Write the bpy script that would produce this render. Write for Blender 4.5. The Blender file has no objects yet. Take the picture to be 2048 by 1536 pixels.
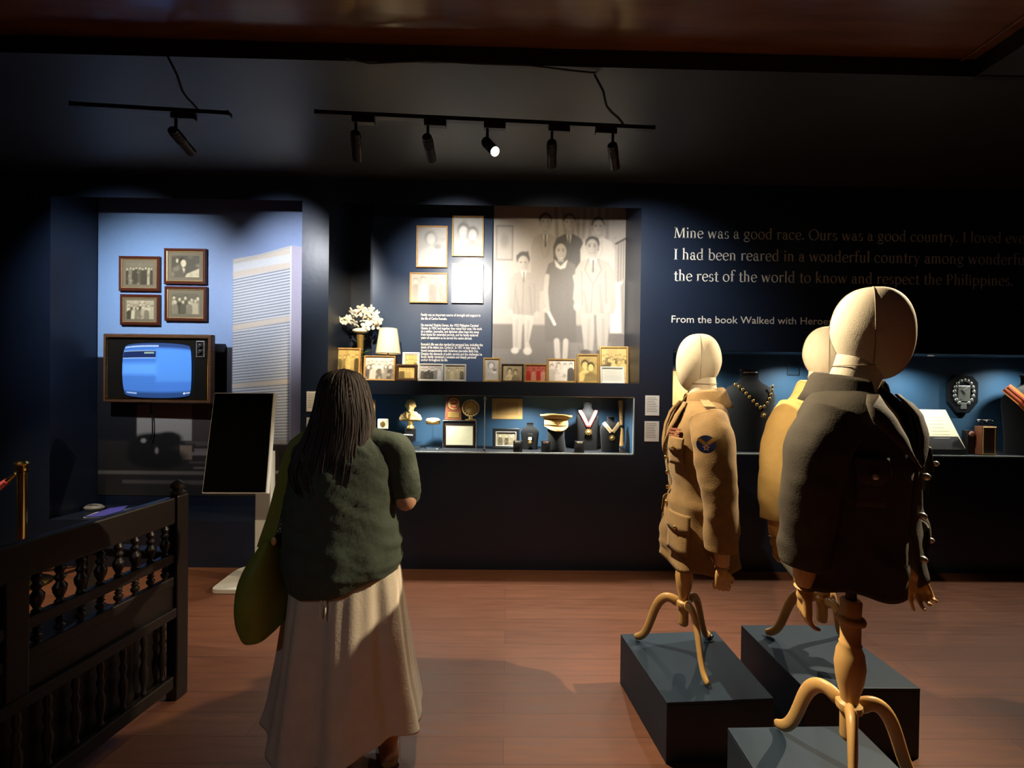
import bpy, bmesh, math, random
import numpy as np
from mathutils import Vector, Matrix, noise
PI = math.pi
SC = bpy.context.scene
COL = SC.collection
# ------------------------------------------------------------------ camera
FPX = 820.0
CAMZ = 1.53
YAW, PITCH, ROLL = 0.010, 0.0073, 0.0125
_f = Vector((math.sin(YAW) * math.cos(PITCH), math.cos(YAW) * math.cos(PITCH), -math.sin(PITCH)))
_r0 = Vector((math.cos(YAW), -math.sin(YAW), 0))
_u0 = _r0.cross(_f)
_r = _r0 * math.cos(ROLL) + _u0 * math.sin(ROLL)
_u = _u0 * math.cos(ROLL) - _r0 * math.sin(ROLL)
cam_d = bpy.data.cameras.new('camera')
cam_d.sensor_width = 36.0
cam_d.lens = FPX / 2048 * 36.0
cam_d.clip_start = 0.02
cam = bpy.data.objects.new('camera', cam_d)
COL.objects.link(cam)
cam.matrix_world = Matrix(((_r.x, _u.x, -_f.x, 0), (_r.y, _u.y, -_f.y, 0), (_r.z, _u.z, -_f.z, CAMZ), (0, 0, 0, 1)))
SC.camera = cam
CAM = Vector((0, 0, CAMZ))


def ray(px, py):
    return _f * FPX + _r * (px - 1024) - _u * (py - 768)


def atY(px, py, Y):
    d = ray(px, py)
    return CAM + d * (Y / d.y)


def atZ(px, py, z):
    d = ray(px, py)
    return CAM + d * ((z - CAMZ) / d.z)


def atX(px, py, X):
    d = ray(px, py)
    return CAM + d * (X / d.x)


# ------------------------------------------------------------------ world, exposure
w = bpy.data.worlds.new('world')
SC.world = w
w.use_nodes = True
w.node_tree.nodes['Background'].inputs[0].default_value = (0.55, 0.6, 0.75, 1)
w.node_tree.nodes['Background'].inputs[1].default_value = 0.004
SC.view_settings.view_transform = 'Standard'
SC.view_settings.look = 'None'
SC.view_settings.exposure = 0.0
SC.view_settings.gamma = 1.0
SC.view_settings.use_curve_mapping = False
SC.cycles.use_denoising = True
SC.cycles.max_bounces = 8
SC.cycles.transparent_max_bounces = 12
SC.cycles.caustics_reflective = False
SC.cycles.caustics_refractive = False
SC.cycles.sample_clamp_indirect = 3.0

# main depths
YW = 3.31       # front face of the display wall
YM = 3.69       # back of the mural niche
YS = 3.78       # back of the shelf niche
YC = 3.72       # back of the glass cases
ZC = 3.14       # dark ceiling


def spot(name, loc, target, power, size_deg, color, blend=0.4, radius=0.02):
    ld = bpy.data.lights.new(name, 'SPOT')
    ld.energy = power
    ld.spot_size = math.radians(size_deg)
    ld.spot_blend = blend
    ld.color = color
    ld.shadow_soft_size = radius
    o = bpy.data.objects.new(name, ld)
    COL.objects.link(o)
    o.location = loc
    d = Vector(target) - Vector(loc)
    o.rotation_euler = d.to_track_quat('-Z', 'Y').to_euler()
    return o


WARM = (1.0, 0.80, 0.52)
WHITE = (1.0, 0.93, 0.82)
COOL = (0.86, 0.93, 1.0)
# spotlights of the ceiling tracks: (pixel of the lamp joint on the track, aim point, power, cone, colour)
TRZ = 2.95
LAMPS = [
    dict(px=(352, 240), aim=atY(604, 565, YM), p=115, cone=62, col=(.93, .95, 1.0), track=0),
    dict(px=(712, 254), aim=atY(740, 700, YS - .1), p=270, cone=54, col=WARM, track=1),
    dict(px=(856, 258), aim=atY(925, 600, YS), p=240, cone=70, col=WHITE, track=1),
    dict(px=(975, 264), aim=(0.90, 0.7, 1.0), p=520, cone=102, col=WARM, track=1),
    dict(px=(1104, 268), aim=atY(1105, 640, YS), p=70, cone=88, col=WARM, track=1),
    dict(px=(1226, 272), aim=atY(1275, 660, YS), p=190, cone=84, col=WHITE, track=1),
]
# ------------------------------------------------------------------ mesh helpers
class MB:
    def __init__(self):
        self.v = []
        self.f = []

    def add(self, vs, fs):
        n = len(self.v)
        self.v += [tuple(p) for p in vs]
        self.f += [tuple(i + n for i in q) for q in fs]
        return self

    def box(self, c, s, rot=None):
        c = Vector(c)
        hx, hy, hz = s[0] / 2, s[1] / 2, s[2] / 2
        P = [Vector((x, y, z)) for x in (-hx, hx) for y in (-hy, hy) for z in (-hz, hz)]
        if rot is not None:
            P = [rot @ p for p in P]
        return self.add([p + c for p in P], [(0, 1, 3, 2), (4, 6, 7, 5), (0, 4, 5, 1), (2, 3, 7, 6), (0, 2, 6, 4), (1, 5, 7, 3)])

    def bb(self, a, b):
        a, b = Vector(a), Vector(b)
        return self.box((a + b) / 2, (abs(b.x - a.x), abs(b.y - a.y), abs(b.z - a.z)))

    def tube(self, pts, radii, seg=12, caps=True, flat=1.0, closed=False):
        pts = [Vector(p) for p in pts]
        n = len(pts)
        if not hasattr(radii, '__len__'):
            radii = [radii] * n
        rings = []
        ref = None
        for i, p in enumerate(pts):
            if closed:
                t = pts[(i + 1) % n] - pts[i - 1]
            else:
                t = pts[min(i + 1, n - 1)] - pts[max(i - 1, 0)]
            t.normalize()
            if ref is None:
                ref = Vector((0, 1, 0)) if abs(t.y) < 0.9 else Vector((1, 0, 0))
            a = (ref - t * ref.dot(t)).normalized()
            b = t.cross(a)
            ref = a
            r = radii[i]
            rings.append([p + a * (r * math.cos(2 * PI * k / seg)) + b * (r * flat * math.sin(2 * PI * k / seg)) for k in range(seg)])
        return self.loft(rings, caps=caps, closed_v=closed)

    def cyl(self, p0, p1, r0, r1=None, seg=20):
        return self.tube([p0, p1], [r0, r0 if r1 is None else r1], seg)

    def loft(self, rings, caps=False, closed_u=True, closed_v=False):
        n = len(rings)
        m = len(rings[0])
        vs = [p for r in rings for p in r]
        fs = []
        for i in range(n if closed_v else n - 1):
            i2 = (i + 1) % n
            for k in range(m if closed_u else m - 1):
                k2 = (k + 1) % m
                fs.append((i * m + k, i * m + k2, i2 * m + k2, i2 * m + k))
        if caps and not closed_v:
            fs.append(tuple(range(m))[::-1])
            fs.append(tuple((n - 1) * m + k for k in range(m)))
        return self.add(vs, fs)

    def lathe(self, prof, c=(0, 0, 0), seg=24, sx=1.0, sy=1.0):
        c = Vector(c)
        rings = [[c + Vector((max(r, 1e-4) * sx * math.cos(2 * PI * k / seg), max(r, 1e-4) * sy * math.sin(2 * PI * k / seg), z)) for k in range(seg)] for r, z in prof]
        return self.loft(rings, caps=True)

    def axial(self, o, d, prof, seg=24, caps=False):
        o, d = Vector(o), Vector(d).normalized()
        a = d.orthogonal().normalized()
        b = d.cross(a)
        rings = [[o + d * t + a * (r * math.cos(2 * PI * k / seg)) + b * (r * math.sin(2 * PI * k / seg)) for k in range(seg)] for t, r in prof]
        return self.loft(rings, caps=caps)

    def ell(self, c, r, seg=16, rows=10, rot=None):
        c = Vector(c)
        rings = []
        for i in range(rows + 1):
            th = PI * i / rows
            s, z = max(math.sin(th), 1e-3), math.cos(th)
            q = [Vector((r[0] * s * math.cos(2 * PI * k / seg), r[1] * s * math.sin(2 * PI * k / seg), r[2] * z)) for k in range(seg)]
            if rot is not None:
                q = [rot @ p for p in q]
            rings.append([p + c for p in q])
        return self.loft(rings, caps=True)

    def prism(self, poly, axis_vec, origin=(0, 0, 0), ux=(1, 0, 0), uz=(0, 0, 1)):
        """poly of 2-D points spanned by ux, uz at origin, extruded along axis_vec"""
        o, ux, uz, a = Vector(origin), Vector(ux), Vector(uz), Vector(axis_vec)
        n = len(poly)
        A = [o + ux * p[0] + uz * p[1] for p in poly]
        B = [p + a for p in A]
        fs = [tuple(range(n)), tuple(range(2 * n - 1, n - 1, -1))]
        fs += [(i, i + n, (i + 1) % n + n, (i + 1) % n) for i in range(n)]
        return self.add(A + B, fs)

    def build(self, name, mat, parent=None, smooth=False, bevel=0.0, angle=35, mods=()):
        me = bpy.data.meshes.new(name)
        me.from_pydata(self.v, [], self.f)
        bm = bmesh.new()
        bm.from_mesh(me)
        bmesh.ops.recalc_face_normals(bm, faces=bm.faces)
        bm.to_mesh(me)
        bm.free()
        return link(name, me, mat, parent, smooth, bevel, angle, mods)


def link(name, me, mat, parent=None, smooth=False, bevel=0.0, angle=35, mods=()):
    o = bpy.data.objects.new(name, me)
    COL.objects.link(o)
    if mat is not None:
        me.materials.clear()
        me.materials.append(mat)
    if parent is not None:
        o.parent = parent
    if bevel > 0:
        b = o.modifiers.new('bevel', 'BEVEL')
        b.width = bevel
        b.segments = 2
        b.limit_method = 'ANGLE'
        b.angle_limit = math.radians(40)
    for kind, kw in mods:
        m = o.modifiers.new(kind.lower(), kind)
        for k, v in kw.items():
            setattr(m, k, v)
    if smooth:
        for p in me.polygons:
            p.use_smooth = True
        if angle < 180:
            try:
                me.set_sharp_from_angle(angle=math.radians(angle))
            except Exception:
                pass
    return o


def empty(name, loc, rz=0.0):
    o = bpy.data.objects.new(name, None)
    COL.objects.link(o)
    o.empty_display_size = 0.05
    o.location = loc
    o.rotation_euler = (0, 0, rz)
    return o


def tag(o, label=None, cat=None, group=None, kind=None):
    if label:
        o['label'] = label
    if cat:
        o['category'] = cat
    if group:
        o['group'] = group
    if kind:
        o['kind'] = kind
    return o


def thing(name, label, cat, loc, rz=0.0, group=None):
    return tag(empty(name, loc, rz), label, cat, group)


def structure(o, label=None):
    o['kind'] = 'structure'
    if label:
        o['label'] = label
    return o


DG = None


def evaluated(o):
    """a new mesh with the object's modifiers applied"""
    bpy.context.view_layer.update()
    dg = bpy.context.evaluated_depsgraph_get()
    return bpy.data.meshes.new_from_object(o.evaluated_get(dg))


def blob(name, prims, voxel, mat, parent=None, smooth_it=3, move=None):
    """one continuous skin over overlapping capsules and ellipsoids"""
    mb = MB()
    for p in prims:
        if p[0] == 'c':
            _, a, b, ra, rb = p
            a, b = Vector(a), Vector(b)
            n = 5
            mb.tube([a.lerp(b, i / n) for i in range(n + 1)], [ra + (rb - ra) * i / n for i in range(n + 1)], 12)
            mb.ell(a, (ra, ra, ra), 12, 8)
            mb.ell(b, (rb, rb, rb), 12, 8)
        else:
            mb.ell(p[1], p[2], 20, 14, p[3] if len(p) > 3 else None)
    tmp = mb.build('tmp', None)
    m = tmp.modifiers.new('r', 'REMESH')
    m.mode = 'VOXEL'
    m.voxel_size = voxel
    me = evaluated(tmp)
    bpy.data.objects.remove(tmp)
    bm = bmesh.new()
    bm.from_mesh(me)
    for _ in range(smooth_it):
        bmesh.ops.smooth_vert(bm, verts=bm.verts, factor=0.5, use_axis_x=True, use_axis_y=True, use_axis_z=True)
    if move:
        for v in bm.verts:
            v.co = move(v.co)
    bm.to_mesh(me)
    bm.free()
    me.name = name
    return link(name, me, mat, parent, True, angle=180)


# ------------------------------------------------------------------ materials
def mat(name, col, rough=0.5, metal=0.0, var=0.0, scale=8.0, bump=0.0, bscale=60.0, stretch=(1, 1, 1), col2=None, spec=0.5, emit=0.0, coat=0.0, sheen=0.0, vcol=False):
    m = bpy.data.materials.new(name)
    m.use_nodes = True
    nt = m.node_tree
    b = nt.nodes['Principled BSDF']
    b.inputs['Base Color'].default_value = (*col, 1)
    b.inputs['Roughness'].default_value = rough
    b.inputs['Metallic'].default_value = metal
    b.inputs['Specular IOR Level'].default_value = spec
    if coat:
        b.inputs['Coat Weight'].default_value = coat
        b.inputs['Coat Roughness'].default_value = 0.12
    if sheen:
        b.inputs['Sheen Weight'].default_value = sheen
    tc = nt.nodes.new('ShaderNodeTexCoord')
    mp = nt.nodes.new('ShaderNodeMapping')
    mp.inputs['Scale'].default_value = stretch
    nt.links.new(tc.outputs['Object'], mp.inputs[0])
    src = None
    if vcol:
        at = nt.nodes.new('ShaderNodeAttribute')
        at.attribute_name = 'Col'
        nt.links.new(at.outputs['Color'], b.inputs['Base Color'])
        src = at.outputs['Color']
    elif var > 0 or col2:
        n = nt.nodes.new('ShaderNodeTexNoise')
        n.inputs['Scale'].default_value = scale
        n.inputs['Detail'].default_value = 5
        nt.links.new(mp.outputs[0], n.inputs['Vector'])
        rp = nt.nodes.new('ShaderNodeValToRGB')
        c2 = col2 or tuple(min(1, c * (1 + var)) for c in col)
        c1 = col if col2 else tuple(c * (1 - var) for c in col)
        rp.color_ramp.elements[0].position = 0.3
        rp.color_ramp.elements[1].position = 0.7
        rp.color_ramp.elements[0].color = (*c1, 1)
        rp.color_ramp.elements[1].color = (*c2, 1)
        nt.links.new(n.outputs['Fac'], rp.inputs[0])
        nt.links.new(rp.outputs[0], b.inputs['Base Color'])
        src = rp.outputs[0]
    if bump > 0:
        n2 = nt.nodes.new('ShaderNodeTexNoise')
        n2.inputs['Scale'].default_value = bscale
        n2.inputs['Detail'].default_value = 4
        nt.links.new(mp.outputs[0], n2.inputs['Vector'])
        bp = nt.nodes.new('ShaderNodeBump')
        bp.inputs['Strength'].default_value = bump
        bp.inputs['Distance'].default_value = 0.01
        nt.links.new(n2.outputs['Fac'], bp.inputs['Height'])
        nt.links.new(bp.outputs[0], b.inputs['Normal'])
    if emit > 0:
        b.inputs['Emission Color'].default_value = (*col, 1)
        if src is not None:
            nt.links.new(src, b.inputs['Emission Color'])
        b.inputs['Emission Strength'].default_value = emit
    return m


def glass_mat(name, tint=(1, 1, 1), refl=0.06):
    m = bpy.data.materials.new(name)
    m.use_nodes = True
    nt = m.node_tree
    nt.nodes.clear()
    out = nt.nodes.new('ShaderNodeOutputMaterial')
    mx = nt.nodes.new('ShaderNodeMixShader')
    tr = nt.nodes.new('ShaderNodeBsdfTransparent')
    gl = nt.nodes.new('ShaderNodeBsdfGlossy')
    fr = nt.nodes.new('ShaderNodeFresnel')
    fr.inputs['IOR'].default_value = 1.0 + refl * 7.5
    tr.inputs[0].default_value = (*tint, 1)
    gl.inputs['Roughness'].default_value = 0.03
    ge = nt.nodes.new('ShaderNodeNewGeometry')
    iv = nt.nodes.new('ShaderNodeMath')
    iv.operation = 'SUBTRACT'
    iv.inputs[0].default_value = 1.0
    nt.links.new(ge.outputs['Backfacing'], iv.inputs[1])
    ml = nt.nodes.new('ShaderNodeMath')
    ml.operation = 'MULTIPLY'
    nt.links.new(fr.outputs[0], ml.inputs[0])
    nt.links.new(iv.outputs[0], ml.inputs[1])
    nt.links.new(ml.outputs[0], mx.inputs[0])
    nt.links.new(tr.outputs[0], mx.inputs[1])
    nt.links.new(gl.outputs[0], mx.inputs[2])
    nt.links.new(mx.outputs[0], out.inputs[0])
    return m


def floor_mat():
    m = mat('floor_wood', (0.2, 0.08, 0.04), 0.42, spec=0.28)
    nt = m.node_tree
    b = nt.nodes['Principled BSDF']
    tc = nt.nodes.new('ShaderNodeTexCoord')
    br = nt.nodes.new('ShaderNodeTexBrick')
    br.inputs['Scale'].default_value = 1.0
    br.inputs['Brick Width'].default_value = 2.2
    br.inputs['Row Height'].default_value = 0.125
    br.inputs['Mortar Size'].default_value = 0.0012
    br.inputs['Color1'].default_value = (0.138, 0.052, 0.027, 1)
    br.inputs['Color2'].default_value = (0.163, 0.064, 0.034, 1)
    br.inputs['Mortar'].default_value = (0.06, 0.025, 0.015, 1)
    nt.links.new(tc.outputs['Object'], br.inputs['Vector'])
    mp = nt.nodes.new('ShaderNodeMapping')
    mp.inputs['Scale'].default_value = (1.2, 14, 1)
    nt.links.new(tc.outputs['Object'], mp.inputs[0])
    n = nt.nodes.new('ShaderNodeTexNoise')
    n.inputs['Scale'].default_value = 3
    n.inputs['Detail'].default_value = 8
    nt.links.new(mp.outputs[0], n.inputs['Vector'])
    mr = nt.nodes.new('ShaderNodeMapRange')
    mr.inputs['To Min'].default_value = 0.62
    mr.inputs['To Max'].default_value = 1.35
    nt.links.new(n.outputs['Fac'], mr.inputs[0])
    mx = nt.nodes.new('ShaderNodeMix')
    mx.data_type = 'RGBA'
    mx.blend_type = 'MULTIPLY'
    mx.inputs[0].default_value = 1
    nt.links.new(br.outputs['Color'], mx.inputs[6])
    nt.links.new(mr.outputs[0], mx.inputs[7])
    nt.links.new(mx.outputs[2], b.inputs['Base Color'])
    mr2 = nt.nodes.new('ShaderNodeMapRange')
    mr2.inputs['To Min'].default_value = 0.36
    mr2.inputs['To Max'].default_value = 0.58
    nt.links.new(n.outputs['Fac'], mr2.inputs[0])
    nt.links.new(mr2.outputs[0], b.inputs['Roughness'])
    return m


M = {}
M['navy'] = mat('navy_wall_paint', (0.0075, 0.0145, 0.034), 0.40, var=0.12, scale=2, bump=0.06, bscale=25)
M['black_ceiling'] = mat('dark_ceiling_paint', (0.028, 0.030, 0.031), 0.42, var=0.15, scale=1.5, bump=0.05, bscale=18)
M['case_blue'] = mat('case_lining_blue', (0.026, 0.082, 0.165), 0.6, var=0.1, scale=3)
M['case_floor'] = mat('case_floor_black', (0.015, 0.018, 0.024), 0.5)
M['floor'] = floor_mat()
M['ceil_wood'] = mat('varnished_ceiling_wood', (0.17, 0.070, 0.026), 0.27, var=0.25, scale=3, stretch=(0.6, 6, 1), coat=0.5)
M['trim'] = mat('dark_trim', (0.006, 0.006, 0.006), 0.45)
M['black'] = mat('black_satin', (0.008, 0.008, 0.009), 0.38)
M['black_metal'] = mat('black_powder_coat', (0.012, 0.012, 0.013), 0.35, metal=0.3)
M['black_velvet'] = mat('black_velvet', (0.008, 0.0085, 0.010), 0.9, sheen=0.08, spec=0.2, bump=0.1, bscale=200)
M['grey_plastic'] = mat('grey_plastic', (0.25, 0.24, 0.23), 0.5)
M['white_metal'] = mat('white_metal', (0.62, 0.60, 0.55), 0.35, var=0.03)
M['silver'] = mat('silver', (0.75, 0.75, 0.74), 0.25, metal=1.0)
M['gold'] = mat('gold', (0.78, 0.52, 0.16), 0.3, metal=0.85, var=0.12, scale=30)
M['gold_cast'] = mat('cast_gold_paint', (0.72, 0.50, 0.20), 0.4, metal=0.25, var=0.1, scale=20)
M['brass'] = mat('polished_brass', (0.72, 0.50, 0.18), 0.16, metal=1.0, var=0.05)
M['screen_black'] = mat('black_glass_screen', (0.002, 0.002, 0.002), 0.06, spec=0.35)
M['frame_mahogany'] = mat('mahogany_frame', (0.085, 0.020, 0.010), 0.3, var=0.25, scale=30, stretch=(1, 1, 4))
M['frame_gold'] = mat('gilt_frame', (0.62, 0.40, 0.14), 0.35, metal=0.6, var=0.1, scale=40)
M['frame_oak'] = mat('light_oak_frame', (0.50, 0.29, 0.11), 0.4, var=0.2, scale=25, stretch=(1, 1, 5))
M['frame_silver'] = mat('silver_frame', (0.72, 0.70, 0.66), 0.35, metal=0.5)
M['frame_dark'] = mat('dark_wood_frame', (0.055, 0.028, 0.014), 0.35, var=0.2, scale=30)
M['frame_white'] = mat('white_frame', (0.75, 0.74, 0.70), 0.4)
M['matboard'] = mat('olive_mat_board', (0.20, 0.165, 0.105), 0.8, var=0.05)
M['print'] = mat('photo_print', (0.5, 0.5, 0.5), 0.38, vcol=True)
M['mural'] = mat('mural_print', (0.5, 0.5, 0.5), 0.55, vcol=True)
M['paper'] = mat('white_paper', (0.84, 0.83, 0.80), 0.7, var=0.03, scale=12)
M['ivory_paper'] = mat('ivory_paper', (0.74, 0.70, 0.50), 0.7, var=0.04, scale=10)
M['kraft'] = mat('tan_document', (0.66, 0.42, 0.15), 0.65, var=0.05, scale=9)
M['kraft2'] = mat('tan_document_center', (0.52, 0.31, 0.10), 0.65, var=0.05, scale=9)
M['ink'] = mat('grey_ink', (0.16, 0.15, 0.13), 0.8)
M['red'] = mat('red_ribbon', (0.62, 0.05, 0.05), 0.6)
M['white_cloth'] = mat('white_ribbon', (0.75, 0.72, 0.66), 0.7)
M['cream_ribbon'] = mat('cream_ribbon', (0.66, 0.52, 0.34), 0.7)
M['orange_ribbon'] = mat('orange_ribbon', (0.80, 0.22, 0.03), 0.6)
M['dkred'] = mat('dark_red_stripe', (0.36, 0.03, 0.01), 0.6)
M['wood_dark'] = mat('dark_bench_wood', (0.0075, 0.0045, 0.0035), 0.40, var=0.3, scale=14, stretch=(1, 4, 1))
M['maple'] = mat('turned_maple', (0.60, 0.36, 0.13), 0.36, var=0.18, scale=10, stretch=(1, 1, 0.25))
M['linen'] = mat('mannequin_linen', (0.68, 0.60, 0.46), 0.75, var=0.04, scale=40, bump=0.12, bscale=300)
M['seam'] = mat('seam_thread', (0.34, 0.29, 0.21), 0.9)
M['khaki'] = mat('olive_khaki_wool', (0.235, 0.140, 0.050), 0.85, var=0.12, scale=30, bump=0.15, bscale=220, sheen=0.1)
M['tan_cloth'] = mat('tan_cotton', (0.56, 0.36, 0.12), 0.8, var=0.06, scale=30, bump=0.1, bscale=200)
M['olive_dark'] = mat('dark_olive_wool', (0.044, 0.035, 0.023), 0.85, var=0.12, scale=30, bump=0.15, bscale=220)
M['podium'] = mat('navy_podium_paint', (0.013, 0.025, 0.043), 0.5, var=0.15, scale=6, spec=0.22)
M['green_cloth'] = mat('dark_green_linen', (0.044, 0.062, 0.046), 0.85, var=0.15, scale=18, bump=0.3, bscale=45)
M['skirt'] = mat('cream_skirt_cotton', (0.66, 0.585, 0.48), 0.85, var=0.05, scale=15, bump=0.12, bscale=120)
M['hair'] = mat('dark_brown_hair', (0.015, 0.005, 0.003), 0.62, var=0.4, scale=30, stretch=(3, 3, 0.15), bump=0.35, bscale=60)
M['skin'] = mat('skin', (0.50, 0.27, 0.17), 0.5, var=0.06, scale=20)
M['bag'] = mat('olive_green_leather', (0.190, 0.220, 0.020), 0.6, var=0.1, scale=10, bump=0.1, bscale=80)
M['shoe'] = mat('tan_leather', (0.42, 0.24, 0.08), 0.5, var=0.1)
M['tv_wood'] = mat('walnut_veneer', (0.125, 0.060, 0.030), 0.35, var=0.3, scale=10, stretch=(1, 1, 8))
M['tv_black'] = mat('tv_face_black', (0.012, 0.011, 0.009), 0.3, var=0.15)
M['tv_screen'] = mat('tv_screen', (0.1, 0.2, 0.6), 0.15, vcol=True, emit=0.75)
M['acrylic'] = glass_mat('clear_acrylic', (0.93, 0.96, 0.97), 0.08)
M['glass'] = glass_mat('case_glass', (0.97, 0.985, 0.98), 0.05)
M['glass_edge'] = mat('glass_edge', (0.62, 0.68, 0.66), 0.2)
M['petal'] = mat('white_petals', (0.78, 0.75, 0.62), 0.6, var=0.06)
M['leaf'] = mat('green_leaves', (0.10, 0.24, 0.05), 0.5, var=0.2)
M['shade'] = mat('cream_lamp_shade', (0.80, 0.74, 0.55), 0.8)
M['lens'] = mat('lit_lens', (1.0, 0.90, 0.70), 0.3, emit=30.0)
M['lens_dim'] = mat('puck_lens', (1.0, 0.96, 0.88), 0.3, emit=9.0)
M['white_letter'] = mat('white_lettering', (0.70, 0.69, 0.66), 0.6)
M['red_rope'] = mat('red_velvet_rope', (0.55, 0.02, 0.03), 0.7, sheen=0.5)
M['leather'] = mat('brown_leather', (0.11, 0.035, 0.015), 0.45, var=0.15)
M['blue_print'] = mat('blue_booklet', (0.10, 0.10, 0.55), 0.4)
M['patch_blue'] = mat('patch_blue', (0.03, 0.06, 0.26), 0.8)
M['patch_gold'] = mat('patch_gold', (0.75, 0.42, 0.05), 0.8)
M['patch_red'] = mat('patch_red', (0.55, 0.06, 0.03), 0.8)
M['wood_plaque'] = mat('plaque_mahogany', (0.16, 0.055, 0.025), 0.35, var=0.2, scale=15)
M['pink'] = mat('pink_enamel', (0.55, 0.28, 0.24), 0.5)


# ------------------------------------------------------------------ painted prints (picture content, two with overexposure toned in)
class Pic:
    """a small raster picture; coordinates run x0..x1, y0..y1 with y downwards"""

    def __init__(self, x0, x1, y0, y1, nx, base):
        self.x0, self.x1, self.y0, self.y1 = x0, x1, y0, y1
        self.nx = nx
        self.ny = max(2, int(round(nx * (y1 - y0) / (x1 - x0))))
        xs = np.linspace(x0, x1, self.nx)
        ys = np.linspace(y0, y1, self.ny)
        self.X, self.Y = np.meshgrid(xs, ys)
        self.a = np.ones((self.ny, self.nx, 3)) * np.array(base, float)

    def mix(self, al, col):
        al = np.clip(al, 0, 1)[..., None]
        self.a = self.a * (1 - al) + np.array(col, float) * al

    def ell(self, cx, cy, rx, ry, col, soft=0.15, op=1.0):
        d = np.sqrt(((self.X - cx) / rx) ** 2 + ((self.Y - cy) / ry) ** 2)
        self.mix(op * np.clip((1 + soft - d) / (2 * soft), 0, 1), col)

    def poly(self, pts, col, soft=2.0, op=1.0):
        X, Y = self.X, self.Y
        ins = np.zeros(X.shape, bool)
        dist = np.full(X.shape, 1e9)
        n = len(pts)
        for i in range(n):
            ax, ay = pts[i]
            bx, by = pts[(i + 1) % n]
            if ay != by:
                c = ((ay > Y) != (by > Y)) & (X < (bx - ax) * (Y - ay) / (by - ay) + ax)
                ins ^= c
            L = (bx - ax) ** 2 + (by - ay) ** 2 + 1e-9
            t = np.clip(((X - ax) * (bx - ax) + (Y - ay) * (by - ay)) / L, 0, 1)
            dist = np.minimum(dist, np.hypot(X - ax - t * (bx - ax), Y - ay - t * (by - ay)))
        sd = np.where(ins, dist, -dist)
        self.mix(op * np.clip(0.5 + sd / (2 * soft), 0, 1), col)

    def rect(self, x0, y0, x1, y1, col, soft=1.0, op=1.0):
        self.poly([(x0, y0), (x1, y0), (x1, y1), (x0, y1)], col, soft, op)

    def line(self, pts, wd, col, soft=1.0, op=1.0):
        X, Y = self.X, self.Y
        for (ax, ay), (bx, by) in zip(pts[:-1], pts[1:]):
            L = (bx - ax) ** 2 + (by - ay) ** 2 + 1e-9
            t = np.clip(((X - ax) * (bx - ax) + (Y - ay) * (by - ay)) / L, 0, 1)
            d = np.hypot(X - ax - t * (bx - ax), Y - ay - t * (by - ay))
            self.mix(op * np.clip(0.5 + (wd / 2 - d) / (2 * soft), 0, 1), col)

    def grain(self, amt, seed, cell=1):
        rng = np.random.default_rng(seed)
        n = rng.normal(0, amt, (self.ny // cell + 2, self.nx // cell + 2))
        n = np.kron(n, np.ones((cell, cell)))[:self.ny, :self.nx]
        self.a = np.clip(self.a * (1 + n[..., None]), 0, 1)

    def blur(self, n=1):
        for _ in range(n):
            p = np.pad(self.a, ((1, 1), (1, 1), (0, 0)), mode='edge')
            self.a = (p[:-2, 1:-1] + p[2:, 1:-1] + p[1:-1, :-2] + p[1:-1, 2:] + 2 * p[1:-1, 1:-1]) / 6
        return self

    def soften(self, k, mid):
        self.a = np.clip(mid + (self.a - mid) * k, 0, 1)
        return self

    def mesh(self, name, W, H, material, parent=None, surf=None):
        """the picture as a flat sheet in XZ centred on the origin, facing -Y (surf(u,v) may bulge it)"""
        ny, nx = self.ny, self.nx
        u = np.linspace(-W / 2, W / 2, nx)
        v = np.linspace(H / 2, -H / 2, ny)
        U, V = np.meshgrid(u, v)
        co = np.zeros((ny * nx, 3))
        co[:, 0] = U.ravel()
        co[:, 2] = V.ravel()
        if surf:
            co[:, 1] = surf(U / W * 2, V / H * 2).ravel()
        idx = np.arange(ny * nx).reshape(ny, nx)
        q = np.stack([idx[1:, :-1], idx[1:, 1:], idx[:-1, 1:], idx[:-1, :-1]], -1).reshape(-1, 4)
        me = bpy.data.meshes.new(name)
        me.vertices.add(ny * nx)
        me.vertices.foreach_set('co', co.ravel())
        me.loops.add(q.size)
        me.loops.foreach_set('vertex_index', q.ravel().astype(np.int32))
        me.polygons.add(len(q))
        me.polygons.foreach_set('loop_start', np.arange(0, q.size, 4, dtype=np.int32))
        me.update(calc_edges=True)
        me.validate()
        ca = me.color_attributes.new('Col', 'FLOAT_COLOR', 'POINT')
        c = np.ones((ny * nx, 4))
        c[:, :3] = self.a.reshape(-1, 3)
        ca.data.foreach_set('color', c.ravel().astype(np.float32))
        return link(name, me, material, parent)


def tone(v, t):
    return tuple(v * c for c in t)


SEPIA = (1.0, 0.86, 0.56)
WARMG = (1.0, 0.93, 0.80)
GREY = (1.0, 0.97, 0.95)
GOLDT = (1.0, 0.74, 0.28)


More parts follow.
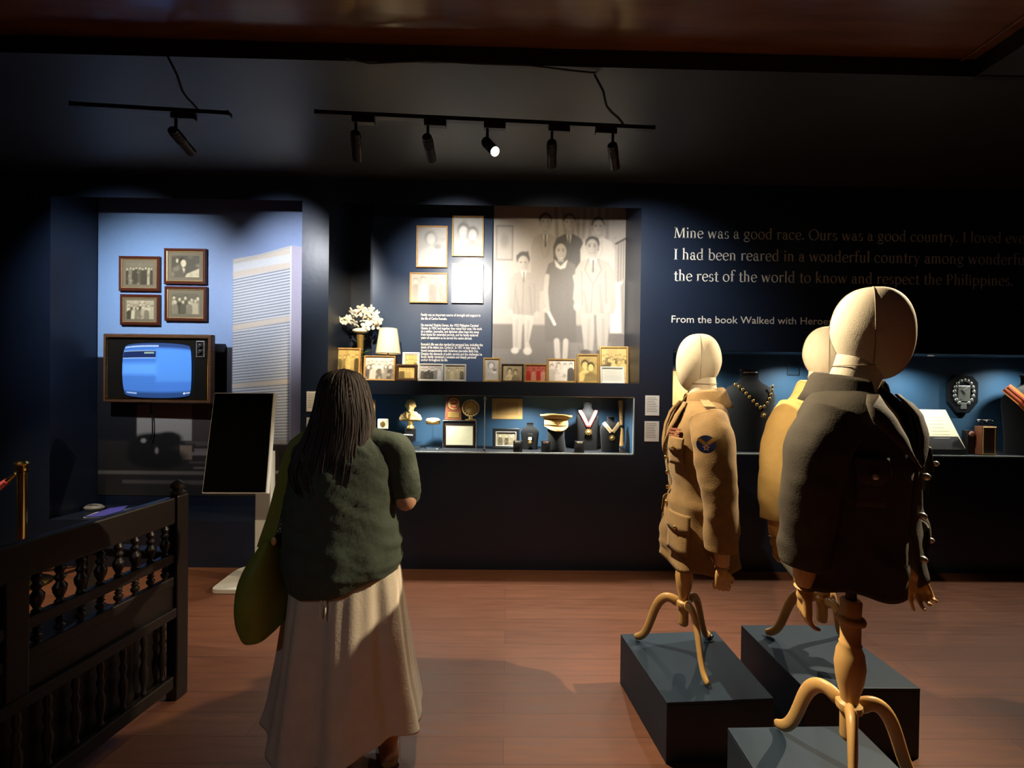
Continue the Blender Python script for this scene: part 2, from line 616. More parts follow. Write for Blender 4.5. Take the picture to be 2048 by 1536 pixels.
def group_photo(seed, n, t, asp, bg=0.35, rows=1, nx=52, light=1.0, red=False):
    """an old group photograph: people in rows before a plain ground"""
    rng = random.Random(seed)
    p = Pic(0, asp, 0, 1, nx, tone(bg * light, t))
    p.rect(0, 0.75, asp, 1.1, tone((bg + .15) * light, t), 0.05)
    for _ in range(4):
        x = rng.uniform(0, asp)
        p.rect(x, 0, x + rng.uniform(.05, .2), .7, tone(rng.uniform(bg * .6, bg * 1.5) * light, t), .03, .6)
    for r in range(rows):
        k = n - (r % 2)
        for i in range(k):
            cx = asp * (i + .5 + rng.uniform(-.15, .15)) / k
            hy = 0.26 + 0.26 * r / max(rows, 1) + rng.uniform(-.05, .05)
            hr = min(.085, .32 * asp / k) * rng.uniform(.9, 1.15)
            s = rng.choice([.08, .12, .5, .7, .25])
            if red:
                sc = (.55 * light, .05, .04) if rng.random() < .6 else (.7, .62, .55)
            else:
                sc = tone(s * light, t)
            p.poly([(cx - hr * 2, 1.05), (cx - hr * 1.7, hy + hr * 2.2), (cx - hr * .5, hy + hr * 1.2), (cx + hr * .5, hy + hr * 1.2), (cx + hr * 1.7, hy + hr * 2.2), (cx + hr * 2, 1.05)], sc, .015)
            p.ell(cx, hy - hr * .25, hr * .95, hr * 1.1, tone(.05, t), .2)
            p.ell(cx, hy + hr * .15, hr * .75, hr * 1.0, tone(.68 * light, t), .2)
    for _ in range(14):
        x, y = rng.uniform(0, asp), rng.uniform(.3, 1)
        p.ell(x, y, rng.uniform(.02, .09), rng.uniform(.02, .09), tone(rng.uniform(.08, .6) * light, t), .5, .45)
    p.blur(1)
    p.grain(.06, seed)
    return p


def portrait_photo(seed, t, asp, light=1.0, nx=46, kind=0):
    rng = random.Random(seed)
    p = Pic(0, asp, 0, 1, nx, tone(.42 * light, t))
    if kind == 0:      # couple, heads together
        for cx, hy, hr, s in ((asp * .34, .36, .15, .8), (asp * .66, .44, .14, .3)):
            p.poly([(cx - hr * 2.2, 1.05), (cx - hr * 1.6, hy + hr * 2.2), (cx, hy + hr), (cx + hr * 1.6, hy + hr * 2.2), (cx + hr * 2.2, 1.05)], tone(s * light, t), .02)
            p.ell(cx, hy - hr * .3, hr * 1.05, hr * 1.2, tone(.04, t), .2)
            p.ell(cx, hy + hr * .15, hr * .75, hr, tone(.8 * light, t), .15)
            p.ell(cx - hr * .3, hy, hr * .1, hr * .06, tone(.1, t), .4)
            p.ell(cx + hr * .3, hy, hr * .1, hr * .06, tone(.1, t), .4)
    elif kind == 1:    # a speaker in profile behind a lectern
        p.a[:] = tone(.10, t)
        p.poly([(0, 1.05), (.05, .55), (.3, .42), (.55, .6), (.6, 1.05)], tone(.13, t), .02)
        p.ell(.50, .30, .15, .20, tone(.03, t), .15)
        p.ell(.55, .36, .12, .17, tone(.75, t), .15)
        p.ell(.26, .24, .05, .09, tone(.7, t), .2)
        p.poly([(.5, .55), (.62, .62), (.58, .8)], tone(.8, t), .02)
        p.poly([(.6, 1.05), (.7, .85), (asp * 1.02, .58), (asp * 1.02, 1.05)], tone(.62, t), .01)
    elif kind == 2:    # a woman holding a child
        p.poly([(0, 1.05), (asp * .1, .6), (asp * .5, .45), (asp * .9, .6), (asp, 1.05)], tone(.55 * light, t), .03)
        p.ell(asp * .46, .26, .17, .17, tone(.16, t), .2)
        p.ell(asp * .46, .30, .11, .14, tone(.7 * light, t), .2)
        p.ell(asp * .7, .56, .10, .11, tone(.8 * light, t), .2)
        p.ell(asp * .7, .50, .10, .07, tone(.2, t), .3)
    for _ in range(10):
        x, y = rng.uniform(0, asp), rng.uniform(0, 1)
        p.ell(x, y, rng.uniform(.04, .14), rng.uniform(.03, .12), tone(rng.uniform(.1, .55) * light, t), .6, .35)
    p.blur(1)
    p.grain(.05, seed)
    return p
# ------------------------------------------------------------------ the room
XL, XR_, YB = -4.7, 5.6, -2.6


def rect_of(px0, py0, px1, py1, Y=None):
    Y = YW if Y is None else Y
    cy, cx = (py0 + py1) / 2, (px0 + px1) / 2
    return atY(px0, cy, Y).x, atY(px1, cy, Y).x, atY(cx, py1, Y).z, atY(cx, py0, Y).z   # x0,x1,z0,z1


h_mural = rect_of(100, 397, 602, 1041)
h_shelf = rect_of(657, 411, 1281, 764)
h_case = rect_of(657, 791, 1269, 907)
_a, _b, _c, _d = rect_of(1345, 700, 2000, 911)
h_rcase = (_a, 5.2, atY(1700, 911.5, YW).z, atY(1345, 700, YW).z)
h_case = (h_shelf[0], h_case[1], h_case[2], h_case[3])
ZSH = h_shelf[2]

holes = [h_mural, h_shelf, h_case, h_rcase]
xs = sorted({XL, XR_} | {h[0] for h in holes} | {h[1] for h in holes})
zs = sorted({0.0, ZC + .1} | {h[2] for h in holes} | {h[3] for h in holes})
mb = MB()
for i in range(len(xs) - 1):
    for j in range(len(zs) - 1):
        cx, cz = (xs[i] + xs[i + 1]) / 2, (zs[j] + zs[j + 1]) / 2
        if any(h[0] < cx < h[1] and h[2] < cz < h[3] for h in holes):
            continue
        mb.add([(xs[i], YW, zs[j]), (xs[i + 1], YW, zs[j]), (xs[i + 1], YW, zs[j + 1]), (xs[i], YW, zs[j + 1])], [(0, 1, 2, 3)])
structure(mb.build('wall_back', M['navy']))


def niche(name, h, yb, mats):
    x0, x1, z0, z1 = h
    m = MB()
    m.add([(x0, YW, z0), (x0, yb, z0), (x0, yb, z1), (x0, YW, z1)], [(0, 1, 2, 3)])
    m.add([(x1, YW, z0), (x1, yb, z0), (x1, yb, z1), (x1, YW, z1)], [(0, 3, 2, 1)])
    m.add([(x0, yb, z0), (x1, yb, z0), (x1, yb, z1), (x0, yb, z1)], [(0, 1, 2, 3)])
    m.add([(x0, YW, z1), (x0, yb, z1), (x1, yb, z1), (x1, YW, z1)], [(0, 1, 2, 3)])
    m.add([(x0, YW, z0), (x0, yb, z0), (x1, yb, z0), (x1, YW, z0)], [(0, 3, 2, 1)])
    o = structure(m.build(name, mats[0]))
    if len(mats) > 1:
        o.data.materials.append(mats[1])
        o.data.polygons[4].material_index = 1
    return o


ZH = ZC - .004      # the niches run up behind their headers
niche('wall_mural_niche', (h_mural[0], h_mural[1], h_mural[2], ZH), YM, [M['navy']])
niche('wall_shelf_niche', (h_shelf[0], h_shelf[1], h_shelf[2], ZH), YS, [M['navy']])
niche('wall_display_case', h_case, YC, [M['case_blue'], M['case_floor']])
niche('wall_quote_case', h_rcase, YC, [M['case_blue'], M['case_floor']])
structure(MB().bb((XL, YB, -0.1), (XR_, YW + .7, 0)).build('floor', M['floor']))
structure(MB().bb((XL - .1, YB, 0), (XL, YW, ZC + .2)).build('wall_left', M['navy']))
structure(MB().bb((XR_, YB, 0), (XR_ + .1, YW, ZC + .2)).build('wall_right', M['navy']))
structure(MB().bb((XL, YB - .1, 0), (XR_, YB, ZC + .2)).build('wall_front', M['navy']))
# ceiling: dark slabs around a raised wooden tray
t0, t1 = atZ(0, 103, ZC), atZ(1955, 152, ZC)
TX = 2.40
TY0, TY1 = -1.6, t1.y


def tray_y(x):
    return t0.y + (t1.y - t0.y) * (x - t0.x) / (t1.x - t0.x)


mb = MB()
XS = -3.6
mb.add([(XL, tray_y(XL), ZC), (TX, tray_y(TX), ZC), (XR_, tray_y(TX), ZC), (XR_, YW + .02, ZC), (XL, YW + .02, ZC)], [(0, 1, 2, 3, 4)])
mb.add([(TX, YB, ZC), (XR_, YB, ZC), (XR_, tray_y(TX), ZC), (TX, tray_y(TX), ZC)], [(0, 1, 2, 3)])
mb.add([(XL, YB, ZC), (TX, YB, ZC), (TX, TY0, ZC), (XL, TY0, ZC)], [(0, 1, 2, 3)])
structure(mb.build('ceiling', M['black_ceiling']))
HT = 0.085
mb = MB()
mb.add([(XL, TY0, ZC + HT), (TX, TY0, ZC + HT), (TX, tray_y(TX), ZC + HT), (XL, tray_y(XL), ZC + HT)], [(0, 1, 2, 3)])
structure(mb.build('ceiling_wood_tray', M['ceil_wood']))
mb = MB()
for a, b in (((XL, tray_y(XL)), (TX, tray_y(TX))), ((TX, tray_y(TX)), (TX, TY0)), ((TX, TY0), (XL, TY0))):
    mb.add([(a[0], a[1], ZC - .004), (b[0], b[1], ZC - .004), (b[0], b[1], ZC + HT + .002), (a[0], a[1], ZC + HT + .002)], [(0, 1, 2, 3)])
structure(mb.build('trim_1', M['trim']))
mb = MB()
a, b = atZ(40, 74, ZC + HT - .006), atZ(1912, 129, ZC + HT - .006)
a.x = XL
mb.tube([a, b], 0.006, 8)
b2 = Vector((b.x, TY0, b.z))
mb.tube([b, b2], 0.006, 8)
structure(mb.build('trim_2', M['ceil_wood'], smooth=True))
a, b = atZ(1955, 152, ZC), Vector((XR_, tray_y(TX) + .02, ZC))
structure(MB().bb((a.x, a.y - .006, ZC - .006), (b.x, b.y, ZC + .001)).build('trim_3', M['trim']))
# loose cable stapled along the ceiling edge
pts = [atZ(x, y, ZC - .012) for x, y in ((690, 116), (740, 127), (800, 124), (860, 122), (960, 128), (1060, 131), (1140, 141), (1190, 146))]
tag(MB().tube(pts, .005, 8).build('ceiling_cable', M['black'], smooth=True), 'black cable sagging along the edge of the wooden ceiling tray', 'cable')


# ------------------------------------------------------------------ lighting tracks
def track(name, label, pa, pb, cab):
    a, b = atZ(*pa, TRZ), atZ(*pb, TRZ)
    d = (b - a)
    L = d.length
    rz = math.atan2(d.y, d.x)
    t = thing(name, label, 'lighting track', (a + b) / 2, rz, 'ceiling lighting tracks')
    MB().bb((-L / 2, -.017, 0), (L / 2, .017, .022)).build('rail', M['black_metal'], t, bevel=.002)
    for s in (-1, 1):
        MB().bb((s * (L / 2 + .008) - .008, -.018, -.002), (s * (L / 2 + .008) + .008, .018, .024)).build('end_cap', M['black'], t, bevel=.002)
    inv = Matrix.Rotation(-rz, 4, 'Z')
    pts = [inv @ (p - (a + b) / 2) for p in cab]
    MB().tube(pts, .006, 8).build('power_cable', M['black'], t, smooth=True)
    return a, b


def cab(px_top, px_bot, wob):
    A, B = atZ(*px_top, ZC - .001), atZ(*px_bot, TRZ + .02)
    out = []
    for i in range(9):
        s = i / 8
        p = A.lerp(B, s)
        p.x += wob * math.sin(s * 9) * (1 - s) * s * 2
        p.z -= 0.03 * math.sin(s * PI)
        out.append(p)
    return out


track('lighting_track', 'black ceiling lighting track above the blue mural with one spotlight', (150, 215), (455, 233), cab((335, 112), (400, 226), .02))
track('lighting_track', 'long black ceiling lighting track with five spotlights above the photo shelf', (637, 231), (1303, 262), cab((1188, 148), (1247, 250), .03))

spot_labels = ['black cylinder spotlight angled at the blue mural', 'black spotlight at the far end of the long track above the orchids',
               'ribbed black spotlight above the gold framed photos beside the lit lamp', 'glowing spotlight with its bright lens turned to the room',
               'black spotlight hanging above the large family photograph', 'black upright spotlight at the end of the long track under the hanging cable']
TRK = [(atZ(150, 215, TRZ), atZ(455, 233, TRZ)), (atZ(637, 231, TRZ), atZ(1303, 262, TRZ))]
for L, lab in zip(LAMPS, spot_labels):
    ta, tb = TRK[L['track']]
    xa, xb = ((150, 455), (637, 1303))[L['track']]
    ya, yb = ((215, 233), (231, 262))[L['track']]
    j = atZ(L['px'][0], ya + (yb - ya) * (L['px'][0] - xa) / (xb - xa), TRZ)
    t = thing('track_spotlight', lab, 'spotlight', j, 0.056, 'track spotlights')
    sx = -1 if L['px'][0] == 1226 else 1
    MB().bb((sx * -.02, -.016, -.032), (sx * .10, .016, -.001)).build('adapter', M['black_metal'], t, bevel=.003)
    MB().cyl((0, 0, -.03), (0, 0, -.098), .008, seg=10).build('stem', M['black_metal'], t, smooth=True)
    piv = Vector((0, 0, -.098))
    d = Vector(L['aim']) - (j + piv)
    d.normalize()
    d = Matrix.Rotation(-0.056, 3, 'Z') @ d
    # the head hangs from its joint and points along d
    c0 = piv - d * .03 + Vector((0, 0, -.012))
    c1 = piv + d * .12 + Vector((0, 0, -.012))
    m = MB()
    m.axial(c0, d, [(0, .001), (0, .020), (.006, .026), (.146, .027), (.150, .027), (.151, .0245), (.140, .0232)])
    hd = m.build('lamp_head', M['black_metal'], t, smooth=True)
    m = MB()
    side = d.cross(Vector((0, 0, 1)))
    side = side.normalized() if side.length > .05 else Vector((1, 0, 0))
    for k in range(5):
        cc = c0 + d * (.02 + k * .012)
        m.tube([cc, cc + d * .004], .0285, 20)
    m.build('cooling_rib', M['black'], hd, smooth=True)
    MB().tube([c1 - d * .011, c1 - d * .010], .0228, 20).build('lens', M['lens'], t)
    tip = j + Matrix.Rotation(0.056, 3, 'Z') @ (c1 + d * .01)
    lo = spot('bulb', tip, L['aim'], L['p'], L['cone'], L['col'], blend=1.0, radius=.018)
    lo.parent = t
    lo.matrix_parent_inverse = (Matrix.Translation(j) @ Matrix.Rotation(0.056, 4, 'Z')).inverted()

# spotlights of the same kind on tracks beyond the picture, plus an added fill lamp behind the camera: (position, aim, power, cone, colour)
OFF = [
    ((-3.0, 2.15, 2.95), atY(318, 640, YM), 140, 82, (0.92, 0.95, 1.0)),
    ((3.25, 2.2, 2.95), (0.2, 1.3, 0.6), 780, 80, WARM),
    ((-3.9, 2.2, 2.95), (-3.45, 2.85, 0.0), 260, 46, WARM),
    ((-1.2, -1.5, 2.95), (-0.95, 1.6, 0.3), 20, 50, (.86, .92, 1.0)),  # unseen fill lamp, added to lift the shaded skirt and bag
    ((-2.7, 1.1, 2.95), (-1.95, 3.0, 0.25), 170, 40, WARM),
    ((-0.2, 0.4, 2.95), (1.30, 1.87, 1.36), 300, 22, WARM),
]
for k, (p, aim, pw, cone, colr) in enumerate(OFF):
    d = (Vector(aim) - Vector(p)).normalized()
    t = thing('track_spotlight', ('black spotlight on the ceiling aimed at the framed photos on the mural', 'black ceiling spotlight on the side aimed at the mannequins and visitor', 'black ceiling spotlight aimed at the brass post', 'added fill lamp behind the viewer above the bench side', 'black ceiling spotlight aimed at the white kiosk', 'black ceiling spotlight above the viewer aimed at the tan shirt sleeve')[k], 'spotlight', p, 0, 'track spotlights')
    MB().cyl((0, 0, .0), (0, 0, ZC - p[2]), .008, seg=10).build('stem', M['black_metal'], t, smooth=True)
    m = MB()
    m.axial(-d * .03, d, [(0, .001), (0, .020), (.006, .026), (.146, .027), (.150, .027), (.151, .0245), (.140, .0232)])
    m.build('lamp_head', M['black_metal'], t, smooth=True)
    MB().tube([d * .109, d * .110], .0228, 20).build('lens', M['lens'], t)
    lo = spot('bulb', Vector(p) + d * .135, aim, pw, cone, colr, blend=1.0, radius=.02)
    lo.parent = t
    lo.matrix_parent_inverse = Matrix.Translation(p).inverted()


# ------------------------------------------------------------------ mural of the tower block
def crop3(cx, cy):
    return 160 + cx / 2.258, 380 + cy / 2.258


p = Pic(76, 1012, 20, 1380, 300, (0.24, 0.40, 0.70))
v = (p.Y - 20) / 700
p.a = p.a * np.clip(0.72 + 0.45 * v[..., None], 0.6, 1.15)
p.mix(0.30 * np.clip((p.X - 420) / 300, 0, 1) * (p.Y < 760), (0.42, 0.42, 0.66))
p.rect(0, 752, 300, 1400, (0.012, 0.013, 0.018), 3)
p.rect(250, 960, 610, 1400, (0.035, 0.030, 0.030), 3)
p.rect(255, 965, 505, 1030, (0.20, 0.165, 0.155), 3)
p.rect(255, 1028, 505, 1130, (0.36, 0.34, 0.33), 3)
p.rect(505, 960, 690, 1180, (0.06, 0.045, 0.042), 4)
p.poly([(600, 760), (612, 715), (650, 715), (655, 700), (690, 700), (690, 1120), (600, 1120)], (0.018, 0.020, 0.030), 2)
p.rect(612, 712, 650, 722, (0.35, 0.45, 0.60), 2)
# tower
p.poly([(686, 312), (950, 233), (952, 1118), (686, 1118)], (0.66, 0.68, 0.72), 1.5)
for k in range(62):
    y0 = 340 + k * 13.2
    s = -26 * (1 - k / 75)
    p.line([(686, y0 + 42 - k * .5), (950, y0 + s + 10)], 5.5, (0.15, 0.19, 0.28), 1.5, .9)
for (ya, yb, h) in ((385, 335, 28), (322, 270, 22), (625, 578, 26), (888, 862, 22)):
    p.poly([(686, ya - h), (950, yb - h), (950, yb), (686, ya)], (0.66, 0.58, 0.50), 2)
p.poly([(686, 312), (950, 233), (950, 245), (686, 322)], (0.55, 0.54, 0.52), 1.5)
p.poly([(950, 233), (1015, 240), (1015, 1130), (952, 1118)], (0.46, 0.43, 0.56), 2)
p.line([(948, 240), (950, 1118)], 5, (0.80, 0.82, 0.86), 1.5)
# roofs of the low town
p.rect(80, 1130, 1020, 1400, (0.030, 0.026, 0.026), 6)
rng = random.Random(4)
for k in range(34):
    x = rng.uniform(470, 960)
    y = rng.uniform(1120, 1330)
    g = rng.uniform(.06, .26)
    p.rect(x, y, x + rng.uniform(30, 120), y + rng.uniform(6, 26), (g, g * .86, g * .84), 2, .8)
p.rect(690, 1118, 960, 1140, (0.42, 0.40, 0.42), 3)
p.rect(80, 1268, 560, 1284, (0.22, 0.20, 0.17), 3, .8)
p.rect(190, 1310, 560, 1326, (0.14, 0.12, 0.11), 3, .8)
p.rect(450, 1150, 505, 1215, (0.26, 0.20, 0.15), 3)
p.rect(700, 1262, 900, 1274, (0.34, 0.30, 0.27), 2)
p.rect(720, 1235, 790, 1262, (0.50, 0.40, 0.31), 2)
for (x, y, rx, ry) in ((330, 1135, 110, 40), (300, 1180, 90, 60), (400, 1120, 60, 32), (350, 1210, 130, 50)):
    p.ell(x, y, rx, ry, (0.010, 0.011, 0.012), .2)
p.ell(285, 1130, 12, 10, (.4, .38, .35), .4)
p.ell(345, 1175, 8, 14, (.3, .28, .26), .4)
p.grain(.015, 3, 2)
c0 = crop3(76, 20)
c1 = crop3(1012, 1380)
x0, x1 = atY(195.5, 700, YM).x, atY(609, 700, YM).x
z1, z0 = ZH - .004, atY(450, 992, YM).z
x0 = max(x0, h_mural[0] + .004)
x1 = min(x1, h_mural[1] - .004)
o = p.mesh('mural', x1 - x0, z1 - z0, M['mural'])
o.location = ((x0 + x1) / 2, YM - .004, (z0 + z1) / 2)
tag(o, 'large wall mural of a striped white tower block against a blue sky', 'mural')

# ------------------------------------------------------------------ family mural
p = Pic(75, 845, 62, 1088, 260, (0.46, 0.42, 0.39))
p.mix(np.clip((p.X - 500) / 500, 0, .5), (0.36, 0.33, 0.31))
dk, md, lt, wt = (0.035, 0.032, 0.032), (0.17, 0.155, 0.148), (0.48, 0.44, 0.41), (0.72, 0.68, 0.64)
for k in range(9):
    p.line([(430 + k * 42, 62), (440 + k * 40 + 14 * math.sin(k), 240)], 16, tone(.13 + .05 * (k % 3), GREY), 8, .8)
p.poly([(450, 62), (600, 62), (560, 120), (500, 110)], (.36, .33, .31), 10, .7)
p.rect(88, 176, 188, 384, (0.22, .2, .19), 2)
p.rect(96, 186, 180, 374, (0.40, .37, .345), 2)
p.ell(138, 270, 24, 40, (0.28, .26, .24), .4)
p.rect(75, 756, 845, 1090, (0.16, 0.145, 0.14), 8)
p.rect(75, 756, 230, 900, (0.12, 0.105, 0.10), 6)
p.rect(520, 856, 760, 1090, (0.24, 0.22, 0.21), 10, .8)
for k in range(16):
    p.line([(75 + k * 50, 900 + 12 * math.sin(k)), (110 + k * 50, 1000)], 10, tone(.10 + .06 * (k % 2), GREY), 8, .4)
p.rect(752, 500, 836, 800, (0.80, 0.76, 0.72), 5)
p.rect(760, 62, 845, 240, (0.40, 0.37, 0.345), 8)
p.line([(780, 275), (845, 238)], 12, dk, 2)
for k in range(4):
    p.line([(795 + k * 15, 270 - k * 8), (795 + k * 15, 500 - k * 10)], 5, (.12, .11, .1), 1.5)
p.poly([(805, 520), (845, 470), (845, 800), (820, 800)], (.30, .28, .26), 6)


def man(cx, cy, r, suit, shirt=wt, tie=dk, hw=100, sh=80, bot=420, hair=dk, face=lt, lap=True):
    p.poly([(cx - hw, cy + sh + 60), (cx - hw * .8, cy + sh + 12), (cx - r * .6, cy + sh - 15), (cx + r * .6, cy + sh - 15), (cx + hw * .8, cy + sh + 12), (cx + hw, cy + sh + 60), (cx + hw * .95, bot), (cx - hw * .95, bot)], suit, 3)
    p.poly([(cx - r * .45, cy + sh - 18), (cx + r * .45, cy + sh - 18), (cx + 3, cy + sh + 62)], shirt, 2)
    if tie is not None:
        p.line([(cx, cy + sh - 8), (cx + 2, cy + sh + 60)], 10, tie, 2)
    p.rect(cx - r * .4, cy + r * .7, cx + r * .4, cy + sh - 6, tone(.36, GREY), 3)
    p.ell(cx, cy - r * .22, r * 1.02, r * 1.22, hair, .08)
    p.ell(cx + r * .06, cy + r * .18, r * .82, r * 1.15, face, .10)
    for s in (-1, 1):
        p.ell(cx + s * r * .36, cy + r * .05, r * .18, r * .08, tone(.07, GREY), .4)
        p.line([(cx + s * r * .18, cy - r * .13), (cx + s * r * .55, cy - r * .13)], r * .09, dk, 1.5, .8)
        p.ell(cx + s * r * .9, cy + r * .2, r * .12, r * .25, tone(.36, GREY), .2)
    p.line([(cx + 1, cy + r * .1), (cx + 3, cy + r * .45)], r * .12, tone(.33, GREY), 2, .6)
    p.line([(cx - r * .22, cy + r * .78), (cx + r * .24, cy + r * .78)], r * .10, tone(.20, GREY), 2, .55)
    if lap:
        for s in (-1, 1):
            p.line([(cx + s * r * .5, cy + sh - 12), (cx + s * 26, cy + sh + 60), (cx + s * 5, cy + sh + 130)], 5, tuple(c * .68 for c in suit), 2, .8)


man(372, 152, 38, (0.36, .33, .31), hw=82, sh=84, bot=560, face=(.42, .385, .36))
man(508, 152, 37, (0.045, .042, .042), hw=90, sh=84, bot=520)
man(675, 172, 38, (0.58, .545, .51), hw=100, sh=80, bot=520)
# boy in front
p.poly([(162, 500), (195, 458), (235, 445), (262, 445), (318, 462), (345, 510), (345, 690), (320, 705), (325, 720), (190, 700), (165, 672)], (0.36, .33, .305), 3)
p.poly([(232, 440), (268, 440), (252, 505)], wt, 2)
p.line([(252, 450), (250, 505)], 9, (.12, .11, .1), 2)
p.line([(250, 505), (245, 690)], 4, (.2, .18, .17), 2)
p.line([(205, 520), (195, 690)], 5, (.22, .2, .19), 2, .8)
p.line([(312, 520), (318, 690)], 5, (.22, .2, .19), 2, .8)
p.poly([(188, 695), (250, 700), (240, 900), (195, 920)], (0.52, .48, .45), 3)
p.poly([(255, 700), (315, 705), (285, 860), (300, 910), (262, 925)], (0.56, .52, .48), 3)
p.ell(205, 910, 22, 18, wt, .2)
p.ell(278, 912, 24, 22, wt, .2)
p.ell(330, 700, 16, 22, (.5, .46, .43), .2)
p.ell(178, 690, 14, 20, (.5, .46, .43), .2)
p.ell(246, 372, 38, 44, dk, .1)
p.poly([(206, 352), (275, 325), (285, 380), (210, 385)], dk, 3)
p.ell(246, 398, 31, 44, lt, .1)
for s in (-1, 1):
    p.ell(246 + s * 13, 392, 6, 3.4, dk, .4)
p.line([(237, 424), (257, 424)], 4, (.22, .19, .18), 2, .55)
# woman in the dark dress
p.poly([(430, 378), (500, 378), (545, 400), (565, 470), (548, 560), (555, 700), (560, 855), (378, 855), (372, 640), (392, 520), (372, 470), (392, 398)], (0.125, .112, .106), 3)
p.poly([(425, 372), (462, 412), (502, 372), (490, 420), (462, 430), (436, 415)], wt, 2)
p.line([(385, 470), (378, 560), (388, 660)], 26, (.50, .46, .43), 3)
p.line([(385, 660), (432, 752)], 16, (.86, .83, .78), 2)
p.ell(384, 668, 18, 18, (.52, .48, .45), .2)
p.line([(545, 470), (565, 560), (562, 650)], 24, (.50, .46, .43), 3)
p.line([(445, 850), (452, 945)], 32, (.60, .56, .52), 3)
p.line([(498, 850), (494, 945)], 30, (.60, .56, .52), 3)
p.ell(460, 302, 37, 38, dk, .12)
p.rect(446, 350, 478, 385, tone(.40, GREY), 3)
p.ell(462, 326, 31, 46, (.58, .535, .50), .1)
for s in (-1, 1):
    p.ell(462 + s * 13, 320, 6.5, 3.6, dk, .4)
    p.line([(462 + s * 6, 310), (462 + s * 20, 310)], 3, dk, 1.2)
p.line([(451, 352), (473, 352)], 5, (.2, .16, .15), 2, .6)
# father in the light suit
p.poly([(548, 430), (575, 385), (625, 362), (670, 360), (742, 385), (775, 440), (788, 640), (770, 690), (728, 680), (735, 690), (580, 688), (582, 640), (560, 660), (536, 600)], (0.46, .425, .395), 3)
p.poly([(580, 686), (742, 686), (748, 760), (735, 905), (685, 905), (668, 730), (655, 905), (605, 905)], (0.50, .465, .435), 3)
p.line([(665, 700), (672, 900)], 14, (.22, .2, .19), 3)
p.poly([(626, 362), (672, 362), (652, 440)], wt, 2)
p.line([(650, 376), (650, 440)], 11, (.13, .12, .12), 2)
for s in (-1, 1):
    p.line([(650 + s * 26, 364), (650 + s * 48, 430), (650 + s * 6, 505)], 5, (.26, .24, .22), 2)
p.line([(650, 505), (640, 680)], 4, (.24, .22, .2), 2)
p.line([(585, 440), (590, 640)], 5, (.27, .25, .23), 3)
p.line([(722, 440), (730, 660)], 5, (.27, .25, .23), 3)
p.ell(735, 655, 20, 28, (.52, .48, .45), .2)
p.ell(560, 645, 20, 28, (.52, .48, .45), .2)
p.ell(612, 912, 30, 14, (.07, .06, .06), .2)
p.ell(705, 912, 32, 14, (.07, .06, .06), .2)
p.ell(644, 274, 42, 42, dk, .1)
p.ell(642, 302, 35, 52, (.50, .46, .43), .1)
for s in (-1, 1):
    p.ell(642 + s * 15, 292, 7, 4, dk, .4)
    p.line([(642 + s * 7, 281), (642 + s * 23, 281)], 4, dk, 1.2)
p.line([(629, 332), (655, 332)], 5, (.2, .17, .16), 2, .55)
for fx, fy, fr in ((246, 398, 31), (462, 326, 31), (642, 302, 35), (374, 160, 31), (510, 160, 30), (677, 180, 31)):
    p.ell(fx + fr * .62, fy + fr * .2, fr * .38, fr * 1.1, (.20, .18, .17), .6, .45)
    p.ell(fx, fy + fr * .35, fr * .16, fr * .14, (.26, .24, .22), .6, .4)
for (xa, ya, xb, yb) in ((205, 560, 225, 690), (285, 540, 300, 690), (600, 560, 620, 680), (690, 520, 705, 680), (420, 560, 410, 840), (500, 520, 515, 850), (540, 700, 535, 850), (215, 730, 212, 880), (282, 740, 275, 850), (630, 720, 628, 900), (712, 720, 715, 900)):
    p.line([(xa, ya), (xb, yb)], 10, (.10, .09, .09), 8, .35)
p.blur(2)
p.a = .05 + p.a * .80
p.grain(.02, 8, 2)
x0, x1 = atY(986, 600, YS).x, atY(1251.5, 600, YS).x
z1, z0 = min(ZH - .004, atY(1118, 410, YS).z), ZSH + .012
o = p.mesh('family_photo_mural', x1 - x0, z1 - z0, M['mural'])
o.location = ((x0 + x1) / 2, YS - .022, (z0 + z1) / 2)
tag(o, 'huge black and white photograph of a family of six in suits', 'mural')
MB().bb((-(x1 - x0) / 2, .0015, -(z1 - z0) / 2), ((x1 - x0) / 2, .02, (z1 - z0) / 2)).build('backing_board', M['paper'], o)


# ------------------------------------------------------------------ lettering
def font_mesh(txt, offset=0.0, res=3):
    cu = bpy.data.curves.new('t', 'FONT')
    cu.body = txt
    cu.resolution_u = res
    cu.offset = offset
    o = bpy.data.objects.new('t', cu)
    COL.objects.link(o)
    me = evaluated(o)
    bpy.data.objects.remove(o)
    return me


def text_on_wall(name, txt, x0, x1, zbase, Y, material, parent=None, height=None, offset=0.0, slope=0.0, off=(0, 0, 0)):
    """flat lettering in XZ facing -Y: from x0 to x1, baseline zbase, cap height given"""
    me = font_mesh(txt, offset)
    n = len(me.vertices)
    co = np.zeros(n * 3)
    me.vertices.foreach_get('co', co)
    co = co.reshape(-1, 3)
    mn, mx = co[:, 0].min(), co[:, 0].max()
    sx = (x1 - x0) / (mx - mn)
    sz = sx if height is None else height / 0.70
    out = np.zeros_like(co)
    out[:, 0] = x0 + (co[:, 0] - mn) * sx - off[0]
    out[:, 1] = Y - off[1]
    out[:, 2] = zbase + co[:, 1] * sz - off[2]
    me.vertices.foreach_set('co', out.ravel())
    me.update()
    return link(name, me, material, parent)


# a small roman alphabet with serifs, drawn from stems, bowls and hairlines (units: x-height 0.46, capitals 0.68)
XH, CAP, ASC, DSC = 0.45, 0.66, 0.72, -0.22
W_, H_ = 0.088, 0.034


def g_stem(x, y0, y1, w=W_):
    return [[(x - w / 2, y0), (x + w / 2, y0), (x + w / 2, y1), (x - w / 2, y1)]]


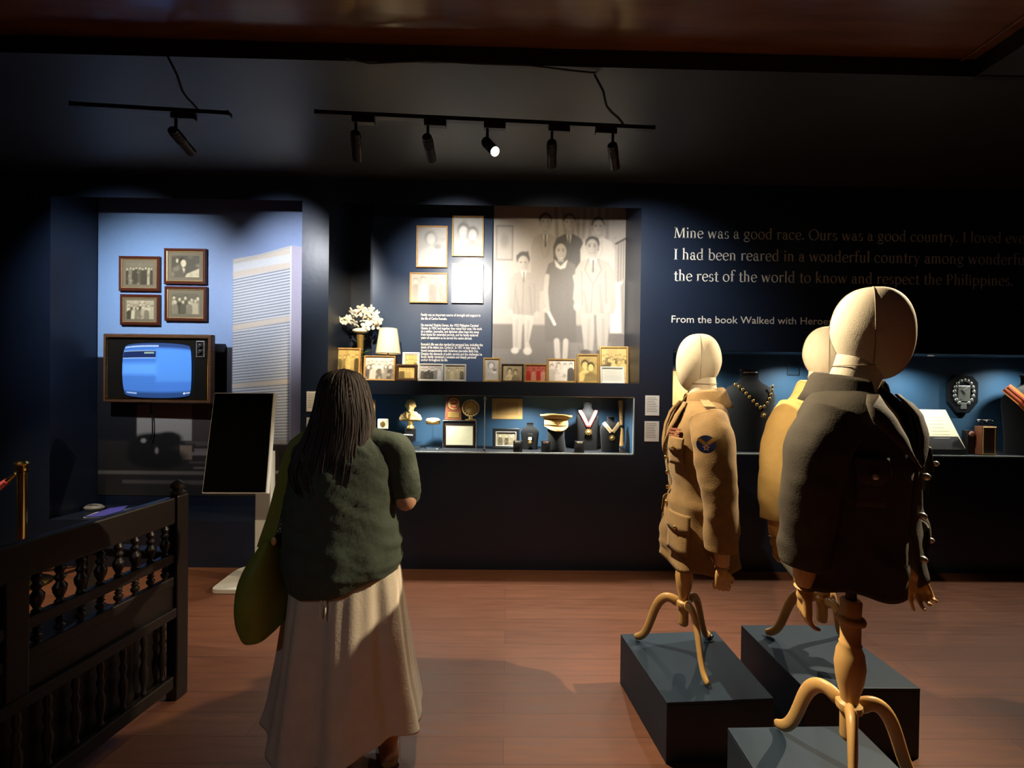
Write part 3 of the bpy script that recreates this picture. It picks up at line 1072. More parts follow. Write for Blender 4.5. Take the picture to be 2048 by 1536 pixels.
def g_serif(x, y, l=0.17, up=True):
    h = H_ if up else -H_
    return [[(x - l / 2, y), (x + l / 2, y), (x + l / 2 - .03, y + h), (x - l / 2 + .03, y + h)]]


def g_flag(x, y, w=W_):
    return [[(x - w / 2 - .06, y - .045), (x - w / 2, y - .07), (x + w / 2, y), (x + w / 2 - .02, y + .008)]]


def g_arc(cx, cy, rx, ry, a0, a1, wt=W_, wn=H_, n=18, tilt=20):
    P, Q = [], []
    for i in range(n + 1):
        a = math.radians(a0 + (a1 - a0) * i / n)
        k = abs(math.cos(a - math.radians(tilt)))
        t = wn + (wt - wn) * k ** 1.6
        P.append((cx + (rx + t * .15) * math.cos(a), cy + (ry + t * .15) * math.sin(a)))
        Q.append((cx + (rx - t * .85) * math.cos(a), cy + (ry - min(t, wn * 1.5) * .85) * math.sin(a)))
    return [[P[i], P[i + 1], Q[i + 1], Q[i]] for i in range(n)]


def g_diag(x0, y0, x1, y1, w):
    return [[(x0 - w / 2, y0), (x0 + w / 2, y0), (x1 + w / 2, y1), (x1 - w / 2, y1)]]


def g_dot(x, y, r=.052):
    return [[(x + r * math.cos(2 * PI * k / 10), y + r * math.sin(2 * PI * k / 10)) for k in range(10)]]


def g_hair(x0, y0, x1, y1, h=H_):
    return [[(x0, y0 - h / 2), (x1, y1 - h / 2), (x1, y1 + h / 2), (x0, y0 + h / 2)]]


def g_arch(x, w):
    return g_arc(x + w / 2, XH - .16, w / 2 + W_ * .36, .165, 0, 150, W_, H_) + g_stem(x + w, 0, XH - .15) + g_serif(x + w, 0)


def glyph(c):
    if c == ' ':
        return [], .24
    if c == 'i':
        return g_stem(.12, 0, XH) + g_serif(.12, 0) + g_flag(.12, XH) + g_dot(.115, .61), .24
    if c == 'l':
        return g_stem(.12, 0, ASC) + g_serif(.12, 0) + g_flag(.12, ASC), .24
    if c == 'n':
        return g_stem(.12, 0, XH) + g_serif(.12, 0) + g_flag(.12, XH) + g_arch(.12, .25), .50
    if c == 'h':
        return g_stem(.12, 0, ASC) + g_serif(.12, 0) + g_flag(.12, ASC) + g_arch(.12, .25), .50
    if c == 'm':
        return g_stem(.12, 0, XH) + g_serif(.12, 0) + g_flag(.12, XH) + g_arch(.12, .24) + g_arch(.36, .24), .73
    if c == 'r':
        return g_stem(.12, 0, XH) + g_serif(.12, 0) + g_flag(.12, XH) + g_arc(.27, XH - .14, .13, .14, 70, 150) + g_dot(.32, XH - .035, .045), .37
    if c == 'u':
        return g_stem(.12, .12, XH) + g_flag(.12, XH) + g_arc(.25, .15, .17, .16, 180, 330) + g_stem(.37, 0, XH) + g_flag(.37, XH) + g_serif(.41, 0, .12), .50
    if c in 'oO':
        if c == 'o':
            return g_arc(.25, XH / 2, .215, XH / 2 + .012, 0, 360, n=28), .50
        return g_arc(.37, CAP / 2, .335, CAP / 2 + .015, 0, 360, W_ * 1.1, n=32), .74
    if c in 'ec':
        p = g_arc(.24, XH / 2, .205, XH / 2 + .012, 15 if c == 'e' else 45, 320, n=24)
        return p + (g_hair(.08, XH * .52, .42, XH * .60) if c == 'e' else g_dot(.36, XH - .09, .045)), .44
    if c == 'a':
        return g_stem(.31, .05, XH - .10) + g_arc(.205, XH - .14, .13, .15, -10, 160, W_, H_) + g_dot(.10, XH - .11, .042) + g_arc(.20, .13, .15, .135, 60, 330) + g_arc(.39, .07, .08, .07, 180, 300), .44
    if c in 'dgbpq':
        if c == 'b':
            return g_stem(.12, 0, ASC) + g_flag(.12, ASC) + g_arc(.27, XH / 2, .20, XH / 2 + .01, -150, 150), .51
        if c == 'p':
            return g_stem(.12, DSC, XH) + g_serif(.12, DSC) + g_flag(.12, XH) + g_arc(.27, XH / 2, .20, XH / 2 + .01, -150, 150), .51
        if c == 'd':
            return g_stem(.38, 0, ASC) + g_flag(.38, ASC) + g_serif(.42, 0, .12) + g_arc(.24, XH / 2, .20, XH / 2 + .01, 30, 330), .51
        return g_arc(.23, XH * .66, .165, XH * .34 + .01, 0, 360, n=24) + g_arc(.24, -.07, .20, .125, 0, 360, W_ * .7, n=24, tilt=90) + g_hair(.12, .09, .32, .05, .05) + g_hair(.34, XH - .04, .46, XH - .01, .05), .48
    if c == 's':
        return g_arc(.19, XH * .73, .125, XH * .27 + .012, 25, 250, W_ * .8, tilt=0) + g_arc(.19, XH * .26, .145, XH * .26 + .012, -155, 80, W_ * .9, tilt=0), .37
    if c == 't':
        return g_stem(.15, .08, .58) + g_hair(.03, XH - .02, .28, XH - .02, .04) + g_arc(.24, .10, .135, .115, 180, 310), .31
    if c == 'f':
        return g_stem(.14, 0, .58) + g_serif(.14, 0) + g_hair(.03, XH - .02, .29, XH - .02, .04) + g_arc(.26, .58, .165, .145, 55, 180) + g_dot(.34, .68, .045), .31
    if c == 'k':
        return g_stem(.12, 0, ASC) + g_serif(.12, 0) + g_flag(.12, ASC) + g_diag(.16, .20, .38, XH, .05) + g_diag(.42, 0, .22, .27, .10) + g_serif(.42, 0, .15) + g_serif(.38, XH, .14, False), .50
    if c == 'v':
        return g_diag(.23, 0, .08, XH, .09) + g_diag(.23, 0, .37, XH, .04) + g_serif(.08, XH, .16, False) + g_serif(.37, XH, .13, False), .45
    if c == 'w':
        return g_diag(.21, 0, .08, XH, .09) + g_diag(.21, 0, .34, XH, .04) + g_diag(.47, 0, .34, XH, .09) + g_diag(.47, 0, .60, XH, .04) + g_serif(.08, XH, .16, False) + g_serif(.34, XH, .12, False) + g_serif(.60, XH, .13, False), .68
    if c == 'y':
        return g_diag(.23, 0, .08, XH, .09) + g_diag(.13, DSC + .02, .37, XH, .04) + g_dot(.12, DSC + .04, .05) + g_serif(.08, XH, .16, False) + g_serif(.37, XH, .13, False), .45
    if c == '.':
        return g_dot(.10, .05, .06), .21
    if c == 'M':
        return g_diag(.12, 0, .17, CAP, .04) + g_diag(.42, 0, .18, CAP, .10) + g_diag(.42, 0, .67, CAP, .045) + g_stem(.70, 0, CAP, .10) + g_serif(.12, 0, .18) + g_serif(.70, 0, .2) + g_serif(.14, CAP, .16, False) + g_serif(.70, CAP, .16, False), .84
    if c == 'I':
        return g_stem(.15, 0, CAP, .10) + g_serif(.15, 0, .22) + g_serif(.15, CAP, .22, False), .30
    if c == 'P':
        return g_stem(.15, 0, CAP, .10) + g_serif(.15, 0, .22) + g_serif(.13, CAP, .18, False) + g_arc(.24, CAP - .18, .24, .18, -100, 100, W_ * 1.1) + g_hair(.15, CAP - .015, .27, CAP - .015) + g_hair(.15, CAP - .345, .27, CAP - .345), .54
    return [], .3


def serif_line(name, txt, vis, x0, xvis, zbase, Y, material, parent, off, k=1.0):
    """the part `vis` of txt reaches from x0 to xvis"""
    def lay(t):
        x, out = 0, []
        for ch in t:
            g, adv = glyph(ch)
            out += [[(q[0] + x, q[1]) for q in poly] for poly in g]
            x += adv + .012
        return out, x
    _, wv = lay(vis)
    s = (xvis - x0) / wv
    polys, _ = lay(txt)
    m = MB()
    for q in polys:
        m.add([(x0 + a * s - off[0], Y - off[1], zbase + b * s * k - off[2]) for a, b in q], [tuple(range(len(q)))])
    return m.build(name, material, parent)


q0 = atY(1347, 520, YW)
t = thing('wall_quotation', 'white serif quotation in three lines on the dark wall', 'wall lettering', q0)
for txt, vis, pyb, pxe in (('Mine was a good race. Ours was a good country. I loved every', 'Mine was a good race. Ours was a good country. I loved eve', 475.5, 2050),
                           ('I had been reared in a wonderful country among wonderful', 'I had been reared in a wonderful country among wonderfu', 519, 2050),
                           ('the rest of the world to know and respect the Philippines.', 'the rest of the world to know and respect the Philippines.', 561.5, 2027)):
    a = atY(1347, pyb, YW - .002)
    b = atY(pxe, pyb + 10, YW - .002)
    serif_line('lettering', txt, vis, a.x, b.x, a.z, YW - .002, M['white_letter'], t, q0, 1.08)
a, b = atY(1343, 645, YW - .002), atY(1664, 650, YW - .002)
o = text_on_wall('wall_lettering', 'From the book Walked with Heroes', a.x, b.x, a.z, YW - .002, M['white_letter'], height=.058, offset=.004)
tag(o, 'line of plain white lettering naming the book below the quotation', 'wall lettering')
# ------------------------------------------------------------------ framed pictures
def framed(name, label, c, W, H, fmat, fw, pic, depth=.022, mw=0.0, mmat=None, tilt=0.0, rz=0.0, group=None, cat='picture frame', stand=False, lip=None):
    """c = bottom centre of the front; leans back by tilt"""
    t = thing(name, label, cat, c, 0, group)
    t.rotation_euler = (-tilt, 0, rz)
    m = MB()

    def loop(ins, y):
        return [(-W / 2 + ins, y, ins), (W / 2 - ins, y, ins), (W / 2 - ins, y, H - ins), (-W / 2 + ins, y, H - ins)]
    m.loft([loop(0, depth), loop(0, .004), loop(fw * .15, 0), loop(fw * .55, .0), loop(fw * .7, .004), loop(fw, .008), loop(fw, depth)])
    m.build('frame', fmat, t)
    if lip is not None:
        m = MB()
        m.loft([loop(fw * .78, .005), loop(fw * .82, .0025), loop(fw * .98, .0035), loop(fw, .008)])
        m.build('inner_lip', lip, t)
    MB().bb((-W / 2 + fw * .5, depth - .006, fw * .5), (W / 2 - fw * .5, depth - .001, H - fw * .5)).build('backing_board', M['kraft2'], t)
    if mw > 0:
        m = MB()
        m.bb((-W / 2 + fw * .9, .010, fw * .9), (W / 2 - fw * .9, .013, H - fw * .9))
        m.build('mat_board', mmat or M['matboard'], t)
    o = pic.mesh('photo', W - 2 * fw - 2 * mw, H - 2 * fw - 2 * mw, M['print'], t)
    o.location = (0, .0095 if mw > 0 else .012, H / 2)
    if stand:
        a = tilt + .25
        MB().prism([(-.02, H * .62), (.02, H * .62), (.03, .0), (-.03, .0)], (0, .003, 0), (0, depth, 0), uz=(0, math.sin(.0), 1)).build('easel_back', M['frame_dark'], t)
    return t


def framed_px(name, label, px0, py0, px1, py1, Y, fmat, fwpx, pic_fn, base=None, **k):
    cy, cx = (py0 + py1) / 2, (px0 + px1) / 2
    x0, x1 = atY(px0, cy, Y).x, atY(px1, cy, Y).x
    z1 = atY(cx, py0, Y).z
    z0 = atY(cx, py1, Y).z if base is None else base
    s = Y / FPX
    H = (z1 - z0) / max(.2, math.cos(k.get('tilt', 0)))
    W = x1 - x0
    fw = fwpx * s
    mw = k.pop('mwpx', 0) * s
    asp = (W - 2 * fw - 2 * mw) / (H - 2 * fw - 2 * mw)
    return framed(name, label, ((x0 + x1) / 2, Y, z0), W, H, fmat, fw, pic_fn(asp), mw=mw, **k)


g = 'dark framed photographs on the mural'
MY = YM - .032
framed_px('framed_photograph', 'mahogany framed group photo above the smaller crowd photo on the mural', 236.5, 512, 318, 582, MY, M['frame_mahogany'], 7, lambda a: group_photo(11, 9, SEPIA, a, .22), mwpx=6, lip=M['frame_gold'], group=g)
framed_px('framed_photograph', 'mahogany framed photo of a man speaking at a lectern', 327, 496.5, 411, 568, MY, M['frame_mahogany'], 7, lambda a: portrait_photo(3, SEPIA, a, kind=1), mwpx=7, lip=M['frame_gold'], group=g)
framed_px('framed_photograph', 'small mahogany framed crowd photo just above the television', 239, 588.5, 318, 650, MY, M['frame_mahogany'], 7, lambda a: group_photo(17, 7, SEPIA, a, .5, rows=2), mwpx=5, lip=M['frame_gold'], group=g)
framed_px('framed_photograph', 'mahogany framed photo of people seated at a table on the mural', 328, 572.5, 412, 642, MY, M['frame_mahogany'], 7, lambda a: group_photo(23, 5, SEPIA, a, .16, rows=2), mwpx=7, lip=M['frame_gold'], group=g)

# ------------------------------------------------------------------ blue text panel with four framed photographs
x0, x1 = atY(744.5, 600, YS - .03).x, atY(984, 600, YS - .03).x
z1, z0 = min(ZH - .004, atY(870, 408, YS - .03).z), ZSH + .003
pan = thing('text_panel', 'navy panel with white paragraphs of small text beside the family mural', 'text panel', ((x0 + x1) / 2, YS - .03, z0))
MB().bb((x0 - (x0 + x1) / 2, 0, 0), (x1 - (x0 + x1) / 2, .028, z1 - z0)).build('board', mat('panel_navy', (0.022, 0.040, 0.085), 0.32, var=.06), pan, bevel=.002)
PARA = [(632.5, 960.6, 'Family was an important source of strength and support in'), (640, 894, 'the life of Carlos Romulo.'),
        (653, 956.6, 'He married Virginia Llamas, the 1922 Philippine Carnival'), (659.3, 964, 'Queen, in 1924, and together they raised four sons. His work'),
        (665.7, 958, 'as a soldier, journalist, and diplomat often kept him away'), (672, 956, 'from home for extended periods, and his family endured'),
        (678.5, 944, 'years of separation as he served the nation abroad.'),
        (691.5, 965.5, "Romulo's life was also marked by personal loss, including the"), (697.5, 959.6, 'death of his eldest son, Carlos Jr., in 1957. In later years, he'),
        (704, 957, 'found companionship with American journalist Beth Day.'), (710.5, 964, 'Despite the demands of public service and the challenges he'),
        (716.5, 952, 'faced, family remained a constant and deeply personal'), (722.7, 895.5, 'anchor throughout his life.')]
py = YS - .032
for yb, xe, txt in PARA:
    a, b = atY(842, yb - .8, py), atY(xe, yb + .3, py)
    text_on_wall('lettering', txt, a.x, b.x, a.z, py, M['white_letter'], pan, height=.0235, offset=.012, off=pan.location)
g = 'framed photographs on the text panel'
PY = YS - .056
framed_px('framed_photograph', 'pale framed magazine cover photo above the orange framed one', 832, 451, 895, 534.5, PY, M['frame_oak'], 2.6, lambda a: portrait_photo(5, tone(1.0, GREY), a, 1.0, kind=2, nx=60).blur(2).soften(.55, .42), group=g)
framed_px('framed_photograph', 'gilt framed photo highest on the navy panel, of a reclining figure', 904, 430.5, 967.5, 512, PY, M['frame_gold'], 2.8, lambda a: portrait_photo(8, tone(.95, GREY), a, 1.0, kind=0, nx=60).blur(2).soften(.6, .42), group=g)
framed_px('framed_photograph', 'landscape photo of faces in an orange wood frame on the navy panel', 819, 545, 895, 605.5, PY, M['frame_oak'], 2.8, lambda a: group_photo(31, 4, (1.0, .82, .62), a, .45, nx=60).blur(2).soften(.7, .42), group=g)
framed_px('framed_photograph', 'pale framed photo with a spotlit wash painted into its print on the navy panel', 903, 527, 966.5, 606, PY, M['frame_white'], 2.6, lambda a: group_photo(37, 3, tone(1.0, WARMG), a, .5, nx=60).blur(2).soften(.6, .5), group=g)  # print paled to stand for the spotlight's wash

# ------------------------------------------------------------------ things on the lit shelf
g = 'framed photographs on the lit shelf'
Z = ZSH + .001
fr = 'framed_photograph'
framed_px(fr, 'oak framed golden group photo under the orchids', 668, 695, 719, 760, 3.48, M['frame_oak'], 4, lambda a: group_photo(41, 5, GOLDT, a, .5), base=Z, tilt=.09, group=g, stand=True)
framed_px(fr, 'oak framed pale photo of a crowd in front of the lamp', 726, 711, 789, 760, 3.42, M['frame_oak'], 3.2, lambda a: group_photo(43, 6, tone(1.1, GREY), a, .6, rows=2, light=1.2), base=Z, tilt=.09, group=g, stand=True)
framed_px(fr, 'little white framed photo standing behind the dark brown frame', 803.5, 704, 838, 760, 3.60, M['frame_white'], 5, lambda a: group_photo(47, 4, GOLDT, a, .5), base=Z, tilt=.08, group=g, stand=True)
framed_px(fr, 'small dark brown framed yellowed photo beside the lamp', 790.5, 728.5, 834, 760, 3.45, M['frame_dark'], 6, lambda a: group_photo(53, 5, GOLDT, a, .6, light=1.15), base=Z, tilt=.08, group=g, stand=True)
framed_px(fr, 'white framed grey photo of people under the text', 836, 727, 886, 760.5, 3.43, M['frame_white'], 4, lambda a: group_photo(59, 6, GREY, a, .5, light=1.15), base=Z, tilt=.08, group=g, stand=True)
framed_px(fr, 'silver edged sepia photo of four standing people under the text', 887, 728, 932, 761, 3.43, M['frame_silver'], 4, lambda a: group_photo(61, 4, SEPIA, a, .5), base=Z, tilt=.08, group=g, stand=True)
framed_px(fr, 'upright gilt framed grey photo at the edge of the family mural', 966, 715, 1001, 761.5, 3.45, M['frame_gold'], 4, lambda a: portrait_photo(13, GREY, a, kind=2), base=Z, tilt=.09, group=g, stand=True)
framed_px(fr, 'dark framed sepia photo of a smiling woman on the shelf', 1003, 727.5, 1047.5, 762, 3.45, M['frame_dark'], 3.4, lambda a: portrait_photo(15, SEPIA, a, kind=0), base=Z, tilt=.09, group=g, stand=True)
framed_px(fr, 'gilt framed photo of people in red on the shelf', 1048.5, 727.5, 1095, 762.5, 3.45, M['frame_gold'], 4, lambda a: (lambda q: (q.__setattr__('a', q.a * np.array([1.0, .55, .5])), q)[1])(group_photo(67, 4, (1, .42, .36), a, .6, red=True)), base=Z, tilt=.09, group=g, stand=True)
framed_px(fr, 'bright gilt framed photo with overexposure painted into its print on the shelf', 1094.5, 717, 1153, 763, 3.47, M['frame_gold'], 4, lambda a: group_photo(71, 4, tone(1.2, (1, .92, .85)), a, .62, light=1.2), base=Z, tilt=.09, group=g, stand=True)  # print tones raised to stand for overexposure
framed_px(fr, 'upright gilt framed yellow photo of a seated couple', 1155, 707.5, 1199, 763.5, 3.47, M['frame_gold'], 4, lambda a: portrait_photo(19, GOLDT, a, 1.1, kind=0), base=Z, tilt=.09, group=g, stand=True)
framed_px(fr, 'tall gilt framed yellow group photo at the end of the shelf', 1200, 692, 1257, 765, 3.60, M['frame_gold'], 4, lambda a: group_photo(73, 6, GOLDT, a, .6, rows=2), base=Z, tilt=.10, rz=-.12, group=g, stand=True)


def doc_pic(asp, base, nx=44, lines=9, seed=0):
    q = Pic(0, asp, 0, 1, nx, base)
    r = random.Random(seed)
    for k in range(lines):
        y = .14 + .74 * k / lines
        q.line([(asp * .12, y), (asp * r.uniform(.6, .9), y)], .02, tuple(c * .72 for c in base), .015, .6)
    return q


framed_px(fr, 'white framed certificate leaning at the end of the shelf before the tall gilt frame', 1202, 733, 1251, 765, 3.42, M['frame_white'], 4, lambda a: doc_pic(a, (.66, .66, .58), seed=4), base=Z, tilt=.16, rz=.05, group=g, stand=True)

# table lamp
c = atY(776, 760, 3.56)
s = 3.56 / FPX
t = thing('table_lamp', 'small table lamp with a glowing cream shade on the shelf', 'lamp', (c.x, 3.56, Z))
zb, zt = atY(776, 708, 3.56).z - Z, atY(776, 657.5, 3.56).z - Z
m = MB()
m.lathe([(.045, 0), (.048, .008), (.02, .02), (.014, .05), (.022, .09), (.026, .12), (.014, .16), (.009, .19), (.009, zb + .03)])
m.build('lamp_base', M['frame_dark'], t, smooth=True)
m = MB()
r0, r1 = 24.5 * s, 17.2 * s
m.loft([[(r * math.cos(2 * PI * k / 40), r * math.sin(2 * PI * k / 40), z) for k in range(40)] for r, z in ((r0, zb), (r1, zt), (r1 - .002, zt), (r0 - .002, zb))], closed_v=True)
m.build('lamp_shade', M['shade'], t, smooth=True, angle=60)
for r, z in ((r0, zb + .002), (r1, zt - .002)):
    MB().tube([(r * math.cos(2 * PI * k / 40), r * math.sin(2 * PI * k / 40), z) for k in range(40)], .0032, 8, closed=True, caps=False).build('shade_rim', M['frame_dark'] if z < .3 else M['shade'], t, smooth=True)
MB().ell((0, 0, zb + .06), (.022, .022, .03)).build('light_bulb', M['shade'], t, smooth=True)
ld = bpy.data.lights.new('bulb_light', 'POINT')
ld.energy = 1.2
ld.color = WARM
ld.shadow_soft_size = .03
lo = bpy.data.objects.new('bulb_light', ld)
COL.objects.link(lo)
lo.parent = t
lo.location = (0, 0, zb + .13)

# orchids in a golden vase
Yf = 3.60
c = atY(720, 760, Yf)
s = Yf / FPX
t = thing('orchid_vase', 'slender golden vase of white orchids at the shelf end', 'vase', (c.x, Yf, Z))
zt = atY(720, 670, Yf).z - Z
MB().lathe([(.035, 0), (.036, .012), (.022, .03), (.017, .10), (.021, .2), (.029, zt - .05), (.033, zt), (.029, zt), (.02, zt - .06)]).build('vase', M['gold'], t, smooth=True)
m = MB()
zd = atY(720, 662, Yf).z - Z
m.ell((0, 0, zd), (15.5 * s, .06, 6 * s), 20, 10)
m.build('flower', M['petal'], t, smooth=True)


def orchid(cx, cy, cz, sc, seed, par):
    r = random.Random(seed)
    R = Matrix.Rotation(r.uniform(-.9, .9), 3, 'Z') @ Matrix.Rotation(r.uniform(-.7, .7), 3, 'X')
    m = MB()
    o = Vector((cx, cy, cz))
    for k in range(5):
        a = PI / 2 + 2 * PI * k / 5 + r.uniform(-.15, .15)
        d = Vector((math.cos(a), -.25, math.sin(a)))
        q = R @ Matrix.Rotation(-(a - PI / 2), 3, 'Y')
        m.ell(o + R @ d * sc * .55, (sc * .34, sc * .10, sc * .55), 10, 7, q)
    m.ell(o + R @ Vector((0, -.3 * sc, -.1 * sc)), (sc * .18, sc * .2, sc * .2), 8, 6)
    return m.build('flower', M['petal'], par, smooth=True)


rng = random.Random(9)
spots = [(700, 640), (712, 628), (727, 620), (742, 618), (752, 630), (760, 642), (745, 640), (728, 637), (715, 648), (735, 652), (752, 650),
         (698, 640), (684, 641), (676, 652), (672, 668), (690, 646), (722, 626), (738, 628)]
for k, (a, b) in enumerate(spots):
    q = atY(a, b, Yf)
    orchid(q.x - c.x, rng.uniform(-.07, .03), q.z - Z, 10.5 * s * rng.uniform(.85, 1.1) * (.8 if a < 700 else 1), k, t)


def locp(a, b, y=0):
    q = atY(a, b, Yf)
    return (q.x - c.x, y, q.z - Z)


for pts in ([(720, 675), (716, 655), (704, 640), (690, 638), (676, 650), (671, 672)], [(721, 675), (724, 645), (736, 622), (752, 622), (764, 644)]):
    MB().tube([locp(a, b, .005) for a, b in pts], .004, 8).build('stem', M['leaf'], t, smooth=True)
for a0, b0, a1, b1 in ((722, 715, 748, 702), (720, 712, 734, 700), (724, 718, 745, 713), (720, 735, 725, 716)):
    A, B = Vector(locp(a0, b0, -.05)), Vector(locp(a1, b1, -.07))
    MB().tube([A.lerp(B, i / 6) + Vector((0, 0, .012 * math.sin(i / 6 * PI))) for i in range(7)], [.002, .010, .015, .016, .013, .008, .001], 8, flat=.3).build('leaf', M['leaf'], t, smooth=True)

# ------------------------------------------------------------------ glass cases
def pane(name, label, h, px_right_edge, mull=None):
    x0, x1, z0, z1 = h
    t = thing(name, label, 'display glass', ((x0 + x1) / 2, YW + .012, z0))
    cx = (x0 + x1) / 2
    cuts = [x0 + .003] + (mull or []) + [x1 - .003]
    for a, b in zip(cuts[:-1], cuts[1:]):
        MB().bb((a - cx + .002, -.003, .004), (b - cx - .002, .003, z1 - z0 - .004)).build('glass_pane', M['glass'], t)
    MB().bb((x0 - cx + .001, -.006, .0), (x1 - cx - .001, .004, .009)).build('bottom_edge', M['glass_edge'], t)
    MB().bb((x0 - cx + .001, -.004, z1 - z0 - .004), (x1 - cx - .001, .004, z1 - z0)).build('top_edge', M['silver'], t)
    if px_right_edge:
        MB().bb((x1 - cx - .009, -.006, .0), (x1 - cx - .001, .004, z1 - z0)).build('side_edge', M['glass_edge'], t)
    for a in (mull or []):
        MB().bb((a - cx - .003, -.004, .004), (a - cx + .003, .004, z1 - z0 - .004)).build('joint_strip', M['glass_edge'], t)
        for z in (z1 - z0 - .03, .03):
            MB().bb((a - cx - .012, -.012, z - .012), (a - cx + .012, .010, z + .012)).build('glass_clip', M['silver'], t, bevel=.003)
    return t


pane('case_glass', 'long glass front of the display case below the photo shelf', h_case, True, [atY(969, 850, YW).x])
pane('case_glass', 'long glass front of the wall case below the quotation', h_rcase, False, [atY(1700, 800, YW).x])


def puck(px, Y, h, label, power=50.0, col=(1.0, .95, .84)):
    z = h[3]
    x = atY(px, 790, Y).x
    t = thing('puck_light', label, 'case light', (x, Y, z), 0, 'small lights in the glass cases')
    MB().lathe([(.026, -.0005), (.034, -.001), (.034, -.008), (.026, -.010), (.0255, -.004)]).build('ring', M['silver'], t, smooth=True)
    MB().lathe([(.0245, -.005), (.024, -.0065), (.001, -.007)]).build('lens', M['lens_dim'], t)
    ld = bpy.data.lights.new('case_bulb', 'SPOT')
    ld.energy = power
    ld.color = col
    ld.spot_size = math.radians(150)
    ld.spot_blend = .9
    ld.shadow_soft_size = .02
    lo = bpy.data.objects.new('case_bulb', ld)
    COL.objects.link(lo)
    lo.parent = t
    lo.location = (0, 0, -.016)


for px, lb in ((700, 'round case light hidden above the visitor side of the long case'), (862, 'round case light above the golden bust'), (1055, 'round case light above the tan document'), (1180, 'round case light above the red ribbon medal')):
    puck(px, 3.41, h_case, lb)
for px, lb in ((1400, 'round case light above the framed tan certificate'), (1620, 'round case light between the mannequins in the quotation case'), (1860, 'bright round case light above the octagonal plaque'), (2080, 'round case light above the orange ribbon')):
    puck(px, 3.44, h_rcase, lb, 46.0)

# caption cards
for px0, py0, px1, py1, lb in ((1290.5, 791, 1318.5, 831, 'white caption card on the wall, upper of the two beside the case with the medals'), (1289, 842.5, 1318, 883, 'white caption card on the wall, lower of the two beside the case with the medals'),
                               (613, 783, 642, 823, 'white caption card beside the visitor, upper of the two on the pillar'), (613, 835, 642, 876, 'white caption card beside the visitor, lower of the two on the pillar')):
    x0, x1, z0, z1 = rect_of(px0, py0, px1, py1, YW - .005)
    t = thing('caption_card', lb, 'caption card', ((x0 + x1) / 2, YW - .0055, (z0 + z1) / 2), 0, 'caption cards by the glass case')
    W, H = x1 - x0, z1 - z0
    MB().bb((-W / 2, 0, -H / 2), (W / 2, .0045, H / 2)).build('card', M['paper'], t)
    r = random.Random(int(px0 + py0))
    m = MB()
    for k in range(9):
        z = H * (.38 - .085 * k)
        e = W * r.uniform(.15, .40)
        m.add([(-W * .4, -.0004, z - .0016), (e, -.0004, z - .0016), (e, -.0004, z + .0016), (-W * .4, -.0004, z + .0016)], [(0, 1, 2, 3)])
    m.build('text_lines', M['ink'], t)

ZCB = h_case[2] + .001
ZRB = h_rcase[2] + .001


def stage(px, Y, zb=None):
    """x on the case floor below pixel column px"""
    return Vector((atY(px, 850, Y).x, Y, ZCB if zb is None else zb))


def zpx(px, py, Y):
    return atY(px, py, Y).z


def bust_form(name, label, px, Y, pw, ptop, zb, group, matl=None, neck=True, shoulders=1.0):
    """black velvet jewellery bust: pw = width in pixels"""
    s = Y / FPX
    R = pw * s / 2
    o = stage(px, Y, zb)
    H = zpx(px, ptop, Y) - zb
    t = thing(name, label, 'display bust', o, 0, group)
    m = MB()
    prof = [(.86, 0), (.88, .2), (.94, .45), (1.0, .62), (.98, .70), (.84, .78), (.48, .845), (.35, .885), (.34, .93), (.36, .985), (.34, 1.0), (.2, 1.0)]
    m.lathe([(R * a, H * b) for a, b in prof], (0, 0, 0), 32, 1.0, .42)
    m.build('bust_form', matl or M['black_velvet'], t, smooth=True)
    if neck:
        MB().lathe([(R * .36, H * .985), (R * .39, H * .99), (R * .39, H * 1.01), (R * .30, H * 1.012), (R * .10, H * 1.0)], (0, 0, 0), 24, 1, .5).build('neck_cap', M['black'], t, smooth=True)
    return t, R, H


def ribbon(t, pts, wd, m, name='ribbon', y=0.0):
    q = MB()
    P = [Vector(p) for p in pts]
    L, Rr = [], []
    for i, p in enumerate(P):
        d = (P[min(i + 1, len(P) - 1)] - P[max(i - 1, 0)]).normalized()
        n = Vector((-d.z, 0, d.x))
        L.append(p + n * wd / 2)
        Rr.append(p - n * wd / 2)
    q.loft([[a, b, b + Vector((0, .0015, 0)), a + Vector((0, .0015, 0))] for a, b in zip(L, Rr)], caps=True)
    return q.build(name, m, t)


def star_medal(t, c, r, name='medal', m=None):
    q = MB()
    poly = []
    for k in range(20):
        a = 2 * PI * k / 20
        rr = r * (1.0 if k % 2 == 0 else .68)
        poly.append((rr * math.cos(a), rr * math.sin(a)))
    q.prism(poly, (0, .004, 0), c)
    o = q.build(name, m or M['gold'], t, bevel=.0008)
    MB().ell((c[0], c[1] - .001, c[2]), (r * .4, .004, r * .4), 14, 8).build('medal_centre', M['gold_cast'], o, smooth=True)
    return o


# --- visitor side of the long case
YA = 3.52
s = YA / FPX
o = stage(728, YA)
t = thing('wooden_plaque', 'tall reddish wooden plaque in the case just beside the visitor', 'plaque', o)
hz = zpx(740, 799, YA) - ZCB
MB().bb((-22 * s, 0, 0), (22 * s, .02, hz)).build('board', M['frame_oak'], t, bevel=.004)
MB().bb((-16 * s, -.003, hz * .2), (16 * s, 0, hz * .8)).build('face_plate', M['gold'], t, bevel=.002)

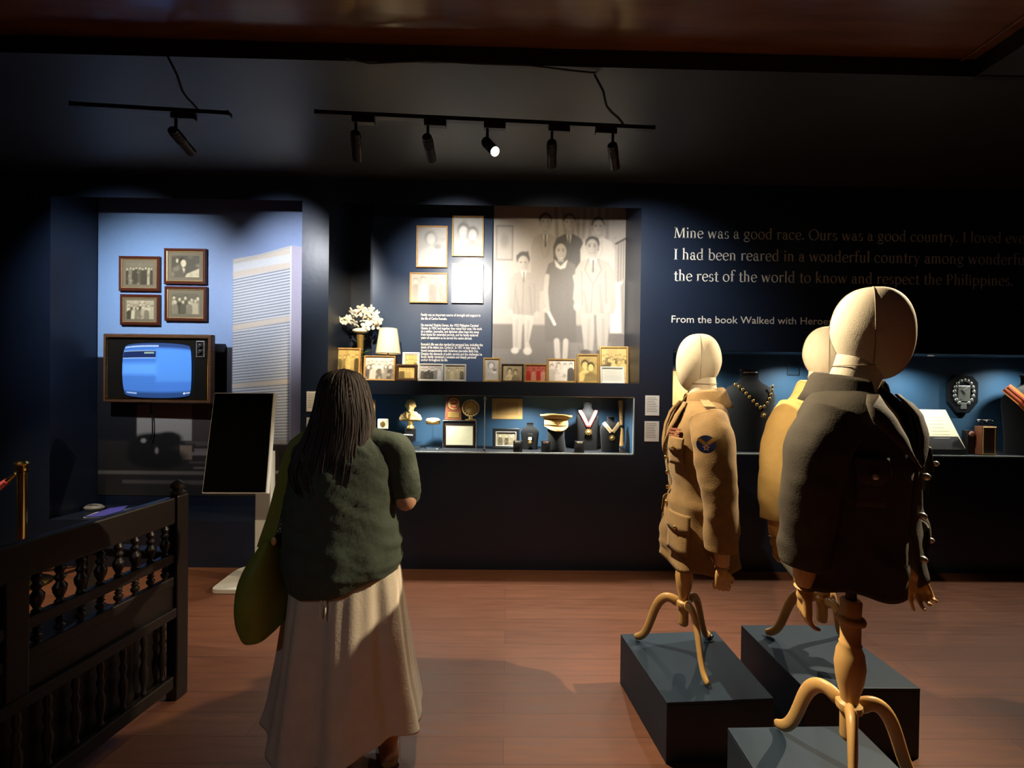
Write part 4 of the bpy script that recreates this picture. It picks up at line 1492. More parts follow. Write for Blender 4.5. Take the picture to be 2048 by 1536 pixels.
o = stage(766, YA)
hz = zpx(766, 858, YA) - ZCB
t = thing('acrylic_stand', 'clear acrylic block under the little white medal case', 'display stand', o)
MB().bb((-9 * s, -.03, 0), (9 * s, .03, hz)).build('block', M['acrylic'], t, bevel=.002)
t = thing('medal_case', 'small white square medal case on a clear block', 'medal case', o + Vector((0, 0, hz + .001)))
h2 = zpx(766, 838, YA) - zpx(766, 858, YA)
MB().bb((-10 * s, -.015, 0), (10 * s, .015, h2)).build('box', M['ivory_paper'], t, bevel=.006)
MB().ell((0, -.016, h2 * .5), (5 * s, .003, 6 * s)).build('emblem', M['gold'], t, smooth=True)

# bust on a small pedestal over an acrylic riser
o = stage(819, YA)
hz = zpx(819, 882, YA) - ZCB
t = thing('acrylic_riser', 'wide clear acrylic riser with bright edges below the golden bust', 'display stand', o)
MB().bb((-27 * s, -.08, 0), (24 * s, .08, hz * .45)).build('block', M['acrylic'], t, bevel=.002)
MB().bb((-24 * s, -.06, hz * .45 + .001), (22 * s, .06, hz)).build('top_block', M['acrylic'], t, bevel=.002)
for z in (.003, hz * .45, hz):
    MB().bb((-27 * s if z < hz else -24 * s, -.083, z - .0015), (24 * s, -.0805, z + .0015)).build('edge_strip', M['silver'], t)
pn = thing('white_pen', 'white pen lying on a little stand on the clear riser', 'pen', o + Vector((-6 * s, -.045, hz)))
MB().tube([(-16 * s, 0, 14 * s), (15 * s, 0, 13 * s)], .0058, 12).build('barrel', M['frame_white'], pn, smooth=True)
for a in (-9, 9):
    MB().bb((a * s - .006, -.008, .001), (a * s + .006, .008, 12.5 * s)).build('rest', M['acrylic'], pn)
o2 = o + Vector((0, .035, hz + .001))
t = thing('portrait_bust', 'golden cast portrait bust of a man in a suit and tie', 'bust', o2)
zA = zpx(819, 858, YA) - o2.z
MB().bb((-10.5 * s, -.022, 0), (10.5 * s, .022, max(.01, zA))).build('foot', M['black'], t, bevel=.003)
zB = zpx(819, 842, YA) - o2.z
MB().lathe([(.032, zA), (.034, zA + .01), (.022, zA + .03), (.026, zB)], seg=20).build('pedestal', M['gold'], t, smooth=True)
zN, zS, zT = zpx(819, 823, YA) - o2.z, zpx(819, 841, YA) - o2.z, zpx(819, 799, YA) - o2.z
hh = zT - zN
blob('bust_body', [('e', (0, 0, zN + hh * .58), (hh * .40, hh * .45, hh * .46)), ('e', (0, -hh * .08, zN + hh * .30), (hh * .33, hh * .36, hh * .32)),
                   ('c', (0, .005, zN - .02), (0, 0, zN + hh * .3), .028, .026), ('e', (0, -hh * .46, zN + hh * .42), (hh * .07, hh * .10, hh * .12)),
                   ('e', (-hh * .42, 0, zN + hh * .45), (hh * .05, hh * .10, hh * .14)), ('e', (hh * .42, 0, zN + hh * .45), (hh * .05, hh * .10, hh * .14)),
                   ('e', (0, -hh * .40, zN + hh * .17), (hh * .13, hh * .07, hh * .045)), ('e', (0, -hh * .36, zN + hh * .02), (hh * .15, hh * .12, hh * .09)),
                   ('e', (-hh * .17, -hh * .38, zN + hh * .62), (hh * .14, hh * .06, hh * .04)), ('e', (hh * .17, -hh * .38, zN + hh * .62), (hh * .14, hh * .06, hh * .04)),
                   ('c', (-18 * s, 0, zS + .012), (18 * s, 0, zS + .012), .022, .022), ('c', (-15 * s, 0, zS + .03), (15 * s, 0, zS + .03), .026, .026),
                   ('c', (-9 * s, 0, zS + .05), (9 * s, 0, zS + .05), .026, .026), ('e', (0, 0, zS + .012), (20 * s, .035, .02))], .004, M['gold_cast'], t, 2)
for sg in (-1, 1):
    MB().prism([(0, 0), (sg * 3.4 * s, 16 * s), (sg * 6.5 * s, 17 * s), (sg * 6 * s, 6 * s)], (0, .004, 0), (0, -.040, zS + .004)).build('lapel', M['gold_cast'], t, bevel=.001)
MB().prism([(-1.3 * s, 0), (1.3 * s, 0), (1 * s, 13 * s), (-1 * s, 13 * s)], (0, .004, 0), (0, -.043, zS + .006)).build('tie', M['gold'], t, bevel=.001)

# round gold cap badge on a rod
o = stage(866, YA)
t = thing('acrylic_stand', 'thin clear acrylic rod stand under the oval golden box', 'display stand', o)
hz = zpx(866, 848, YA) - ZCB
MB().lathe([(.060, 0), (.060, .006), (.010, .008), (.009, hz - .006), (.052, hz - .005), (.052, hz)], seg=28).build('rod_and_plates', M['acrylic'], t, smooth=True)
MB().lathe([(.061, .0), (.0625, .003), (.061, .006)], seg=28).build('edge_ring', M['silver'], t, smooth=True)
t = thing('oval_box', 'low oval golden box on a clear rod stand', 'box', o + Vector((0, 0, hz + .001)))
MB().lathe([(13 * s, 0), (14 * s, .006), (14 * s, 5 * s), (13 * s, 6 * s)], seg=32, sy=.8).build('box', M['gold'], t, smooth=True)
MB().lathe([(14.3 * s, 6.2 * s), (14.3 * s, 8 * s), (11 * s, 11 * s), (3 * s, 12 * s), (.001, 12 * s)], seg=32, sy=.8).build('lid', M['gold_cast'], t, smooth=True)

# framed certificate box with the plaque and the round award on it
o = stage(919.5, YA)
Wd, Hd = 67 * s, zpx(919, 840.5, YA) - ZCB
t = thing('certificate_box', 'silver edged box holding a cream certificate below the two awards', 'framed certificate', o)
MB().bb((-Wd / 2, .0, 0), (Wd / 2, .10, Hd)).build('box', M['black'], t, bevel=.002)
m = MB()


def lp(i, y):
    return [(-Wd / 2 + i, y, i), (Wd / 2 - i, y, i), (Wd / 2 - i, y, Hd - i), (-Wd / 2 + i, y, Hd - i)]


m.loft([lp(0, .0), lp(0, -.006), lp(.006, -.008), lp(.008, -.001)])
m.build('metal_edge', M['silver'], t)
q = doc_pic(1.42, (.74, .70, .50), 50, 10, 8)
oo = q.mesh('certificate', 53 * s, 38 * s, M['print'], t)
oo.location = (0, -.010, Hd * .47)
MB().bb((-29 * s, -.008, Hd * .47 - 21 * s), (29 * s, -.003, Hd * .47 + 21 * s)).build('mat_board', M['frame_dark'], t)
o3 = o + Vector((-14.5 * s, .04, Hd + .001))
t = thing('award_plaque', 'dark wooden award plaque with a round red emblem above the certificate', 'plaque', o3)
hp = zpx(905, 793, YA) - o3.z
MB().prism([(-17 * s, 0), (17 * s, 0), (14.5 * s, hp), (-14.5 * s, hp)], (0, .015, 0)).build('board', M['wood_plaque'], t, bevel=.004)
MB().cyl((1 * s, -.004, hp - 15 * s), (1 * s, 0, hp - 15 * s), 11.5 * s, seg=32).build('emblem_disc', M['gold_cast'], t, bevel=.001)
e = MB()
e.tube([(1 * s + 8 * s * math.cos(a), -.005, hp - 15 * s + 8 * s * math.sin(a)) for a in np.linspace(.5, 2.6, 10)], .006, 8)
e.tube([(1 * s + 8 * s * math.cos(a), -.005, hp - 15 * s + 8 * s * math.sin(a)) for a in np.linspace(3.7, 5.8, 10)], .006, 8)
e.tube([(-5 * s, -.005, hp - 15 * s), (7 * s, -.005, hp - 14 * s)], .007, 8)
e.build('emblem_mark', M['patch_red'], t, smooth=True)
MB().bb((-11 * s, -.004, 4 * s), (13 * s, 0, 15 * s)).build('name_plate', M['gold'], t, bevel=.001)
MB().bb((-17 * s, -.012, 0), (17 * s, -.002, 2.5 * s)).build('ledge', M['wood_plaque'], t, bevel=.001)
o4 = o + Vector((21 * s, .03, Hd + .001))
t = thing('round_award', 'round pierced golden award disc standing on a little foot', 'award', o4)
hp = zpx(941, 799, YA) - o4.z
rc = 17.5 * s
MB().lathe([(11 * s, 0), (11 * s, .004), (4 * s, .01), (3 * s, hp - 2 * rc + .004)], seg=24, sy=.5).build('foot', M['gold'], t, smooth=True)
cz = hp - rc
MB().tube([(rc * .93 * math.cos(2 * PI * k / 40), 0, cz + rc * .93 * math.sin(2 * PI * k / 40)) for k in range(40)], .0065, 10, closed=True, caps=False).build('rim', M['gold_cast'], t, smooth=True)
MB().cyl((0, -.004, cz), (0, .004, cz), rc * .72, seg=32).build('disc', M['gold'], t, bevel=.001)
m = MB()
for k in range(16):
    a = 2 * PI * k / 16
    m.tube([(rc * .70 * math.cos(a), 0, cz + rc * .70 * math.sin(a)), (rc * .93 * math.cos(a), 0, cz + rc * .93 * math.sin(a))], .004, 8)
m.build('spoke', M['gold_cast'], t, smooth=True)
m = MB()
for k in range(7):
    a = PI * (1.1 + .8 * k / 6)
    m.tube([(0, -.006, cz), (rc * .6 * math.cos(a), -.006, cz + rc * .6 * math.sin(a))], .0028, 6)
m.build('relief_ribs', M['gold_cast'], t, smooth=True)

# --- medal side of the long case
x0, x1, z0, z1 = rect_of(984, 797, 1045, 838, YC - .006)
t = thing('tan_document', 'tan document with a darker centre mounted on the blue case lining', 'document', ((x0 + x1) / 2, YC - .006, z0))
MB().bb((-(x1 - x0) / 2, 0, 0), ((x1 - x0) / 2, .005, z1 - z0)).build('sheet', M['kraft'], t)
MB().bb((-(x1 - x0) * .36, -.001, (z1 - z0) * .2), ((x1 - x0) * .36, 0, (z1 - z0) * .8)).build('centre_panel', M['kraft2'], t)

x0, x1 = atY(985, 870, YA).x, atY(1039, 870, YA).x
t = framed('framed_photograph', 'black framed photo inside a glass case below the tan document', ((x0 + x1) / 2, YA, ZCB), x1 - x0, zpx(1010, 857, YA) - ZCB, M['black'], 8 * s,
           group_photo(83, 3, SEPIA, 1.3, .3), lip=M['frame_silver'], tilt=.1, group='photographs in the long case', stand=True)

g = 'black busts wearing medals in the long case'
YBF = 3.55
t, R, H = bust_form('medal_bust', 'small black bust wearing a white and gold medal beside the officer cap', 1060, YBF, 36, 846, ZCB, g)
s2 = YBF / FPX
zm = zpx(1062, 868, YBF) - ZCB
ribbon(t, [(0, -R * .43 - .004, zm), (0, -R * .45 - .004, zm - 11 * s2)], 7 * s2, M['white_cloth'])
MB().bb((-5 * s2, -R * .44 - .010, zm - 1 * s2), (5 * s2, -R * .44 - .004, zm + 1.8 * s2)).build('clasp', M['silver'], t, bevel=.001)
star_medal(t, (0, -R * .46 - .010, zm - 15 * s2), 4.4 * s2)

g2 = 'ribbon bars on black blocks'
for px, py, m_, lb in ((1036, 884, 'frame_white', 'white ribbon bar on a black block beside the framed photo'), (1092, 884.5, 'pink', 'pink and white ribbon bar on a black block below the cap'), (1159, 885, 'ivory_paper', 'cream ribbon bar on a black block below the red ribbon')):
    o = stage(px, 3.40)
    sy = 3.40 / FPX
    t = thing('ribbon_bar', lb, 'ribbon bar', o, 0, g2)
    zt = zpx(px, py, 3.40) - ZCB
    MB().prism([(-.03, 0), (.035, 0), (.012, zt + .012), (-.012, zt + .012)], (18 * sy, 0, 0), (-9 * sy, 0, 0), ux=(0, 1, 0)).build('block', M['black'], t, bevel=.002)
    b_ = MB().bb((-5.5 * sy, -.024, zt - .006), (5.5 * sy, -.019, zt + .008)).build('bar', M[m_], t, bevel=.001)
    for k in (-1, 0, 1):
        MB().bb((k * 3 * sy - .002, -.0248, zt - .006), (k * 3 * sy + .002, -.0238, zt + .008)).build('stripe', M['frame_silver'] if m_ != 'pink' else M['white_cloth'], b_)

# officer cap on a black stand
YP = 3.50
s3 = YP / FPX
o = stage(1112, YP)
t = thing('cap_stand', 'black fabric stand under the tan officer cap', 'display stand', o)
zc = zpx(1112, 853, YP) - ZCB
MB().lathe([(.085, 0), (.088, .01), (.075, zc * .5), (.07, zc - .012), (.05, zc - .003)], seg=28).build('block', M['black_velvet'], t, smooth=True)
t = thing('officer_cap', 'tan peaked officer cap resting on a black stand', 'cap', o + Vector((0, 0, zc)))
rb = 23.5 * s3
zb_, zm_, zt_ = 0.0, zpx(1112, 838, YP) - (ZCB + zc), zpx(1112, 829, YP) - (ZCB + zc)
MB().lathe([(rb * .86, .004), (rb, .0), (rb * 1.01, zm_ * .8), (rb * .98, zm_)], seg=36).build('band', M['tan_cloth'], t, smooth=True)
m = MB()
rr = []
for k, (r_, z) in enumerate(((1.0, zm_ * .96), (1.18, zm_ + .010), (1.36, zm_ + .024), (1.37, zm_ + .034), (1.2, zt_ - .004), (.7, zt_ + .004), (.05, zt_ + .004))):
    rr.append([(rb * r_ * math.cos(a), rb * r_ * .95 * math.sin(a), z + .012 * -math.sin(a) * (r_ / 1.3) + .004 * -math.cos(a)) for a in np.linspace(0, 2 * PI, 41)[:-1]])
m.loft(rr, caps=True)
m.build('crown_top', M['tan_cloth'], t, smooth=True, angle=80)
m = MB()
ring0 = [(rb * 1.0 * math.cos(a), rb * 1.0 * math.sin(a), .012) for a in np.linspace(PI * 1.08, PI * 1.92, 20)]
ring1 = [(rb * 1.05 * math.cos(a), rb * (1.05 + .55 * math.sin((a - PI * 1.08) / (.84 * PI) * PI)) * math.sin(a), .012 - .034 * math.sin((a - PI * 1.08) / (.84 * PI) * PI)) for a in np.linspace(PI * 1.08, PI * 1.92, 20)]
m.loft([ring0, ring1], closed_u=False)
m.build('peak', M['frame_oak'], t, smooth=True, mods=[('SOLIDIFY', dict(thickness=.004))])
MB().tube([(rb * 1.02 * math.cos(a), rb * 1.03 * math.sin(a), .022 + .004 * math.cos(a * 3)) for a in np.linspace(PI * 1.08, PI * 1.92, 16)], .004, 8).build('chin_strap', M['kraft'], t, smooth=True)
star_medal(t, (0, -rb * 1.06, zm_ * .62), .016, 'cap_badge')

t, R, H = bust_form('medal_bust', 'tall black bust with a red and white striped ribbon and gold medal', 1175, YBF, 46, 806, ZCB, g)
zv, ze = zpx(1175, 849, YBF) - ZCB, zpx(1175, 821, YBF) - ZCB
for sg in (-1, 1):
    P = [(sg * 16.5 * s2, -R * .15, ze), (sg * 11 * s2, -R * .40, ze - (ze - zv) * .35), (sg * 1.5 * s2, -R * .47, zv)]
    r_ = ribbon(t, P, 7.4 * s2, M['red'])
    for d in (-1.4, 1.4):
        ribbon(r_, [(p[0] + d * s2, p[1] - .0022, p[2] + sg * d * s2 * .5) for p in P], 1.3 * s2, M['white_cloth'], 'stripe')
MB().bb((-4 * s2, -R * .5 - .004, zv - 4 * s2), (4 * s2, -R * .5 + .004, zv)).build('ribbon_knot', M['red'], t, bevel=.002)
star_medal(t, (0, -R * .52, zpx(1175, 862.5, YBF) - ZCB), 7.6 * s2)

YB2 = 3.46
s4 = YB2 / FPX
t, R, H = bust_form('medal_bust', 'short black bust with a cream ribbon and gold star medal', 1221, YB2, 42, 834, ZCB, g)
zv, ze = zpx(1223, 863, YB2) - ZCB, zpx(1223, 845, YB2) - ZCB
for sg in (-1, 1):
    P = [(sg * 16 * s4 + .004, -R * .2, ze), (sg * 10 * s4 + .004, -R * .40, ze - (ze - zv) * .4), (sg * 1.5 * s4 + .004, -R * .46, zv)]
    r_ = ribbon(t, P, 7.5 * s4, M['cream_ribbon'])
    ribbon(r_, [(p[0], p[1] - .0022, p[2]) for p in P], 1.6 * s4, M['kraft2'], 'stripe')
star_medal(t, (.004, -R * .50, zpx(1223, 874.5, YB2) - ZCB), 6.6 * s4)
o = stage(1243, 3.6)
t = thing('swagger_stick', 'tall pale wooden stick standing at the end of the long case', 'stick', o)
hz = zpx(1243, 801, 3.6) - ZCB
MB().tube([(0, 0, 0), (-.002, 0, hz * .35), (0, 0, hz * .5), (-.006, 0, hz * .8), (-.008, 0, hz)], [.030, .028, .016, .019, .026], 16).build('shaft', M['frame_oak'], t, smooth=True)
MB().lathe([(.030, 0), (.031, .006), (.031, .03), (.029, .034)]).build('ferrule', M['silver'], t, smooth=True)
MB().tube([(0, 0, hz * .43), (0, 0, hz * .50)], .021, 14).build('binding', M['black'], t, smooth=True)

# --- case under the quotation
YQ = 3.52
sq = YQ / FPX
x0, x1, z0, z1 = rect_of(1340, 738, 1388, 813, YC - .03)
x0 = max(x0, h_rcase[0] + .004)
framed('framed_certificate', 'tan certificate in a brown wood frame behind the khaki mannequin', ((x0 + x1) / 2, YC - .028, z0), x1 - x0, z1 - z0, M['wood_plaque'], .014,
       doc_pic(.62, (.66, .44, .17), 40, 12, 3), lip=M['frame_gold'], cat='framed certificate')
gq = 'black busts in the quotation case'
t, R, H = bust_form('jewellery_bust', 'wide black bust wearing a golden chain of linked medallions', 1497, YQ, 104, 740, ZRB, gq)
rngz = [(-38, 769), (-30, 774), (-22, 783), (-14, 793), (-6, 803), (2, 812)]
links = [(1462, 769), (1468, 773), (1474, 779), (1480, 786), (1486, 793), (1493, 801), (1500, 808), (1507, 814), (1515, 812), (1522, 805), (1527, 797), (1531, 789), (1533, 781), (1534, 773)]
ch = MB()
for a, b in links:
    q = atY(a, b, YQ)
    dx = q.x - t.location.x
    yy = -R * .42 * math.sqrt(max(0.05, 1 - (dx / R) ** 2)) - .004
    lk = MB().ell((dx, yy, q.z - ZRB), (.0135, .005, .0155), 12, 8).build('chain_link', M['gold'], t, smooth=True)
q = atY(1514, 828, YQ)
star_medal(t, (q.x - t.location.x, -R * .45, q.z - ZRB), .032, 'pendant')
MB().tube([(15 * sq * math.cos(a), 15 * sq * .55 * math.sin(a), H * .97) for a in np.linspace(0, 2 * PI, 25)[:-1]], .008, 8, closed=True, caps=False).build('choker', M['silver'], t, smooth=True)

# faint etched card hanging in the case
x0, x1, z0, z1 = rect_of(1576, 722, 1600, 750, YC - .01)
t = thing('clear_card', 'faint clear card on the blue lining between the mannequins', 'card', ((x0 + x1) / 2, YC - .01, z0))
MB().bb((-(x1 - x0) / 2, 0, 0), ((x1 - x0) / 2, .004, z1 - z0)).build('sheet', M['acrylic'], t)
m = MB()
W_c, H_c = x1 - x0, z1 - z0
m.loft([[(-W_c / 2 + i, -.001, i), (W_c / 2 - i, -.001, i), (W_c / 2 - i, -.001, H_c - i), (-W_c / 2 + i, -.001, H_c - i)] for i in (0, .005)])
m.build('border', M['silver'], t)

# octagonal plaque with a silver emblem
x0, x1, z0, z1 = rect_of(1897, 750, 1957, 826, YC - .03)
W_c, H_c = x1 - x0, z1 - z0
t = thing('octagonal_plaque', 'dark octagonal plaque with a silver wreath emblem on blue lining', 'plaque', ((x0 + x1) / 2, YC - .03, z0))
oc = [(-.27, 1), (.27, 1), (.5, .80), (.5, .28), (.22, 0), (-.22, 0), (-.5, .28), (-.5, .80)]
MB().prism([(a * W_c, b * H_c) for a, b in oc], (0, .025, 0)).build('board', mat('plaque_black', (.012, .014, .018), .3), t, bevel=.006)
pw = mat('pewter', (0.36, 0.39, 0.37), 0.38, metal=.7)
m = MB()
for k in range(15):
    a = math.radians(-60 + 300 * k / 14)
    m.ell((W_c * .32 * math.cos(a), -.006, H_c * .54 + H_c * .32 * math.sin(a)), (.017, .008, .020), 10, 7)
m.build('wreath_leaf', pw, t, smooth=True)
MB().prism([(-.19 * W_c, .30 * H_c), (.19 * W_c, .30 * H_c), (.21 * W_c, .72 * H_c), (-.21 * W_c, .72 * H_c)], (0, .008, 0), (0, -.008, 0)).build('shield', pw, t, bevel=.004)
MB().prism([(-.1 * W_c, .10 * H_c), (.1 * W_c, .10 * H_c), (.1 * W_c, .27 * H_c), (-.1 * W_c, .27 * H_c)], (0, .006, 0), (0, -.006, 0)).build('scroll', pw, t, bevel=.003)
m = MB()
m.tube([(-.1 * W_c, -.010, .36 * H_c), (.02 * W_c, -.012, .5 * H_c), (-.08 * W_c, -.010, .6 * H_c), (.1 * W_c, -.010, .68 * H_c)], .006, 8)
m.build('relief_figure', pw, t, smooth=True)

# slanted document stand with two sheets
za, zb2 = zpx(1880, 897, 3.42) , zpx(1880, 820, 3.60)
xa0, xa1 = atY(1832, 897, 3.42).x, atY(1929, 897, 3.42).x
t = thing('document_stand', 'black sloping stand under two pale documents', 'display stand', ((xa0 + xa1) / 2, 3.42, ZRB))
ph = math.atan2(zb2 - za, .18)
Ls = math.hypot(zb2 - za, .18)
MB().prism([(-.01, 0), (.19, 0), (.185, zb2 - ZRB - .006), (-.01, za - ZRB - .006)], (.46, 0, 0), (-.25, 0, 0), ux=(0, 1, 0)).build('wedge', M['black'], t, bevel=.003)
Rx = Matrix.Rotation(ph, 3, 'X')


def sheet(name, label, pa, matl, off=.0):
    t = thing(name, label, 'document', (0, 0, 0), 0, 'pale documents on the sloping stand')
    m = MB()
    P = [atY(pa[0][0], pa[0][1], 3.42), atY(pa[1][0], pa[1][1], 3.42), atY(pa[2][0], pa[2][1], 3.60), atY(pa[3][0], pa[3][1], 3.60)]
    zf, zk = za + off, zb2 + off
    for i, z in enumerate((zf, zf, zk, zk)):
        P[i].z = z
    ce = (P[0] + P[1]) / 2
    t.location = ce
    Q = [p - ce for p in P]
    m.add(Q + [q - Vector((0, 0, .003)) for q in Q], [(0, 1, 2, 3), (7, 6, 5, 4), (0, 4, 5, 1), (1, 5, 6, 2), (2, 6, 7, 3), (3, 7, 4, 0)])
    m.build('sheet', matl, t)
    m = MB()
    for k in range(8):
        v = .16 + .09 * k
        a_, b_ = Q[0].lerp(Q[3], v), Q[1].lerp(Q[2], v)
        a2, b2_ = a_.lerp(b_, .14), a_.lerp(b_, .62 + .05 * (k % 4))
        up = (Q[3] - Q[0]).normalized() * .0016
        n = Vector((0, -.0004, .0008))
        m.add([a2 - up + n, b2_ - up + n, b2_ + up + n, a2 + up + n], [(0, 1, 2, 3)])
    m.build('text_lines', mat('faint_ink', (.42, .40, .30), .8), t)
    return t


sheet('document', 'ivory document sloping beside the olive jacket sleeve', ((1866, 897), (1931, 897), (1891, 820), (1838, 820)), M['ivory_paper'], .003)
sheet('document', 'bluish white document partly hidden behind the olive jacket', ((1806, 897), (1858, 897), (1826, 820), (1800, 820)), mat('bluish_paper', (.55, .58, .66), .7), .003)
o = Vector((atY(1943, 868, 3.45).x, 3.45, ZRB))
t = thing('pin_badge', 'small pink enamel pin on a black block beside the documents', 'badge', o)
zt = zpx(1943, 868, 3.45) - ZRB
MB().bb((-.03, 0, 0), (.03, .05, zt + .03)).build('block', M['black'], t, bevel=.004)
MB().ell((0, -.004, zt), (.028, .006, .024), 14, 8).build('pin', M['pink'], t, smooth=True)
# leather case with a pen set
YL = 3.40
sl = YL / FPX
o = Vector((atY(1979, 868, YL).x, YL, ZRB))
t = thing('leather_case', 'upright brown leather case with a gilt edge in the quotation case', 'leather case', o)
hz = zpx(1979, 853, YL) - ZRB
MB().bb((-15 * sl, 0, 0), (15 * sl, .06, hz)).build('box', M['leather'], t, bevel=.004)
m = MB()
m.loft([[(-15 * sl + i, y, i), (15 * sl - i, y, i), (15 * sl - i, y, hz - i), (-15 * sl + i, y, hz - i)] for i, y in ((0.004, -.001), (.006, -.005), (.016, -.005), (.018, -.001))])
m.build('gilt_edge', M['gold'], t)
t = thing('folded_glasses', 'folded spectacles with one white temple on top of the leather case', 'spectacles', o + Vector((0, .03, hz + .001)))
for sg in (-1, 1):
    MB().tube([(sg * .035 + .026 * math.cos(a), 0, .028 + .022 * math.sin(a)) for a in np.linspace(0, 2 * PI, 20)[:-1]], .005, 8, closed=True, caps=False).build('rim', M['black'], t, smooth=True)
    MB().tube([(sg * .061, 0, .04), (sg * .066, .008, .044), (-sg * .05, .016, .05)], .0045, 8).build('temple', M['frame_white'] if sg > 0 else M['black'], t, smooth=True)
MB().tube([(-.010, 0, .032), (0, 0, .036), (.010, 0, .032)], .004, 8).build('bridge', M['black'], t, smooth=True)
# black bust with an orange ribbon
YO = 3.52
so = YO / FPX
t, R, H = bust_form('medal_bust', 'black bust with a wide orange striped ribbon at the picture edge', 2060, YO, 110, 752, ZRB, gq)
P = [atY(a, b, YO) for a, b in ((2003, 775), (2022, 801), (2042, 829), (2066, 858))]
P = [(q.x - t.location.x, -R * .42 * math.sqrt(max(.05, 1 - ((q.x - t.location.x) / R) ** 2)) - .012, q.z - ZRB) for q in P]
r_ = ribbon(t, P, 24 * so, M['orange_ribbon'])
for d in (-4.5, 3.5):
    ribbon(r_, [(p[0] + d * so * .8, p[1] - .0025, p[2] + d * so * .55) for p in P], 3.4 * so, M['dkred'], 'stripe')
MB().tube([(16 * so * math.cos(a), 16 * so * .55 * math.sin(a), H * .97) for a in np.linspace(0, 2 * PI, 25)[:-1]], .008, 8, closed=True, caps=False).build('choker', M['silver'], t, smooth=True)
# ------------------------------------------------------------------ old television in front of the mural
YT = 3.56
st = YT / FPX
c = atY(313, 806, YT)
Wt = (atY(424, 740, YT).x - atY(203, 740, YT).x)
Ht = atY(313, 668, YT).z - c.z
tv = thing('television', 'old wood cased television with a glowing blue screen before the mural', 'television', (c.x, YT, c.z), -0.02)
dp = .055
m = MB()
m.loft([[(-Wt / 2 + i, y, i), (Wt / 2 - i, y, i), (Wt / 2 - i, y, Ht - i), (-Wt / 2 + i, y, Ht - i)] for i, y in ((.01, dp), (0, dp - .01), (0, .012), (.006, 0), (.030, 0), (.036, .006), (.040, .025))], caps=True)
m.build('cabinet', M['tv_wood'], tv, bevel=.003)
m = MB()
m.loft([[(-Wt / 2 + i, y, i), (Wt / 2 - i, y, i), (Wt / 2 - i, y, Ht - i), (-Wt / 2 + i, y, Ht - i)] for i, y in ((.028, .0), (.031, -.004), (.037, -.003), (.040, .006))])
m.build('trim_strip', M['brass'], tv)
MB().bb((-Wt / 2 + .039, .012, .039), (Wt / 2 - .039, .028, Ht - .039)).build('face_panel', M['tv_black'], tv)
# screen
q = Pic(240, 862, 138, 626, 170, (0.055, 0.17, 0.55))
q.rect(240, 180, 560, 560, (0.052, 0.165, 0.52), 20)
q.rect(550, 190, 870, 480, (0.075, 0.24, 0.68), 16)
q.rect(240, 320, 560, 420, (0.10, 0.30, 0.78), 22)
q.rect(240, 130, 870, 178, (0.025, 0.055, 0.17), 12)
q.rect(240, 575, 870, 640, (0.022, 0.060, 0.19), 14)
rng = random.Random(2)
x = 248
while x < 555:
    wl = rng.uniform(6, 18)
    q.rect(x, 158, x + wl, 172, (0.38, 0.55, 0.95), 3)
    x += wl + 4
q.rect(242, 205, 545, 272, (0.012, 0.022, 0.085), 2)
q.rect(242, 203, 545, 208, (0.30, 0.42, 0.50), 1.5)
q.rect(242, 268, 545, 273, (0.40, 0.60, 0.90), 1.5)
for k in range(7):
    q.rect(440 + k * 13, 219, 449 + k * 13, 232, (0.35, 0.50, 0.38), 2)
for k in range(9):
    q.rect(266 + k * 11, 584, 274 + k * 11, 596, (0.40, 0.60, 0.95), 2)
q.ell(805, 592, 9, 9, (.8, .9, 1), .3)
for k in range(4):
    q.rect(820 + k * 10, 586, 827 + k * 10, 597, (0.6, 0.75, 1.0), 2)
for k in range(12):
    q.rect(240, 280 + k * 25, 870, 283 + k * 25, (0.08, .25, .7), 3, .25)
sx0, sx1 = atY(243.5, 740, YT).x - c.x, atY(384.5, 740, YT).x - c.x
sz0, sz1 = atY(313, 796, YT).z - c.z, atY(313, 686, YT).z - c.z
so_ = q.mesh('screen', sx1 - sx0, sz1 - sz0, M['tv_screen'], tv)
Ws, Hs = sx1 - sx0, sz1 - sz0
for v in so_.data.vertices:
    u, w_ = v.co.x / Ws * 2, v.co.z / Hs * 2
    v.co.x *= 1 - .05 * w_ * w_ - .03 * (abs(u * w_)) ** 6
    v.co.z *= 1 - .06 * u * u - .05 * (abs(u * w_)) ** 6
    v.co.y = .006 - .016 * (1 - .5 * (u * u + w_ * w_))
so_.location = ((sx0 + sx1) / 2, 0, (sz0 + sz1) / 2)
kx0, kx1 = atY(392.5, 740, YT).x - c.x, atY(409, 740, YT).x - c.x
kz0, kz1 = atY(400, 714, YT).z - c.z, atY(400, 682, YT).z - c.z
m = MB()
m.loft([[(kx0 + i, y, kz0 + i), (kx1 - i, y, kz0 + i), (kx1 - i, y, kz1 - i), (kx0 + i, y, kz1 - i)] for i, y in ((0, .010), (0, .004), (.004, .003), (.005, .008))], caps=True)
m.build('control_panel', M['frame_silver'], tv)
kp = MB().bb((kx0 + .006, .003, kz0 + .006), (kx1 - .006, .008, kz1 - .006)).build('control_plate', M['black'], tv)
for k in (.70, .34):
    zz = kz0 + (kz1 - kz0) * k
    MB().tube([((kx0 + kx1) / 2, .004, zz), ((kx0 + kx1) / 2, -.012, zz), ((kx0 + kx1) / 2, -.016, zz)], [.017, .015, .010], 20).build('channel_knob', M['silver'], kp, smooth=True)
MB().bb((-.10, dp, Ht * .2), (.10, YM - YT - .008, Ht * .6)).build('wall_bracket', M['black_metal'], tv)
pts = [atY(x, y, YM - .03) for x, y in ((300, 805), (301, 820), (304, 840), (304, 866), (300, 880))]
pts = [p - Vector((c.x, YT, c.z)) for p in pts]
MB().tube(pts, .005, 8).build('power_cable', M['black'], tv, smooth=True)

# leaflets on the ledge under the mural
zl = h_mural[2] + .001


